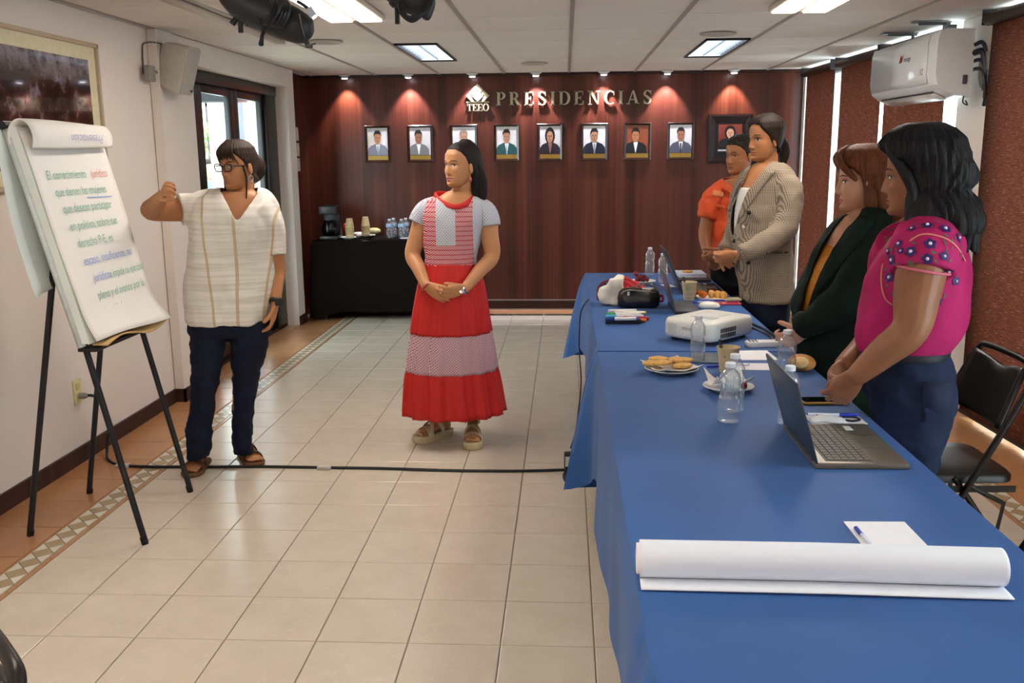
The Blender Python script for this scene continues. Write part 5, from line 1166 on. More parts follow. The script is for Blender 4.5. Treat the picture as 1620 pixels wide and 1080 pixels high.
def head_arrays(f):
    n, R = 80, []
    zs = np.r_[np.linspace(-.120, -.10, 6)[:-1], np.linspace(-.10, .02, 52)[:-1], np.linspace(.02, .119, 24)]
    for z in zs:
        hw, yf, yb = hprof(z); ring = []
        hw *= f.get('wide', 1.)*(f.get('jaw', 1.) if z < -.03 else 1.)
        for i in range(n):
            u = i/n; th = 2*math.pi*u+math.pi/2
            th = th-.42*math.sin(2*math.pi*u)*.9          # denser around the face
            c, s = math.cos(th), math.sin(th)
            x = hw*np.sign(c)*abs(c)**(2/EXP); y = (yf if s > 0 else yb)*np.sign(s)*abs(s)**(2/EXP)
            if s > 0: y += relief(x, z, f)*min(1, s*1.6)
            ring.append((x, y, z))
        R.append(ring)
    b = MB(); b.rings(R)
    for sg in (-1, 1):
        e = MB(); e.sphere((0, 0, 0), (.008, .019, .031), 16, 12); P, F = e.arrays()
        P = P@rotz(sg*-.35).T@rotx(-.15).T; b.add(P+(sg*.073*f.get('wide', 1.), -.008, -.012), F)
    return b.arrays()
def face_patch(f, cx, cz, half, top, bot, off=.0012, n=14, m=5, arch=0., tilt=0.):
    """patch following the face; half width, top(t)/bot(t) heights for t in -1..1"""
    G = []
    for i in range(n+1):
        t = -1+2*i/n; x = cx+half*t; r_ = []
        for j in range(m+1):
            z = cz+tilt*t*half+arch*(1-t*t)+bot(t)+(top(t)-bot(t))*j/m; r_.append((x, face_y(x, z, f)+off, z))
        G.append(r_)
    b = MB(); b.grid(G); return b.arrays()
class Person:
    def __init__(s, label, x, y, skin, cat='person'):
        s.t = thing('person', label, cat, (x, y, 0)); s.x, s.y = x, y; s.sk = MB(); s.skin = skin; s.extra = []
    def head(s, u, v, Y, ang, sc=1., pitch=0., roll=0., f=None):
        s.f = f or {}; s.hs = sc; a = math.radians(ang); s.hp = ony(u, v, Y)
        F_ = V3(math.cos(a), math.sin(a), 0); Rr = V3(F_[1], -F_[0], 0); B = np.c_[Rr, F_, V3(0, 0, 1)]
        s.hR = B@rotx(math.radians(pitch))@roty(math.radians(roll)); s.hF = F_; s.hRt = Rr
    def H(s, P): return s.hp+(np.asarray(P, float)*s.hs)@s.hR.T
    def finish_skin(s, vox=.0045):
        P, F = s.sk.arrays(); me = bpy.data.meshes.new('t'); me.from_pydata(P.tolist(), [], F); me.update(); me = remeshed(me, vox, 3)
        b = MB(); b.add(np.array([w_.co[:] for w_ in me.vertices]), [tuple(q_.vertices) for q_ in me.polygons])
        hp, hf = head_arrays(s.f); b.add(s.H(hp), hf)
        s.body = b.build('body', s.skin, s.t, angle=180); return s.body
    def part(s, arr, name, mat, solid=0., **kw):
        b = MB(); b.add(s.H(arr[0]), arr[1]); return b.build(name, mat, s.t, solid=solid, angle=180, **kw)
    def face(s, lip='a8605a', brow='1c1410', iris='1e120c', lid='2a1a14'):
        f = s.f; ml = M(lip, .4, var=.08)
        s.part(face_patch(f, 0, -.0725, .0245, lambda t: .009*(1-t*t)**.7*(1-.18*gs(t, 0, .18)), lambda t: .0005), 'upper_lip', ml)
        s.part(face_patch(f, 0, -.0725, .023, lambda t: -.0008, lambda t: -.0095*(1-t*t)**.7), 'lower_lip', ml)
        for sg in (-1, 1):
            k = -sg
            s.part(face_patch(f, sg*.031, -.001, .0145, lambda t: .0052*(1-t*t)**.6, lambda t: -.0042*(1-t*t)**.8, .0018), 'eye', M('d9d2ca', .2, spec=.5, var=.02))
            s.part(face_patch(f, sg*.031-.001, -.0003, .0056, lambda t: .0052*(1-t*t)**.5, lambda t: -.0048*(1-t*t)**.5, .0026, 8), 'iris', M(iris, .12, spec=.6))
            s.part(face_patch(f, sg*.031, .0, .0162, lambda t: .0072*(1-t*t)**.6+.0006, lambda t: .0046*(1-t*t)**.6-.0004, .0030), 'eyelid', M(lid, .5))
            s.part(face_patch(f, sg*.033, .0195, .021, lambda t: .0036*(1-(t*t)**2)*(1-.3*sg*t), lambda t: -.0012, .0022, arch=.004, tilt=sg*.06), 'eyebrow', M(brow, .7))
    def hair_shell(s, mat, off, mask, ztop=.119, zmin=-.12, name='hair', n=150, m=70, ripple=.06, flare=None, low=(.072, .05, .084)):
        R = []
        for z in np.linspace(zmin, ztop, m):
            if z >= -.045: hw, yf, yb = hprof(z)
            else:
                k = min(1, (-.045-z)/.04); h0 = hprof(-.045); hw, yf, yb = [h0[i]*(1-k)+low[i]*k for i in range(3)]
            ring = []
            for i in range(n):
                th = 2*math.pi*i/n+math.pi/2; c, sn = math.cos(th), math.sin(th)
                phi = (th-math.pi/2+math.pi) % (2*math.pi)-math.pi       # 0 front, +-pi back; positive = person's left
                k = mask(phi, z); rp = ripple*sst(.115, .085, z); o = off(phi, z)*(1+rp*math.sin(37*phi+14*z+3*math.sin(9*z))+rp*.7*math.sin(61*phi-20*z+1))
                x = hw*np.sign(c)*abs(c)**(2/EXP); y = (yf if sn > 0 else yb)*np.sign(sn)*abs(sn)**(2/EXP)
                sq = 1-(1-k)*sst(-.03, -.075, z)*.62; x *= sq; y *= sq; r_ = math.hypot(x, y)+1e-6; d = (o+.010)*k-.010
                zz = z+ (o*.9*k*max(0, (z-.06)/.06) if z > .06 else 0)
                ring.append((x*(1+d/r_), y*(1+d/r_), zz))
            R.append(ring)
        b = MB(); b.rings(R); P, F = b.arrays(); o = MB(); o.add(s.H(P), F); return o.build(name, mat, s.t, angle=180)
    def lock(s, pts, rad, mat, name='hair_lock', n=12, sub=6, ripple=True, local=True):
        P = [s.H(V3(*p)) if local else np.asarray(p, float) for p in pts]
        b = MB(); b.tube(P, rad, n, sub=sub, round_ends=True); return b.build(name, mat, s.t, angle=180)
def sst(a, b, x): t = max(0., min(1., (x-a)/(b-a))) if b != a else float(x > a); return t*t*(3-2*t)
def std_mask(front=.066, temple=.015, ear=-.02, nape=-.085, soft=.036):
    def f(phi, z):
        a = abs(phi)/math.pi
        zl = np.interp(a, [0, .17, .30, .40, .47, .56, .75, 1], [front, front-.004, temple+.025, temple, ear, -.05, nape, nape]); return sst(zl-soft*.38, zl+soft*.62, z)
    return f
def sil_rings(rows, Y, n=48, e=2.35, dy=None, ripple=None):
    """rows: (v, uL, uR, near, far[, dY]) -> rings whose outline in the photo runs from uL to uR"""
    R = []
    for r_ in rows:
        v, a, c, dn, df = r_[:5]; yy = Y+(r_[5] if len(r_) > 5 else 0)
        p, q_ = ony(a, v, yy), ony(c, v, yy); m = (p+q_)/2; d = unit((m-CAM)*(1, 1, 0)); ax = V3(d[1], -d[0], 0); ha = np.linalg.norm(((q_-p)*(1, 1, 0)))/2; ring = []
        for i in range(n):
            th = 2*math.pi*i/n; cs, sn = math.cos(th), math.sin(th); k = 1+(ripple(th, v) if ripple else 0)
            ring.append(m+ax*ha*np.sign(cs)*abs(cs)**(2/e)*k+d*(df if sn > 0 else dn)*np.sign(sn)*abs(sn)**(2/e)*k)
        R.append(np.array(ring))
    return R
def dense_rows(rows, sub=3):
    A = np.array([list(r_)+[0]*(6-len(r_)) for r_ in rows], float); P, _ = smooth_path([a for a in A], [(1, 1)]*len(A), sub); return [tuple(p) for p in P]
def limb(mb, pts, rad, n=18, sub=5, ref=None): mb.tube(pts, rad, n, sub=sub, ref=ref, round_ends=True)
def hand(mb, wrist, d, pn, side=1, curl=(.35, .6, .45), size=1., thumb=(.5, .5), spread=.10, thumb_curl=.4):
    """wrist point, d pointing to the knuckles, pn palm normal (fingers curl towards it)"""
    d = unit(d); pn = unit(np.asarray(pn, float)-d*(np.asarray(pn, float)@d)); lat = np.cross(pn, d)*side; w = np.asarray(wrist, float); k = size
    ring = []
    for t, a, b_ in ((-.02, .024, .019), (.0, .025, .018), (.025, .034, .0165), (.055, .040, .0145), (.08, .0395, .0125), (.09, .034, .009)):
        th = np.linspace(0, 2*math.pi, 18, endpoint=False); ring.append(w+d*t*k+np.outer(np.cos(th)*a*k, lat)+np.outer(np.sin(th)*b_*k, pn))
    mb.rings(ring)
    tips = []
    for i, (lo, L, bx_) in enumerate(((.029, .070, .083), (.0098, .078, .088), (-.0098, .072, .086), (-.0285, .057, .078))):
        p = w+(d*bx_+lat*lo)*k; a = 0; fd = unit(d+lat*spread*(1.5-i)); pts = [p-fd*.015*k, p]; rd = [.0088*k, .0086*k]
        for ph, (fr_, c) in enumerate(zip((.46, .30, .24), curl)):
            a += c*(1+.08*i); q_ = unit(fd*math.cos(a)+pn*math.sin(a)); p = p+q_*L*fr_*k; pts.append(p); rd.append((.0082, .0074, .0062)[ph]*k)
        mb.tube(pts, rd, 10, sub=3, round_ends=True); tips.append(p)
    p = w+(d*.018+lat*.024)*k; td = unit(d*thumb[0]+lat*thumb[1]+pn*.25); pts = [p-td*.01, p]; rd = [.0125*k, .0125*k]
    for L, c in ((.036, 0), (.032, thumb_curl), (.024, thumb_curl)):
        td = unit(td*math.cos(c)+unit(pn*.7+d*.5-lat*.3)*math.sin(c)); p = p+td*L*k; pts.append(p); rd.append((.0112 if L > .03 else .0088)*k)
    mb.tube(pts, rd, 10, sub=3, round_ends=True)
    return tips
def arrays_wrinkle(amp, freq, seed=0., stretch=(1, 1, 1)):
    def post(me, off):
        no = [v.normal.copy() for v in me.vertices]
        for v, n_ in zip(me.vertices, no):
            p = Vector(((v.co.x)*stretch[0]*freq+seed, v.co.y*stretch[1]*freq, v.co.z*stretch[2]*freq))
            v.co += n_*(noise.noise(p)*amp+noise.noise(p*2.3)*amp*.4)
        return me
    return post
def cut_post(keep, smooth_it=6, wr=None):
    """delete what keep(world point, u, v) rejects, then smooth the cut edge"""
    def post(me, off):
        if wr: me = wr(me, off)
        bm = bmesh.new(); bm.from_mesh(me); dele = []
        for v in bm.verts:
            p = np.array(v.co[:])+off; u, w_ = pix(p)
            if not keep(p, u, w_): dele.append(v)
        bmesh.ops.delete(bm, geom=dele, context='VERTS')
        for it in range(smooth_it):
            new = {}
            for v in bm.verts:
                if v.is_boundary:
                    nb = [e.other_vert(v).co for e in v.link_edges if e.is_boundary]
                    if len(nb) == 2: new[v] = v.co*.5+(nb[0]+nb[1])*.25
            for v, c in new.items(): v.co = c
        bm.to_mesh(me); bm.free(); return me
    return post
class Surf:
    """finds points of a finished mesh along a photo ray"""
    def __init__(s, o):
        from mathutils.bvhtree import BVHTree
        me = o.data; w_ = worldloc(o); s.b = BVHTree.FromPolygons([v.co+w_ for v in me.vertices], [tuple(p.vertices) for p in me.polygons])
    def hit(s, u, v, lift=.004):
        d = unit(ray(u, v)); l, n_, i, k = s.b.ray_cast(Vector(CAM), Vector(d))
        if l is None: return None, None
        n_ = np.array(n_); n_ = n_ if n_@d < 0 else -n_
        return np.array(l)+n_*lift, n_
    def strip(s, A, B, name, mat, parent, lift=.007, m=14, solid=.004):
        def along(L, t):
            k = t*(len(L)-1); i = min(int(k), len(L)-2); f = k-i; return (L[i][0]*(1-f)+L[i+1][0]*f, L[i][1]*(1-f)+L[i+1][1]*f)
        G = []; last = None
        for i in range(m+1):
            a = along(A, i/m); c = along(B, i/m); r_ = []
            for j in range(4):
                q_, n_ = s.hit(a[0]+(c[0]-a[0])*j/3, a[1]+(c[1]-a[1])*j/3, lift)
                if q_ is None: q_ = last
                last = q_; r_.append(q_)
            if any(x is None for x in r_): continue
            G.append(r_)
        A_ = np.array(G)
        med = np.median(A_[:, :, 1]); A_[:, :, 1] = np.clip(A_[:, :, 1], med-.12, med+.12)
        for it in range(2): A_[1:-1] = .5*A_[1:-1]+.25*(A_[:-2]+A_[2:])
        return MB().grid(A_).build(name, mat, parent, solid=solid, angle=180)
def inpoly(u, v, P):
    c = False; j = len(P)-1
    for i in range(len(P)):
        if (P[i][1] > v) != (P[j][1] > v) and u < (P[j][0]-P[i][0])*(v-P[i][1])/(P[j][1]-P[i][1])+P[i][0]: c = not c
        j = i
    return c
def foot(pr, heel, d, sandal, strap_mat, sole_mat, L=.225, hi=.0, style='two', ankle=None, leg_r=.036):
    """bare foot in an open sandal; heel point on the floor, d towards the toes"""
    d = unit(V3(d[0], d[1], 0)); lt = V3(-d[1], d[0], 0); h0 = .022+hi; hl = V3(heel[0], heel[1], 0); mb = pr.sk; S = []
    for t, w_, zt in ((0, .018, .045), (.03, .030, .062), (.07, .032, .070), (.11, .034, .056), (.15, .040, .040), (.18, .043, .028), (.20, .040, .022)):
        th = np.linspace(0, 2*math.pi, 18, endpoint=False)
        S.append([hl+d*t+lt*w_*math.cos(a)+V3(0, 0, h0+zt/2+zt/2*math.sin(a)) for a in th])
    mb.rings(S)
    for i, (lo, ln, r_) in enumerate(((.028, .030, .0115), (.008, .030, .0085), (-.008, .026, .008), (-.022, .021, .0075), (-.034, .014, .007))):
        mb.tube([hl+d*.185+lt*lo+V3(0, 0, h0+.013), hl+d*(.195+ln*.5)+lt*lo+V3(0, 0, h0+.013), hl+d*(.195+ln)+lt*lo+V3(0, 0, h0+.010)], [r_, r_, r_*.9], 9, sub=2, round_ends=True)
    if ankle is not None: mb.tube([hl+d*.045+V3(0, 0, h0+.03), hl+d*.035+V3(0, 0, .10+hi), ankle], [.031, .030, leg_r], 14, sub=4, round_ends=True)
    P = []
    for t, w_ in ((-.015, .0), (-.012, .02), (.01, .034), (.06, .036), (.11, .038), (.16, .050), (.20, .052), (.225, .044), (.243, .022), (.247, .0)): P.append((t, w_))
    poly = P+[(t, -w_) for t, w_ in P[-2:0:-1]]
    sh = thing('sandal_group', '', '', (0, 0, 0)) if False else None
    so = MB(); S = []
    for z, k in ((.0, .96), (.006, 1.0), (h0-.006, 1.02), (h0, .99)): S.append([hl+d*(.11+(t-.11)*k)+lt*w_*k+V3(0, 0, z+.001) for t, w_ in poly])
    so.rings(S); sh = so.build('sandal', sole_mat, pr.t, angle=50)
    def strap(t, w_, zt, wd, tilt=0.):
        pts = []
        for a in np.linspace(-.1, math.pi+.1, 11): pts.append(hl+d*(t+tilt*math.cos(a))+lt*(w_+.007)*math.cos(a)+V3(0, 0, h0-.004+(zt+.009)*math.sin(a)))
        MB().tube(pts, [(wd, .0035)]*len(pts), 8, sub=2, ref=d).build('strap', strap_mat, sh)
    if style == 'two':
        strap(.165, .043, .040, .021); strap(.105, .037, .066, .022)
        for t in (.165, .105): MB().box(hl+d*t-lt*.022+V3(0, 0, h0+(.05 if t > .15 else .073)), (.022, .02, .005), R=np.c_[d, lt, V3(0, 0, 1)]).build('buckle', MT_BRASS, sh)
    else:
        strap(.17, .043, .034, .018, -.0); strap(.125, .038, .058, .013, .035); strap(.115, .037, .060, .013, -.035)
        S = []
        for a in np.linspace(-1.9, 1.9, 13): S.append(hl+d*(.045-.065*math.cos(a))+lt*.040*math.sin(a)+V3(0, 0, h0+.065))
        MB().tube(S, [(.012, .003)]*len(S), 8, ref=(0, 0, 1)).build('strap', strap_mat, sh)
# ------------------------------------------------------------------ cloth materials
def m_denim(name, col, hi):
    g = N(name); v = g.noise(g.coord('Object', (7, 7, 3)), 1, 3); f = g.noise(g.coord('Object', (500, 500, 160)), 1, 2)
    g.base(g.mix(g.math('MULTIPLY', v, g.math('MULTIPLY', f, .8)), col, hi)); g.set(.85, 0, .2); g.bump(f, .15, .001); return g.m
MT_DENIM = m_denim('dark_denim', '0f1424', '2a3552'); MT_DENIM2 = m_denim('blue_denim', '141d36', '33425f'); MT_BLKCLOTH = M('101014', .9, var=.1)
def m_tunic(xs, root):
    g = N('white_handwoven_cotton'); sp = g.n('ShaderNodeSeparateXYZ'); c = g.n('ShaderNodeTexCoord'); g.l(c.outputs['Object'], sp.inputs[0])
    h = g.noise(g.coord('Object', (3, 3, 90)), 1, 3); base = g.ramp(h, [(.3, 'd3cfc6'), (.6, 'e9e6de')])
    x = g.math('ADD', sp.outputs['X'], 0.0); msk = None
    for x0, sl, w_ in xs:
        dx = g.math('ABSOLUTE', g.math('SUBTRACT', g.math('SUBTRACT', x, x0), g.math('MULTIPLY', g.math('SUBTRACT', sp.outputs['Z'], 1.15), sl)))
        k = g.math('LESS_THAN', dx, w_); msk = k if msk is None else g.math('MAXIMUM', msk, k)
    g.base(g.mix(g.math('MULTIPLY', msk, .75), base, 'bfa47a')); g.set(.85, 0, .2); g.bump(g.noise(g.coord('Object', (300, 300, 700)), 1, 2), .2, .001); return g.m
def weave_mask(g, k1, k2, thr, sp):
    a = g.math('SINE', g.math('MULTIPLY', g.math('ADD', sp.outputs['X'], g.math('MULTIPLY', sp.outputs['Y'], .6)), k1)); b_ = g.math('SINE', g.math('MULTIPLY', sp.outputs['Z'], k2))
    return g.math('GREATER_THAN', g.math('MULTIPLY', a, b_), thr)
def m_print_dots(name, base, dot, k1, k2, thr):
    g = N(name); sp = g.n('ShaderNodeSeparateXYZ'); c = g.n('ShaderNodeTexCoord'); g.l(c.outputs['Object'], sp.inputs[0]); g.base(g.mix(weave_mask(g, k1, k2, thr, sp), base, dot)); g.set(.7, 0, .25); return g.m
RED = 'c01f1c'
def m_bodice(cx0, cx1, z0, xr):
    g = N('red_lattice_bodice'); sp = g.n('ShaderNodeSeparateXYZ'); c = g.n('ShaderNodeTexCoord'); g.l(c.outputs['Object'], sp.inputs[0])
    lat = g.mix(weave_mask(g, 560, 520, -.05, sp), 'b3202e', 'd3b3ba'); lat = g.mix(g.math('LESS_THAN', g.math('SINE', g.math('MULTIPLY', sp.outputs['Z'], 260)), -.9), lat, 'b01f2a')
    dots = g.mix(weave_mask(g, 400, 370, .68, sp), 'c3c7d0', '6c7690')
    m1 = g.math('MULTIPLY', g.math('MULTIPLY', g.math('GREATER_THAN', sp.outputs['X'], cx0), g.math('LESS_THAN', sp.outputs['X'], cx1)), g.math('GREATER_THAN', sp.outputs['Z'], z0))
    m2 = g.math('GREATER_THAN', sp.outputs['X'], xr); g.base(g.mix(g.math('MAXIMUM', m1, m2), lat, dots)); g.set(.75, 0, .2); return g.m
def poly_cut(P, ylim): return lambda p, u, v: not (p[1] < ylim and inpoly(u, v, P))
# ================================================================== woman in the white tunic
Y1_ = 4.40; c = ony(365, 420, Y1_)
pr = Person('woman in white striped tunic and dark jeans raising her arm beside the flipchart', c[0], Y1_, m_skin('b9835a'))
pr.head(377, 262, Y1_+.0, -117, .925, pitch=-3, f=dict(nose=1.0, jaw=1.02))
sk = pr.sk
torso = [(302, 353, 402, .055, .06), (310, 338, 416, .07, .075), (322, 318, 428, .085, .09), (345, 310, 428, .105, .10), (380, 312, 424, .11, .10), (420, 310, 422, .11, .10), (470, 306, 420, .12, .12), (505, 308, 418, .12, .13)]
sk.rings(sil_rings(dense_rows(torso, 3), Y1_))
limb(sk, [pr.H((0, -.02, -.07)), pr.H((0, -.02, -.115)), ony(378, 318, Y1_+.01)], [.052, .051, .062], sub=4)
# raised right arm
sh, el, wr_ = ony(308, 331, Y1_-.02), ony(239, 333, Y1_-.10), ony(258, 309, Y1_-.30)
limb(sk, [ony(335, 330, Y1_), sh, (sh+el)/2, el, (el*.6+wr_*.4), wr_], [.07, .058, .054, .046, .040, .027])
hand(sk, wr_, ony(262, 292, Y1_-.40)-wr_, V3(.75, .3, -.35), 1, (.95, 1.25, .9), 1.0, thumb=(.7, .3), thumb_curl=.6)
# hanging left arm
sh, el, wr_ = ony(423, 345, Y1_+.03), ony(438, 425, Y1_+.05), ony(436, 478, Y1_-.02)
limb(sk, [ony(408, 335, Y1_), sh, (sh+el)/2, el, (el+wr_)/2, wr_], [.06, .055, .048, .040, .034, .026])
hand(sk, wr_, ony(430, 520, Y1_-.03)-wr_, V3(-.95, -.2, 0), 1, (.25, .45, .35), 1.0, thumb=(.9, .35))
fl_, fr_ = onz(314, 742, 0), onz(390, 728, 0)
limb(sk, [ony(330, 520, 4.36), ony(322, 620, 4.34), ony(315, 700, 4.36)], [.075, .055, .04]); limb(sk, [ony(393, 520, 4.42), ony(386, 620, 4.45), ony(381, 700, 4.50)], [.075, .055, .04])
MT_LEATH = M('5a3720', .55, var=.2, scale=25)
foot(pr, (fl_[0]-.005, fl_[1]+.11), (.04, -1), None, MT_LEATH, M('6b4a2e', .8, var=.2), ankle=ony(315, 700, 4.36))
foot(pr, (fr_[0]-.05, fr_[1]+.09), (.62, -.85), None, MT_LEATH, M('6b4a2e', .8, var=.2), ankle=ony(381, 700, 4.50))
pr.finish_skin(); pr.face(lip='a5665a', brow='2a1c14')
# tunic
rows = [(299, 350, 405, .062, .07), (305, 330, 420, .085, .09), (315, 312, 432, .105, .11), (330, 303, 438, .125, .125), (350, 301, 437, .14, .13), (380, 303, 433, .145, .135), (410, 302, 430, .145, .135), (445, 299, 431, .15, .14), (475, 297, 431, .155, .15), (500, 297, 429, .16, .155), (508, 299, 427, .155, .15)]
g = MB(); g.rings(sil_rings(dense_rows(rows, 3), Y1_, 60))
g.tube([ony(345, 332, Y1_), ony(320, 330, Y1_-.01), ony(300, 331, Y1_-.03), ony(284, 332, Y1_-.05)], [(.085, .09), (.085, .095), (.08, .095), (.076, .085)], 24, sub=4)
g.tube([ony(405, 330, Y1_), ony(422, 345, Y1_+.02), ony(431, 370, Y1_+.04), ony(433, 401, Y1_+.04)], [(.08, .085), (.072, .085), (.062, .08), (.054, .075)], 24, sub=4)
VN = [(350, 296), (407, 296), (405, 308), (377, 347), (373, 347), (350, 302)]
off = pr.x
zz_ = lambda u, v: ony(u, v, Y1_-.14)
xs = [(zz_(328, 400)[0]-off-(zz_(328, 400)[2]-1.15)*-.06, -.06, .006), (zz_(372, 420)[0]-off-(zz_(372, 420)[2]-1.15)*.02, .02, .007), (zz_(415, 430)[0]-off-(zz_(415, 430)[2]-1.15)*.16, .16, .005)]
g.build('tunic', m_tunic(xs, None), pr.t, remesh=.006, relax=3, post=cut_post(poly_cut(VN, Y1_+.02), 8, arrays_wrinkle(.020, 9, 3, (1, 1, .5))), solid=.003, angle=180)
# jeans
g = MB(); g.rings(sil_rings(dense_rows([(488, 304, 426, .13, .14), (505, 303, 427, .135, .145), (520, 303, 426, .13, .14), (530, 306, 424, .11, .12)], 3), Y1_))
g.rings(sil_rings(dense_rows([(505, 305, 364, .11, .12, -.02), (530, 303, 360, .105, .11, -.03), (565, 303, 352, .095, .10, -.05), (600, 303, 345, .085, .09, -.06), (640, 302, 338, .075, .08, -.06), (680, 296, 335, .07, .075, -.05), (722, 297, 331, .068, .07, -.04)], 4), Y1_, 32))
g.rings(sil_rings(dense_rows([(505, 362, 427, .11, .12, .01), (530, 364, 424, .105, .11, .02), (565, 366, 417, .095, .10, .03), (600, 367, 408, .085, .09, .05), (640, 368, 402, .075, .08, .07), (680, 368, 399, .07, .075, .09), (716, 369, 399, .068, .07, .10)], 4), Y1_, 32))
g.build('jeans', MT_DENIM, pr.t, remesh=.007, relax=3, post=arrays_wrinkle(.012, 13, 1, (1, 1, 1.4)), angle=180)
# hair
MH = m_hair('17110f', '4a382a')
pr.hair_shell(MH, lambda p, z: .006+.009*sst(.05, .11, z)+.022*sst(2.0, 3.1, abs(p))*sst(.1, -.02, z), std_mask(.072, .016, -.02, -.10))
for k_, (x1, z1) in enumerate(((-.062, .012), (-.052, .028), (-.040, .040), (-.026, .036), (-.010, .040), (.006, .034), (.022, .036), (.036, .026), (.048, .022), (.058, .008), (.066, -.008))):
    xm_ = x1*.75-.004; y1_ = face_y(max(-.066, min(.066, x1)), z1, pr.f)
    pr.lock([(x1*.3-.006, .045, .122), (xm_*.8, face_y(xm_*.8, .085, pr.f)+.010, .088), (xm_, face_y(xm_, .058, pr.f)+.009, .058), (x1, y1_+.005, z1)], [(.010, .005), (.011, .005), (.009, .004), (.003, .002)], MH, 'fringe', 8, 5)
pr.lock([(0, -.085, .02), (0, -.115, -.01), (.0, -.11, -.05), (0, -.085, -.09)], [.045, .05, .042, .015], MH, 'hair_knot', 16)
for sx in (-1, 1): pr.lock([(sx*.07, .035, .0), (sx*.078, .03, -.06), (sx*.074, .035, -.13), (sx*.07, .04, -.18)], [.006, .005, .004, .002], MH, 'hair_wisp', 6)
# glasses, earring, watch
MGL = M('3a1d1a', .25, spec=.6)
def glasses(pr):
    gl = MB()
    for sg in (-1, 1):
        pts = []
        for i in range(25):
            a = 2*math.pi*i/24; x = sg*.033+.026*np.sign(math.cos(a))*abs(math.cos(a))**.7; z = -.004+.0185*np.sign(math.sin(a))*abs(math.sin(a))**.7+.003*sg*math.cos(a); pts.append(pr.H((x, .104-.18*abs(x-0)*abs(x)*3, z)))
        gl.tube(pts, .0028, 7, cap=False)
        gl.tube([pr.H((sg*.058, .094, .004)), pr.H((sg*.074, .06, .004)), pr.H((sg*.077, -.005, .0))], .0028, 6)
    gl.tube([pr.H((-.008, .106, .002)), pr.H((0, .109, .004)), pr.H((.008, .106, .002))], .003, 6)
    o = gl.build('glasses', MGL, pr.t)
    for sg in (-1, 1):
        pts = [pr.H((sg*.033+.025*math.cos(a)*.98, .1035, -.004+.0175*math.sin(a))) for a in np.linspace(0, 2*math.pi, 20, endpoint=False)]
        MB().add(pts, [tuple(range(20))]).build('lens', MT_GLASS, o, smooth=False)
glasses(pr)
def earring(pr, sg, mat, L=.03, r=.012, hoop=True):
    b = MB(); p = V3(sg*.078, .0, -.046)
    if hoop: b.tube([pr.H(p+V3(0, r*math.sin(a), -r+r*math.cos(a)-.002)) for a in np.linspace(0, 2*math.pi, 17)], .0022, 6, cap=False)
    else: b.tube([pr.H(p), pr.H(p+V3(0, 0, -L*.5))], .0012, 6); b.sphere(pr.H(p+V3(0, 0, -L)), (.008, .008, .014), 10, 8)
    b.build('earring', mat, pr.t)
earring(pr, -1, M('9aa0a0', .3, .6), .04, .016); earring(pr, 1, M('9aa0a0', .3, .6), .04, .016)
w0 = ony(436.5, 476, Y1_-.02); dd = unit(ony(436, 478, Y1_-.02)-ony(438, 425, Y1_+.05))
ww = MB().tube([w0-dd*.010, w0+dd*.010], .0305, 20, cap=False).build('wristwatch', MT_BLKPL, pr.t, solid=.003); MB().box(w0+unit(-w0*(1, 1, 0))*.031+V3(.012, 0, 0), (.034, .010, .038), bevel=.005).build('watch_case', MT_BLACK, ww)
# ================================================================== woman in the red dress
Y2_ = 4.90; c = ony(715, 420, Y2_)
pr = Person('woman in long red tiered dress standing with hands clasped', c[0], Y2_, m_skin('c08c62'))
pr.head(729, 262, Y2_, -131, .93, pitch=2, f=dict(nose=.85, wide=1.03, cheek=.006)); sk = pr.sk
torso = [(302, 709, 743, .048, .055), (309, 697, 752, .058, .07), (316, 684, 761, .068, .08), (326, 674, 768, .08, .085), (345, 672, 766, .10, .09), (370, 674, 760, .105, .09), (400, 678, 752, .10, .09), (430, 674, 752, .10, .10), (480, 664, 762, .11, .12)]
sk.rings(sil_rings(dense_rows(torso, 3), Y2_)); limb(sk, [pr.H((0, -.022, -.07)), pr.H((0, -.022, -.12)), ony(722, 322, Y2_+.02)], [.050, .050, .062], sub=4)
for (a, b_, c_, d_) in (((672, 335), (653, 402), (674, 452), (-.01, -.03, -.16)), ((771, 338), (778, 405), (735, 457), (.0, -.02, -.17))):
    sh, el, wr_ = ony(*a, Y2_+d_[0]), ony(*b_, Y2_+d_[1]), ony(*c_, Y2_+d_[2]); inn = ony(a[0]*.75+718*.25, a[1]-6, Y2_)
    limb(sk, [inn, sh, (sh+el)/2, el, (el*.55+wr_*.45), wr_], [.055, .050, .047, .042, .036, .026])
    if a[0] < 700: w1 = wr_
    else: w2 = wr_
hand(sk, w1, ony(712, 477, Y2_-.215)-w1, V3(.25, .9, .3), -1, (.15, .25, .2), .95, thumb=(.9, .25), thumb_curl=.15)
hand(sk, w2, ony(696, 466, Y2_-.235)-w2, V3(-.1, .8, .35), 1, (.20, .45, .4), .95, thumb=(.9, .25), thumb_curl=.2)
f1, f2 = onz(688, 694, 0), onz(748, 700, 0)
a1, a2 = ony(697, 650, Y2_+.01), ony(741, 650, Y2_-.01)
limb(sk, [ony(700, 560, Y2_), a1], [.05, .042]); limb(sk, [ony(741, 560, Y2_), a2], [.05, .042])
MT_CREAM = M('cdbf9f', .5, var=.05)
foot(pr, (f1[0]+.07, f1[1]+.09), (-.68, -.75), None, MT_CREAM, M('c9b893', .7), L=.21, hi=.018, style='x', ankle=a1); foot(pr, (f2[0]-.01, f2[1]+.10), (.10, -1), None, MT_CREAM, M('c9b893', .7), hi=.018, style='x', ankle=a2)
pr.finish_skin(); pr.face(lip='b5606a', brow='2a1a12', lid='1c1210')
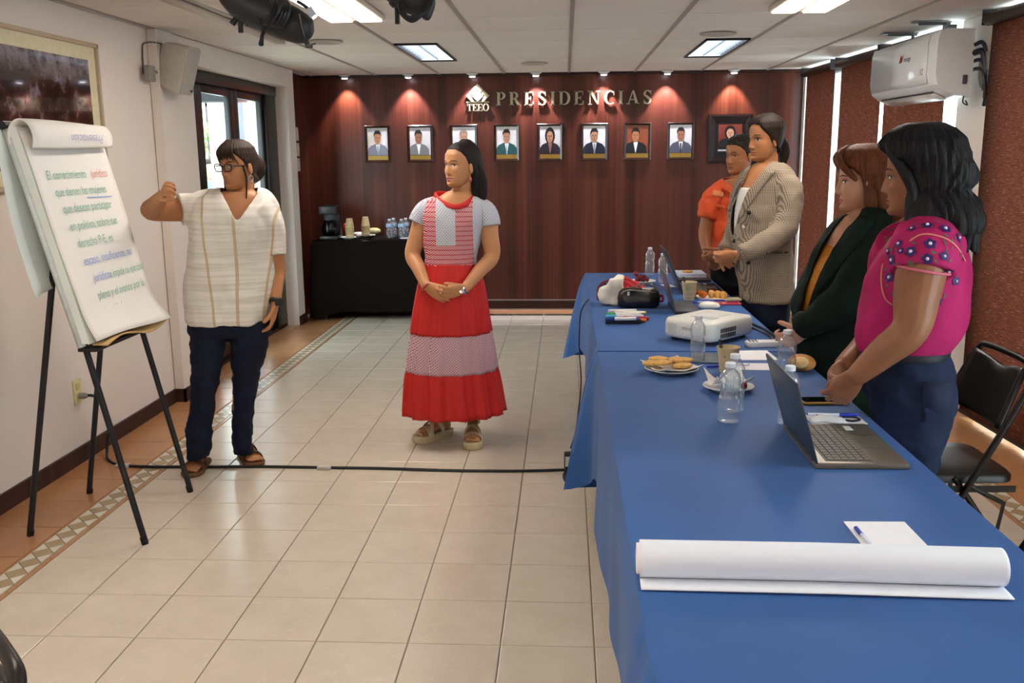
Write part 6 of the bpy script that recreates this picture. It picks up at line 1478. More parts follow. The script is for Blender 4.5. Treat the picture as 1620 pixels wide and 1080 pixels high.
rows = [(309, 695, 752, .058, .065), (315, 680, 764, .078, .085), (323, 672, 770, .095, .10), (338, 668, 770, .115, .105), (358, 668, 766, .122, .105), (380, 670, 760, .12, .102), (400, 673, 754, .115, .10), (420, 672, 752, .115, .105)]
NK = [(686, 298), (752, 298), (746, 315), (737, 323), (722, 327), (706, 324), (695, 316), (688, 307)]
g = MB(); g.rings(sil_rings(dense_rows(rows, 3), Y2_, 56)); off = pr.x
X_ = lambda u, v: ony(u, v, Y2_-.1)[0]-off
g.build('bodice', m_bodice(X_(690, 360), X_(721, 360), ony(700, 388, Y2_-.1)[2], X_(748, 370)), pr.t, remesh=.006, relax=2, post=cut_post(poly_cut(NK, Y2_+.03), 8, arrays_wrinkle(.005, 12, 8)), solid=.003, angle=180)
cl = []
for u, v, dy in ((688, 308, -.025), (695, 317, -.07), (707, 324, -.098), (722, 327, -.105), (737, 323, -.088), (746, 315, -.05), (747, 310, .01), (736, 309, .05), (714, 308, .05), (698, 306, .02), (688, 308, -.025)): cl.append(ony(u, v, Y2_+dy))
MB().tube(cl, [(.014, .006)]*len(cl), 10, sub=5, ref=(0, .3, 1)).build('collar', M(RED, .6, var=.05), pr.t)
MT_GREYP = m_print_dots('grey_dotted_cotton', 'b9bec9', '646e88', 400, 370, .68)
for pts, r_ in (([(692, 328, 0), (676, 333, -.01), (666, 344, -.015), (661, 353, -.02)], [.060, .060, .056, .052]), ([(752, 328, 0), (767, 334, 0), (774, 347, -.01), (776, 357, -.015)], [.058, .058, .055, .052])):
    MB().tube([ony(u, v, Y2_+d_) for u, v, d_ in pts], r_, 22, sub=4).build('sleeve', MT_GREYP, pr.t, angle=180)
def pleat(k, amp): return lambda th, v: amp*(math.sin(k*th+1)+.5*math.sin(2.3*k*th))
def tier(rows, a0, a1, name, mat, sub=5):
    R = []; D = dense_rows(rows, sub)
    for i, r_ in enumerate(D): R += sil_rings([r_], Y2_, 150, 2.1, ripple=pleat(13, a0+(a1-a0)*i/(len(D)-1)))
    b = MB(); b.rings(R, cap=False); return b.build(name, mat, pr.t, solid=.003, angle=180)
MT_RED = M(RED, .65, var=.06, scale=20)
tier([(415, 672, 752, .118, .108), (428, 669, 757, .125, .12), (450, 662, 765, .14, .14), (490, 655, 771, .155, .155), (524, 651, 776, .165, .165)], .006, .034, 'skirt', MT_RED)
tier([(520, 653, 774.5, .161, .161), (550, 648, 780, .172, .172), (583, 645, 785, .18, .18)], .033, .036, 'skirt_band', m_print_dots('pink_dotted_cotton', 'c9aab4', '8a3a4c', 420, 430, .45))
tier([(578, 647, 783, .175, .175), (600, 643, 788, .185, .185), (651, 641, 796, .2, .2)], .035, .055, 'skirt_ruffle', MT_RED)
MH = m_hair('0c0a0b', '2c2422')
pr.hair_shell(MH, lambda p, z: .006+.005*sst(.09, .12, z)+.020*sst(1.3, 2.6, abs(p)), std_mask(.080, .036, .0, -.10), ripple=.04)
pr.lock([(.0, -.06, .025), (.01, -.10, .0), (.015, -.125, -.06), (.02, -.12, -.14), (.03, -.10, -.21), (.035, -.085, -.27)], [(.05, .035), (.07, .042), (.072, .042), (.066, .038), (.05, .03), (.014, .012)], MH, 'long_hair', 20)
pr.lock([(-.05, -.06, .0), (-.085, -.07, -.07), (-.09, -.075, -.15), (-.085, -.07, -.23)], [(.03, .022), (.036, .024), (.034, .022), (.012, .008)], MH, 'long_hair', 14)
pr.lock([(-.06, -.03, .0), (-.078, -.04, -.06), (-.075, -.045, -.13), (-.07, -.03, -.19)], [(.02, .014), (.024, .016), (.022, .014), (.006, .004)], MH, 'long_hair', 12)
b = MB(); rr = random.Random(4)
for i in range(10): b.sphere(pr.H(V3(.03+rr.uniform(-.03, .03), -.125+rr.uniform(-.02, .015), .05+rr.uniform(-.045, .04))), (.016, .007, .018), 8, 6, R=rotz(rr.uniform(0, 3))@rotx(rr.uniform(0, 3)))
b.build('hair_clip', M('5a3a2c', .4, var=.5, scale=90), pr.t)
for sg in (-1, 1): earring(pr, sg, M('b5605a', .3), .028, hoop=False)
MB().tube([w1+V3(0, 0, 0)+.029*(math.cos(a)*V3(.7, 0, .7)+math.sin(a)*V3(0, 1, 0)) for a in np.linspace(0, 2*math.pi, 21)], .0045, 8, cap=False).build('bead_bracelet', M('a01824', .35), pr.t)
ww = MB().tube([w2+.028*(math.cos(a)*V3(-.45, 0, .9)+math.sin(a)*V3(0, 1, 0)) for a in np.linspace(0, 2*math.pi, 25)], [(.004, .007)]*25, 8, cap=False).build('wristwatch', MT_CHROME, pr.t); MB().lathe([(.001, -.004), (.014, -.004), (.015, .0), (.013, .004), (.001, .0045)], 18, w2+V3(-.012, -.026, -.006), M3=rotx(1.2)).build('watch_case', MT_CHROME, ww)
# ================================================================== woman in the orange shirt (behind)
Y3_ = 6.08; c = ony(1158, 380, Y3_)
pr = Person('woman in orange collared shirt standing behind the checked blazer', c[0]+.03, Y3_, m_skin('a06a46'))
pr.head(1171, 246, Y3_+.02, -146, .98, pitch=-2, f=dict(wide=1.06, nose=1.0, jaw=1.05)); sk = pr.sk
sk.rings(sil_rings(dense_rows([(284, 1146, 1182, .06, .06), (292, 1132, 1200, .08, .08), (310, 1124, 1206, .10, .10), (350, 1122, 1200, .11, .11), (400, 1122, 1192, .11, .11), (430, 1124, 1195, .12, .12)], 3), Y3_)); limb(sk, [pr.H((0, -.02, -.07)), pr.H((0, -.02, -.115)), ony(1166, 292, Y3_+.02)], [.056, .056, .065], sub=4)
sh, el, wr_ = ony(1124, 315, Y3_-.06), ony(1115, 372, Y3_-.08), ony(1119, 400, Y3_-.16); limb(sk, [ony(1135, 305, Y3_), sh, (sh+el)/2, el, wr_], [.05, .048, .042, .040, .028])
w3 = wr_; hand(sk, w3, ony(1128, 420, Y3_-.2)-w3, V3(.8, .5, .1), 1, (.6, .8, .5), .95)
el, wr_ = ony(1175, 375, Y3_-.2), ony(1140, 396, Y3_-.26); limb(sk, [ony(1185, 310, Y3_), el, wr_], [.05, .042, .028]); hand(sk, wr_, ony(1122, 410, Y3_-.25)-wr_, V3(-.1, .8, .2), 1, (.6, .8, .6), .95)
for s in (-.09, .09): limb(sk, [V3(pr.x+s, Y3_+.02, .9), V3(pr.x+s, Y3_, .5), V3(pr.x+s, Y3_, .1)], [.07, .05, .036])
pr.finish_skin(.005); pr.face(lip='8a4f44', brow='1a120e')
g = MB(); g.rings(sil_rings(dense_rows([(281, 1148, 1180, .065, .065), (288, 1134, 1198, .09, .09), (298, 1126, 1206, .105, .11), (325, 1120, 1208, .12, .12), (360, 1118, 1202, .125, .125), (393, 1119, 1196, .13, .13)], 3), Y3_))
g.tube([ony(1140, 303, Y3_), ony(1125, 315, Y3_-.06), ony(1117, 345, Y3_-.08)], [.07, .062, .055], 20, sub=4); g.tube([ony(1185, 303, Y3_+.1), ony(1196, 325, Y3_+.05), ony(1190, 350, Y3_-.05)], [.07, .062, .055], 20, sub=4)
shb = g.build('shirt', M('d8552a', .75, var=.08, scale=12), pr.t, remesh=.008, relax=3, post=cut_post(poly_cut([(1140, 270), (1180, 268), (1170, 292), (1156, 300), (1148, 290)], Y3_), 6, arrays_wrinkle(.012, 14, 5)), solid=.003)
MO = M('dd6034', .75, var=.08, scale=12)
b = MB()
for L in ([(1147, 287, -.06), (1142, 297, -.09), (1156, 305, -.12), (1158, 296, -.10)], [(1158, 296, -.10), (1160, 306, -.12), (1178, 296, -.08), (1172, 284, -.06)]): b.add([ony(u, v, Y3_+d_-.02) for u, v, d_ in L], [(0, 1, 2, 3)])
b.build('collar', MO, pr.t, solid=.006)
SF = Surf(shb); SF.strip([(1128, 301), (1146, 303)], [(1126, 309), (1144, 313)], 'shoulder_yoke', M('e08a5c', .75), pr.t, .004, 8)
SF.strip([(1131, 322), (1147, 325)], [(1130, 327), (1147, 330)], 'pocket_flap', MO, pr.t, .005, 6)
b = MB()
for v in (312, 330, 348, 366, 384): b.sphere(SF.hit(1152-(v-312)*.12, v, .001)[0], .006, 8, 6)
b.build('buttons', M('b5482a', .5), pr.t)
g = MB(); g.rings(sil_rings(dense_rows([(390, 1120, 1194, .12, .12), (420, 1122, 1198, .13, .13), (450, 1126, 1196, .12, .12)], 3), Y3_))
for s in (-.075, .075): g.tube([V3(pr.x+s, Y3_, .82), V3(pr.x+s, Y3_, .45), V3(pr.x+s, Y3_, .06)], [.085, .075, .065], 20, sub=4)
g.build('trousers', MT_BLKCLOTH, pr.t, remesh=.012, relax=3)
def shoes(pr, pts, ang, mat):
    for x, y in pts:
        b = MB(); a = math.radians(ang); d = V3(math.cos(a), math.sin(a), 0); lt = V3(-d[1], d[0], 0); S = []
        for t, w_, z1 in ((-.05, .02, .05), (-.03, .034, .07), (.02, .036, .085), (.08, .04, .065), (.14, .044, .045), (.17, .036, .035), (.19, .015, .02)):
            th = np.linspace(0, 2*math.pi, 16, endpoint=False); S.append([V3(x, y, 0)+d*t+lt*w_*math.cos(q_)+V3(0, 0, max(.0, z1/2+z1/2*1.05*math.sin(q_))) for q_ in th])
        b.rings(S); b.build('shoe', mat, pr.t)
shoes(pr, [(pr.x-.075, Y3_), (pr.x+.075, Y3_+.02)], -150, MT_BLACK)
MH = m_hair('0f0c0c', '30261f'); pr.hair_shell(MH, lambda p, z: .008+.010*sst(.05, .12, z), std_mask(.066, .022, -.015, -.09), ripple=.05)
pr.lock([(0, -.08, .02), (0, -.11, -.02), (0, -.10, -.07)], [.045, .04, .015], MH, 'hair_knot', 14)
# ================================================================== woman in the checked blazer
Y4_ = 5.20; c = ony(1205, 400, Y4_)
pr = Person('woman in beige checked blazer and white top with sleek dark ponytail', c[0], Y4_, m_skin('b07a52'))
pr.head(1211, 220, Y4_, -153, .97, pitch=-2, f=dict(nose=1.12, wide=.97)); sk = pr.sk
sk.rings(sil_rings(dense_rows([(258, 1196, 1230, .05, .055), (266, 1184, 1244, .075, .08), (285, 1172, 1254, .10, .10), (320, 1168, 1250, .11, .11), (370, 1168, 1248, .11, .11), (430, 1170, 1246, .12, .12), (490, 1174, 1246, .12, .12)], 3), Y4_)); limb(sk, [pr.H((0, -.02, -.07)), pr.H((0, -.022, -.12)), ony(1212, 268, Y4_+.02)], [.051, .051, .064], sub=4)
wA, wB = ony(1166, 404, Y4_-.22), ony(1150, 398, Y4_+.02)
limb(sk, [ony(1190, 392, Y4_-.21), wA], [.034, .027]); limb(sk, [ony(1158, 384, Y4_+.06), wB], [.034, .027])
hand(sk, wA, ony(1146, 410, Y4_-.215)-wA, V3(-.1, .9, .3), 1, (.7, .9, .6), 1.0, thumb=(.9, .2)); hand(sk, wB, ony(1152, 416, Y4_-.16)-wB, V3(.5, -.3, -.6), 1, (.75, .9, .6), 1.0)
for s in (-.06, .06): limb(sk, [V3(pr.x+s+.01, Y4_+.02, .72), V3(pr.x+s, Y4_, .5), V3(pr.x+s, Y4_, .1)], [.07, .05, .036])
pr.finish_skin(.0048); pr.face(lip='a0594e', brow='140e0c', lid='150e0c')
def m_check():
    g = N('houndstooth_wool'); sp = g.n('ShaderNodeSeparateXYZ'); c = g.n('ShaderNodeTexCoord'); g.l(c.outputs['Object'], sp.inputs[0])
    s = g.math('ADD', sp.outputs['X'], g.math('MULTIPLY', sp.outputs['Y'], .7)); a = g.math('SINE', g.math('MULTIPLY', s, 820)); b_ = g.math('SINE', g.math('MULTIPLY', sp.outputs['Z'], 780))
    k = g.math('ADD', g.math('MULTIPLY', g.math('GREATER_THAN', a, 0.), .5), g.math('MULTIPLY', g.math('GREATER_THAN', b_, 0.), .5)); g.base(g.ramp(k, [(.0, '5c5148'), (.5, '8d8071'), (1., 'b3a591')])); g.set(.85, 0, .2); return g.m
MT_CHECK = m_check()
g = MB(); g.rings(sil_rings(dense_rows([(257, 1200, 1234, .06, .07), (264, 1184, 1248, .09, .10), (275, 1172, 1256, .11, .12), (300, 1164, 1258, .125, .13), (335, 1158, 1254, .13, .13), (375, 1158, 1252, .135, .135), (425, 1164, 1254, .145, .14), (474, 1172, 1255, .15, .15)], 3), Y4_, 56))
g.tube([ony(1228, 275, Y4_-.03), ony(1246, 300, Y4_-.10), ony(1246, 345, Y4_-.15), ony(1225, 375, Y4_-.185), ony(1172, 402, Y4_-.225)], [.075, .072, .066, .06, .046], 24, sub=5)
g.tube([ony(1190, 278, Y4_+.08), ony(1172, 320, Y4_+.13), ony(1164, 365, Y4_+.11), ony(1148, 396, Y4_+.03)], [.07, .064, .055, .044], 22, sub=5)
VB = [(1190, 248), (1228, 248), (1211, 264), (1181, 303), (1168, 341), (1159, 372), (1152, 372), (1157, 332), (1170, 300), (1189, 262)]
bz = g.build('blazer', MT_CHECK, pr.t, remesh=.007, relax=3, post=cut_post(poly_cut(VB, Y4_-.0), 8, arrays_wrinkle(.011, 11, 2)), solid=.005, angle=180)
g = MB(); g.rings(sil_rings(dense_rows([(296, 1169, 1240, .110, .05), (315, 1165, 1240, .118, .05), (345, 1162, 1240, .122, .06), (380, 1162, 1240, .122, .06)], 4), Y4_, 40)); g.build('white_top', M('e2e0dc', .8, var=.03), pr.t, angle=180)
SF = Surf(bz)
SF.strip([(1211, 266), (1182, 305), (1169, 342)], [(1226, 272), (1200, 305), (1174, 345)], 'lapel', MT_CHECK, pr.t)
SF.strip([(1186, 268), (1169, 302), (1157, 334)], [(1180, 268), (1164, 298), (1153, 334)], 'lapel', MT_CHECK, pr.t)
for u, v in ((1185, 336), (1184, 415), (1163, 381)):
    q_, n_ = SF.hit(u, v, .003)
    MB().sphere(q_, (.012, .012, .012), 12, 8).build('button', M('1a1614', .35), pr.t)
SF.strip([(1212, 398), (1246, 397)], [(1212, 401.5), (1246, 400.5)], 'pocket_flap', M('5d5248', .9), pr.t, .004, 6)
g = MB(); g.rings(sil_rings(dense_rows([(465, 1176, 1250, .13, .13), (485, 1174, 1250, .14, .14), (510, 1178, 1248, .13, .13)], 3), Y4_))
for s in (-.085, .085): g.tube([V3(pr.x+s, Y4_, .75), V3(pr.x+s, Y4_, .42), V3(pr.x+s, Y4_, .06)], [.09, .07, .06], 20, sub=4)
g.build('jeans', MT_DENIM, pr.t, remesh=.012, relax=3); shoes(pr, [(pr.x-.085, Y4_), (pr.x+.085, Y4_)], -160, MT_BLACK)
MH = m_hair('0b0909', '3a2c24'); pr.hair_shell(MH, lambda p, z: .008+.012*sst(.03, .1, z)*(1-.7*gs(p, 0, .2)*sst(.04, .1, z))+.005*sst(1., 2., abs(p)), lambda p, z: std_mask(.078, .014, -.02, -.09)(p, z), ripple=.02)
pr.lock([(0, -.09, -.01), (.0, -.125, -.05), (.0, -.13, -.10), (0, -.115, -.17)], [.03, .034, .03, .008], MH, 'ponytail', 14); MB().tube([pr.H((0, -.10, -.02)), pr.H((0, -.115, -.035))], .034, 14).build('hair_tie', MT_BLACK, pr.t)
for sg in (-1, 1): earring(pr, sg, M('d6c9b8', .2, .9), .02, .012)
MB().tube([wA+.03*(math.cos(a)*V3(.4, 0, .9)+math.sin(a)*V3(0, 1, 0)) for a in np.linspace(0, 2*math.pi, 21)], .0022, 6, cap=False).build('bracelet', M('b9b0a0', .3, .6), pr.t)
# ================================================================== woman in the dark green blazer
Y5_ = 3.76; c = ony(1345, 480, Y5_)
pr = Person('woman with wavy auburn hair in dark green velvet blazer and mustard blouse', max(c[0], 1.15), Y5_, m_skin('b98a70'))
pr.head(1367, 286, Y5_, 176, .99, pitch=-2, f=dict(nose=1.0, cheek=.006)); sk = pr.sk
sk.rings(sil_rings(dense_rows([(335, 1348, 1392, .06, .06), (345, 1330, 1402, .10, .10), (370, 1308, 1410, .14, .14), (420, 1290, 1412, .15, .15), (480, 1276, 1412, .14, .14), (560, 1282, 1412, .14, .14), (620, 1290, 1412, .14, .14)], 3), Y5_)); limb(sk, [pr.H((0, -.02, -.07)), pr.H((0, -.025, -.12)), ony(1366, 346, Y5_)], [.055, .055, .07], sub=4)
wA, wB = ony(1270, 527, Y5_-.12), ony(1270, 518, Y5_+.10)
hand(sk, wA, ony(1246, 536, Y5_-.09)-wA, V3(.3, .9, .2), 1, (.6, .9, .6), .95); hand(sk, wB, ony(1250, 545, Y5_-.01)-wB, V3(.3, -.9, .2), -1, (.3, .5, .4), .98)
limb(sk, [wA*.4+ony(1310, 495, Y5_-.20)*.6, wA], [.030, .027]); limb(sk, [wB*.4+ony(1300, 490, Y5_+.18)*.6, wB], [.030, .027])
for s in (-.09, .09): limb(sk, [V3(pr.x+.06, Y5_+s, .8), V3(pr.x+.06, Y5_+s, .45), V3(pr.x+.06, Y5_+s, .1)], [.075, .055, .038])
pr.finish_skin(.0045); pr.face(lip='b03a44', brow='3a2418')
MT_VELV = M('081710', .85, spec=.2, var=.3, scale=9)
g = MB(); g.rings(sil_rings(dense_rows([(334, 1352, 1396, .07, .07), (341, 1340, 1404, .11, .11), (352, 1322, 1412, .15, .15), (375, 1300, 1418, .18, .18), (410, 1283, 1420, .19, .19), (450, 1264, 1420, .18, .18), (490, 1256, 1420, .175, .175), (540, 1258, 1420, .18, .18), (585, 1266, 1418, .18, .18)], 3), Y5_, 60))
g.tube([ony(1375, 352, Y5_-.10), ony(1375, 395, Y5_-.19), ony(1352, 455, Y5_-.22), ony(1310, 495, Y5_-.20), ony(1266, 519, Y5_-.125)], [.085, .082, .075, .066, .05], 24, sub=5)
g.tube([ony(1365, 352, Y5_+.12), ony(1345, 420, Y5_+.2), ony(1300, 490, Y5_+.18), ony(1272, 510, Y5_+.11)], [.08, .075, .062, .048], 22, sub=5)
VG = [(1336, 325), (1366, 325), (1358, 342), (1338, 362), (1318, 390), (1300, 425), (1285, 460), (1275, 492), (1267, 492), (1276, 452), (1292, 412), (1303, 386), (1318, 364), (1334, 344)]
bz = g.build('blazer', MT_VELV, pr.t, remesh=.008, relax=3, post=cut_post(poly_cut(VG, Y5_-.02), 10, arrays_wrinkle(.013, 9, 6)), solid=.005, angle=180)
SF = Surf(bz)
g = MB(); g.rings(sil_rings(dense_rows([(385, 1299, 1400, .13, .13), (410, 1288, 1405, .165, .15), (450, 1271, 1405, .165, .15), (500, 1263, 1405, .16, .15), (560, 1266, 1405, .15, .15)], 3), Y5_, 48)); g.build('blouse', M('b8741c', .7, var=.1), pr.t, angle=180)
SF.strip([(1362, 342), (1342, 366), (1322, 393), (1304, 428), (1289, 462)], [(1386, 347), (1372, 372), (1345, 405), (1318, 440), (1292, 466)], 'lapel', M('0a1c14', .85, spec=.2, var=.3, scale=9), pr.t)
g = MB(); g.rings(sil_rings(dense_rows([(575, 1276, 1412, .16, .16), (610, 1280, 1414, .165, .165), (650, 1290, 1412, .15, .15)], 3), Y5_))
for s in (-.09, .09): g.tube([V3(pr.x+.06, Y5_+s, .62), V3(pr.x+.06, Y5_+s, .40), V3(pr.x+.06, Y5_+s, .06)], [.09, .075, .065], 20, sub=4)
g.build('trousers', M('10301c', .85, var=.1), pr.t, remesh=.012, relax=3); shoes(pr, [(pr.x+.06, Y5_-.09), (pr.x+.06, Y5_+.09)], 180, MT_BLACK)
MH = m_hair('28100a', '8a4a22')
wav = lambda p, z: .008*math.sin(34*z+3*p)+.006*math.sin(55*z-5*p)
pr.hair_shell(MH, lambda p, z: .018+.010*sst(.0, .1, z)+.034*sst(1.2, 2.3, abs(p))*sst(.10, -.03, z)+wav(p, z)*sst(.08, .0, z), lambda p, z: std_mask(.06, .022, -.05, -.13)(p, z)*(1-(1-sst(1.1, 1.45, abs(p)))*sst(.03, -.01, z))*sst(-.15, -.135, z), zmin=-.155, ripple=.10, m=80)
for k, (x, y, z) in enumerate([(.06, -.02, -.10), (-.075, -.01, -.09), (.02, -.10, -.12), (-.03, -.105, -.12), (-.085, -.05, -.10), (.085, -.05, -.11)]): pr.lock([(x, y, z+.06), (x*1.15, y*1.15, z), (x*1.1, y*1.05+.01, z-.04)], [(.028, .02), (.03, .022), (.010, .008)], MH, 'hair_lock', 12)
pr.lock([(.01, .06, .118), (-.03, .10, .09), (-.06, .085, .05), (-.078, .05, .01)], [(.024, .012), (.03, .014), (.026, .013), (.012, .008)], MH, 'fringe'); pr.lock([(.01, .06, .118), (.04, .09, .085), (.065, .07, .045), (.08, .04, .0)], [(.024, .012), (.03, .014), (.026, .013), (.012, .008)], MH, 'fringe')
for sg in (-1, 1): earring(pr, sg, M('cfc6c0', .2, .9), .02, .009)
# ================================================================== woman in the pink embroidered blouse
Y6_ = 2.88; c = ony(1440, 600, Y6_)
pr = Person('woman in pink embroidered blouse and jeans with black wavy bob', max(c[0], 1.10), Y6_, m_skin('8f5f42'))
pr.head(1456, 278, Y6_, 156, 1.0, pitch=-3, f=dict(nose=.95, cheek=.006)); sk = pr.sk
sk.rings(sil_rings(dense_rows([(362, 1430, 1488, .065, .065), (376, 1412, 1508, .11, .11), (400, 1398, 1520, .15, .15), (440, 1384, 1520, .16, .15), (500, 1372, 1514, .15, .14), (555, 1372, 1490, .13, .13), (620, 1376, 1496, .13, .13)], 3), Y6_)); limb(sk, [pr.H((0, -.02, -.07)), pr.H((0, -.03, -.125)), ony(1458, 376, Y6_)], [.055, .055, .072], sub=4)
sh, el, wA = ony(1462, 405, Y6_-.18), ony(1440, 520, Y6_-.21), ony(1356, 594, Y6_-.17)
limb(sk, [ony(1470, 395, Y6_-.05), sh, (sh*.5+el*.5), el, el*.5+wA*.5, wA], [.085, .072, .064, .052, .045, .031])
hand(sk, wA, ony(1330, 622, Y6_-.14)-wA, V3(.2, .95, .0), 1, (.4, .6, .45), 1.0, thumb=(.9, .2))
el, wB = ony(1385, 520, Y6_+.14), ony(1335, 578, Y6_-.02); limb(sk, [ony(1420, 410, Y6_+.17), el, wB], [.065, .045, .03]); hand(sk, wB, ony(1314, 604, Y6_-.08)-wB, V3(.2, -.9, -.2), 1, (.4, .6, .5), 1.0)
for s in (-.078, .078): limb(sk, [ony(1440, 640, Y6_+s), ony(1436, 760, Y6_+s), ony(1432, 960, Y6_+s)], [.06, .04, .03])
pr.finish_skin(.0036); pr.face(lip='7d4540', brow='120c0a')
def m_pink(zlim):
    g = N('pink_embroidered_cotton'); sp = g.n('ShaderNodeSeparateXYZ'); c = g.n('ShaderNodeTexCoord'); g.l(c.outputs['Object'], sp.inputs[0])
    v = g.noise(g.coord('Object'), 9, 3); base = g.ramp(v, [(.3, '99184f'), (.7, 'b32465')])
    mp = g.n('ShaderNodeMapping'); g.l(c.outputs['Object'], mp.inputs['Vector'])
    vo = g.n('ShaderNodeTexVoronoi'); vo.inputs['Scale'].default_value = 21; g.l(mp.outputs[0], vo.inputs['Vector']); d = vo.outputs['Distance']
    pet = g.math('LESS_THAN', g.math('ADD', d, g.math('MULTIPLY', g.noise(g.coord('Object'), 110, 1), .16)), .40)
    vl = g.n('ShaderNodeTexVoronoi'); vl.inputs['Scale'].default_value = 34; g.l(mp.outputs[0], vl.inputs['Vector']); leaf = g.math('LESS_THAN', vl.outputs['Distance'], .27)
    area = g.math('GREATER_THAN', g.math('ADD', sp.outputs['Z'], g.math('MULTIPLY', g.math('ABSOLUTE', sp.outputs['Y']), .0)), zlim)
    c1 = g.mix(g.math('MULTIPLY', leaf, area), base, '4c5a46'); c2 = g.mix(g.math('MULTIPLY', pet, area), c1, '32185f'); c3 = g.mix(g.math('MULTIPLY', g.math('LESS_THAN', d, .12), area), c2, 'd9b3d0')
    g.base(c3); g.set(.8, 0, .2); g.bump(g.noise(g.coord('Object'), 160, 2), .12, .001); return g.m
MT_PINK = m_pink(9.)
g = MB(); g.rings(sil_rings(dense_rows([(360, 1436, 1492, .075, .075), (370, 1420, 1508, .12, .12), (384, 1408, 1524, .155, .155), (405, 1392, 1528, .175, .17), (440, 1373, 1531, .18, .17), (484, 1363, 1529, .17, .16), (520, 1356, 1518, .165, .155), (545, 1358, 1502, .155, .15), (558, 1364, 1494, .145, .14)], 3), Y6_, 60))
g.tube([ony(1468, 388, Y6_-.08), ony(1462, 405, Y6_-.17), ony(1459, 432, Y6_-.195)], [.10, .096, .088], 28, sub=5); g.tube([ony(1430, 388, Y6_+.1), ony(1418, 410, Y6_+.17), ony(1414, 435, Y6_+.18)], [.09, .085, .08], 24, sub=5)
bl = g.build('blouse', MT_PINK, pr.t, remesh=.007, relax=3, post=arrays_wrinkle(.009, 10, 4, (1, 1, .7)), angle=180)
hem = [ony(1459, 426, Y6_-.192)+.0745*(math.cos(a)*V3(1, .1, -.16)+math.sin(a)*V3(0, 1, 0)) for a in np.linspace(0, 2*math.pi, 33)]
MB().tube(hem, [.0035+.001*(i % 2) for i in range(33)], 7, cap=False).build('sleeve_trim', M('c9657a', .7), pr.t)
SF = Surf(bl); rr = random.Random(6); C4 = lambda x, y: (1220+x/3.6, 190+y/3.6)
MV, MW, MLF = M('2c1560', .6, var=.1), M('e3cbdc', .6), M('4d5f48', .7, var=.1)
def stitch_flower(u, v, r):
    q_, n_ = SF.hit(u, v, .0025)
    if q_ is None: return
    a = unit(np.cross(n_, V3(.2, .1, 1))); b_ = np.cross(n_, a); P = []; ph = rr.uniform(0, 6)
    for i in range(30):
        th = 2*math.pi*i/30; k = r*(.72+.28*abs(math.sin(2.5*th+ph))); P.append(q_+a*k*math.cos(th)+b_*k*math.sin(th))
    f_ = MB(); f_.add([q_+n_*.002]+P, [(0, i+1, (i+1) % 30+1) for i in range(30)]); fo_ = f_.build('embroidered_flower', MV, bl)
    MB().sphere(q_+n_*.001, (r*.3, r*.3, r*.3), 10, 6).build('flower_centre', MW, fo_)
def stitch_leaf(u, v, r, ang):
    q_, n_ = SF.hit(u, v, .002)
    if q_ is None: return
    a0 = unit(np.cross(n_, V3(.2, .1, 1))); b0 = np.cross(n_, a0); a = a0*math.cos(ang)+b0*math.sin(ang); b_ = np.cross(n_, a)
    MB().add([q_-a*r, q_+b_*r*.4, q_+a*r, q_-b_*r*.4], [(0, 1, 2, 3)]).build('embroidered_leaf', MLF, bl, smooth=False)
for x, y, r in ((890, 600, .017), (990, 620, .017), (1065, 670, .015), (905, 705, .017), (797, 750, .017), (728, 705, .014), (690, 795, .016), (890, 790, .016), (985, 775, .014), (675, 895, .017), (1015, 855, .014), (1050, 915, .014), (945, 1030, .015), (800, 620, .012), (670, 745, .012), (740, 745, .011)): stitch_flower(*C4(x, y), r)
for k_ in range(46):
    x, y = rr.uniform(640, 1080), rr.uniform(575, 830)
    if y > 690+(1080-x)*.45 and x < 720: continue
    stitch_leaf(*C4(x, y), rr.uniform(.006, .010), rr.uniform(0, 3))
for k_, (x, y) in enumerate(((650, 850), (660, 945), (690, 990), (1080, 720), (1020, 800), (985, 1000))): stitch_leaf(*C4(x, y), .009, k_)
tr = [SF.hit(*C4(x, y), .002)[0] for x, y in ((640, 820), (630, 880), (635, 960), (655, 1020), (690, 1050))]; tr = [q_ for q_ in tr if q_ is not None]
MB().tube(tr, .0022, 6, sub=4).build('stitched_line', M('d98a78', .7), bl)
tr = [SF.hit(*C4(x, y), .002)[0] for x, y in ((790, 690), (850, 655), (920, 655), (1000, 680), (1060, 730), (1100, 800))]; tr = [q_ for q_ in tr if q_ is not None]
MB().tube(tr, .0022, 6, sub=4).build('stitched_line', M('d98a78', .7), bl)
g = MB(); g.rings(sil_rings(dense_rows([(548, 1366, 1496, .145, .145), (565, 1360, 1502, .155, .155), (600, 1364, 1508, .165, .165), (630, 1372, 1511, .165, .165), (660, 1380, 1504, .15, .15), (690, 1388, 1492, .12, .12)], 3), Y6_, 48))
for s_ in (-.078, .078): g.rings(sil_rings(dense_rows([(630, 1376, 1508, .085, .085, s_), (665, 1382, 1502, .09, .09, s_), (700, 1388, 1491, .088, .088, s_), (740, 1392, 1480, .082, .082, s_), (800, 1396, 1468, .075, .075, s_), (880, 1400, 1464, .068, .068, s_), (990, 1404, 1462, .062, .062, s_)], 4), Y6_, 32))
xm = ony(1430, 990, Y6_)[0]
g.build('jeans', MT_DENIM2, pr.t, remesh=.008, relax=3, post=arrays_wrinkle(.010, 14, 9)); shoes(pr, [(xm+.02, Y6_-.085), (xm+.02, Y6_+.085)], 170, MT_BLACK)
rows_ = sil_rings([(552, 1362, 1498, .158, .155)], Y6_, 40)[0]; MB().tube(list(rows_)+[rows_[0]], [(.012, .003)]*41, 8, cap=False, ref=(0, 0, 1)).build('belt', M('141824', .6), pr.t)
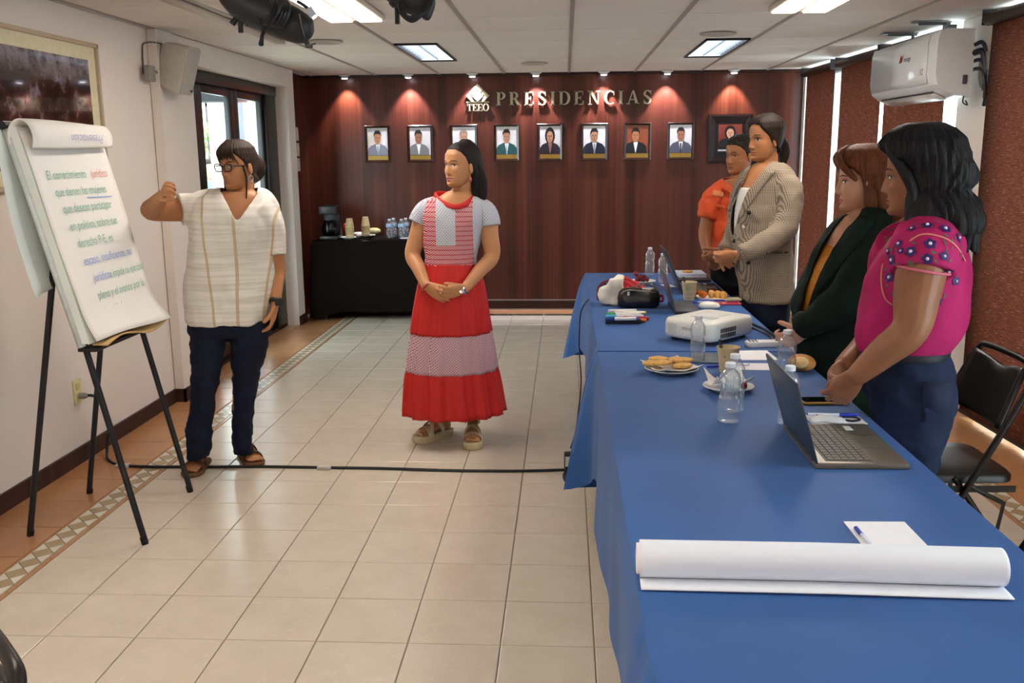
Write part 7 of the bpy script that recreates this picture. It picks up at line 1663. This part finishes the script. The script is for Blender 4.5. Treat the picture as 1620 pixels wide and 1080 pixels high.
MB().add([ony(u, v, Y6_-.172) for u, v in ((1460, 604), (1505, 606), (1503, 650), (1458, 668))], [(0, 1, 2, 3)]).build('back_pocket', M('18223c', .85, var=.15), pr.t, solid=.004)
MH = m_hair('08080a', '1e1c20')
pr.hair_shell(MH, lambda p, z: .022+.018*sst(.0, .1, z)+.045*sst(1.3, 2.3, abs(p))*sst(.08, -.06, z)+.010*math.sin(26*z+2.5*p)*sst(.08, 0, z), lambda p, z: std_mask(.066, .03, -.20, -.30)(p, z)*(1-(1-sst(1.15, 1.55, abs(p)))*sst(.05, .01, z))*sst(-.185, -.165, z), zmin=-.19, ripple=.10, m=90)
rr = random.Random(8)
for i in range(13):
    a = 1.45+(2*math.pi-2.9)*i/12; x, y = -math.sin(a), math.cos(a); w_ = .105 if abs(a-math.pi) > .9 else .115
    pr.lock([(x*.09, y*.09-.01, -.06), (x*w_*1.08, y*w_*1.1-.015, -.13), (x*w_*1.05, y*w_*1.1-.015, -.175), (x*w_*1.2+rr.uniform(-.015, .015), y*w_*1.25-.01, -.205-rr.uniform(0, .03))], [(.034, .022), (.036, .024), (.028, .018), (.006, .005)], MH, 'hair_lock', 12)
for sg in (-1, 1): pr.lock([(sg*.005, .06, .122), (sg*.045, .078, .085), (sg*.076, .045, .03), (sg*.092, .012, -.04), (sg*.090, .015, -.11), (sg*.08, .035, -.17)], [(.026, .014), (.032, .016), (.03, .016), (.028, .016), (.022, .014), (.006, .004)], MH, 'hair_lock', 12)
# ================================================================== person sitting out in the courtyard
Y7_ = 11.6; c = ony(333, 285, Y7_)
pr = Person('person in blue shirt sitting in the courtyard beyond the glass door', c[0], Y7_, m_skin('c79a7c'))
pr.head(331, 268, Y7_, -60, 1.0); sk = pr.sk
sk.rings(sil_rings(dense_rows([(283, 327, 337, .06, .06), (288, 318, 346, .10, .10), (310, 317, 347, .12, .12), (345, 320, 344, .13, .13)], 3), Y7_, 24)); limb(sk, [pr.H((0, -.02, -.07)), ony(332, 288, Y7_)], [.055, .065]); 
for s, u in ((-1, 319), (1, 346)):
    w_ = ony(332+s*3, 320, Y7_-.3); limb(sk, [ony(332+s*10, 292, Y7_), ony(u, 315, Y7_-.05), w_], [.05, .045, .03]); hand(sk, w_, V3(-s*.5, -.8, -.2), V3(0, 0, -1), s)
gz = -.1
for s in (-.1, .1): limb(sk, [V3(pr.x+s, Y7_, .42), V3(pr.x+s, Y7_-.42, .42), V3(pr.x+s, Y7_-.42, gz+.08)], [.08, .065, .045], sub=4)
pr.finish_skin(.009)
g = MB(); g.rings(sil_rings(dense_rows([(284, 326, 338, .07, .07), (289, 317, 347, .115, .115), (310, 315, 349, .14, .14), (352, 318, 346, .15, .15)], 3), Y7_, 28)); g.build('shirt', M('6f9ad2', .8), pr.t, angle=180)
g = MB()
for s in (-.1, .1): g.tube([V3(pr.x+s, Y7_+.05, .42), V3(pr.x+s, Y7_-.42, .43), V3(pr.x+s, Y7_-.43, gz+.06)], [.10, .08, .06], 16, sub=5)
g.build('trousers', MT_DENIM, pr.t); shoes(pr, [(pr.x-.1, Y7_-.43), (pr.x+.1, Y7_-.43)], -90, MT_BLACK)
for o_ in list(pr.t.children):
    if o_.name.startswith('shoe'): o_.location.z = gz
pr.hair_shell(m_hair('120e0c', '3a2a20'), lambda p, z: .014, std_mask(), n=40, m=30)
t = thing('garden_bench', 'plain grey garden bench under the person in the courtyard', 'bench', (c[0], Y7_+.05, gz)); MB().box((c[0], Y7_+.05, .30), (1.2, .42, .04), bevel=.006).build('seat', M('8d8f92', .6), t)
for sx in (-.5, .5): MB().box((c[0]+sx, Y7_+.05, (gz+.28)/2), (.06, .36, .28-gz)).build('leg', M('8d8f92', .6), t)
# ================================================================== folding chairs
MT_CHF = M('2a2623', .35, .5, var=.1); MT_CHP = M('1b1815', .4, spec=.5, var=.1)
def folding_chair(x, y, rz, lab):
    """local: faces +x, seat at .44"""
    t = thing('folding_chair', lab, 'chair', (x, y, 0), rz)
    w = .215
    f = MB()      # front leg + back upright tube in one bend per side, joined over the top
    pts = [(.20, -w, .01), (.0, -w, .40), (-.17, -w, .74), (-.20, -w+.03, .82), (-.205, -w+.09, .845), (-.205, w-.09, .845), (-.20, w-.03, .82), (-.17, w, .74), (.0, w, .40), (.20, w, .01)]
    loc_part(f.tube(pts, .0115, 10, sub=5), 'main_frame', MT_CHF, t)
    loc_part(MB().tube([(-.245, -w+.03, .01), (-.10, -w+.03, .28), (.02, -w+.03, .45)], .0105, 10), 'rear_leg', MT_CHF, t)
    loc_part(MB().tube([(-.245, w-.03, .01), (-.10, w-.03, .28), (.02, w-.03, .45)], .0105, 10), 'rear_leg', MT_CHF, t)
    loc_part(MB().tube([(-.205, -w+.02, .10), (-.205, w-.02, .10)], .009, 8), 'crossbar', MT_CHF, t); loc_part(MB().tube([(.155, -w, .10), (.155, w, .10)], .009, 8), 'crossbar', MT_CHF, t)
    for s in (-1, 1):
        loc_part(MB().box((-.03, s*(w-.012), .415), (.30, .006, .022)), 'seat_rail', MT_CHF, t, smooth=False)
        for xx in (.20, -.245): loc_part(MB().lathe([(.014, 0), (.014, .03), (.001, .031)], 10, (xx, s*(w if xx > 0 else w-.03), 0)), 'foot_cap', M('0d0d0d', .7), t)
        loc_part(MB().tube([(-.02, s*(w-.005), .43), (-.15, s*(w-.02), .36), (-.135, s*(w-.03), .22)], [(.009, .003)]*3, 8), 'link_arm', MT_CHF, t)
    S = [rr_ring(.195*k, .185*k, z, .06*k) for k, z in ((.95, .425), (1, .43), (1, .448), (.94, .46), (.5, .466), (.05, .467))]
    loc_part(MB().rings(S), 'seat', MT_CHP, t, angle=60)
    rows = []
    for z in np.linspace(0, 1, 12):
        a = V3(-.115-.076*z, 0, .62+.205*z); k = 1-.06*z; dip = 0
        rows.append([a+V3(.004-.022*math.cos(1.57*s)*1.0, s*.188*k, -.014*(z > .99)*math.cos(1.57*s)-(z > .9)*.018*math.exp(-(s/.45)**2)) for s in np.linspace(-1, 1, 15)])
    loc_part(MB().grid(rows), 'backrest', MT_CHP, t, solid=.018, angle=180)
    return t
folding_chair(1.335, 3.30, math.radians(182), 'black padded folding chair behind the woman in pink blouse')
folding_chair(1.22, 2.28, math.radians(178), 'black padded folding chair beside the near corner of blue table')
folding_chair(1.62, 5.25, math.radians(180), 'black padded folding chair behind the checked blazer')
folding_chair(-1.03, 1.13, math.radians(-134), 'black padded folding chair standing alone on the open tiled floor')
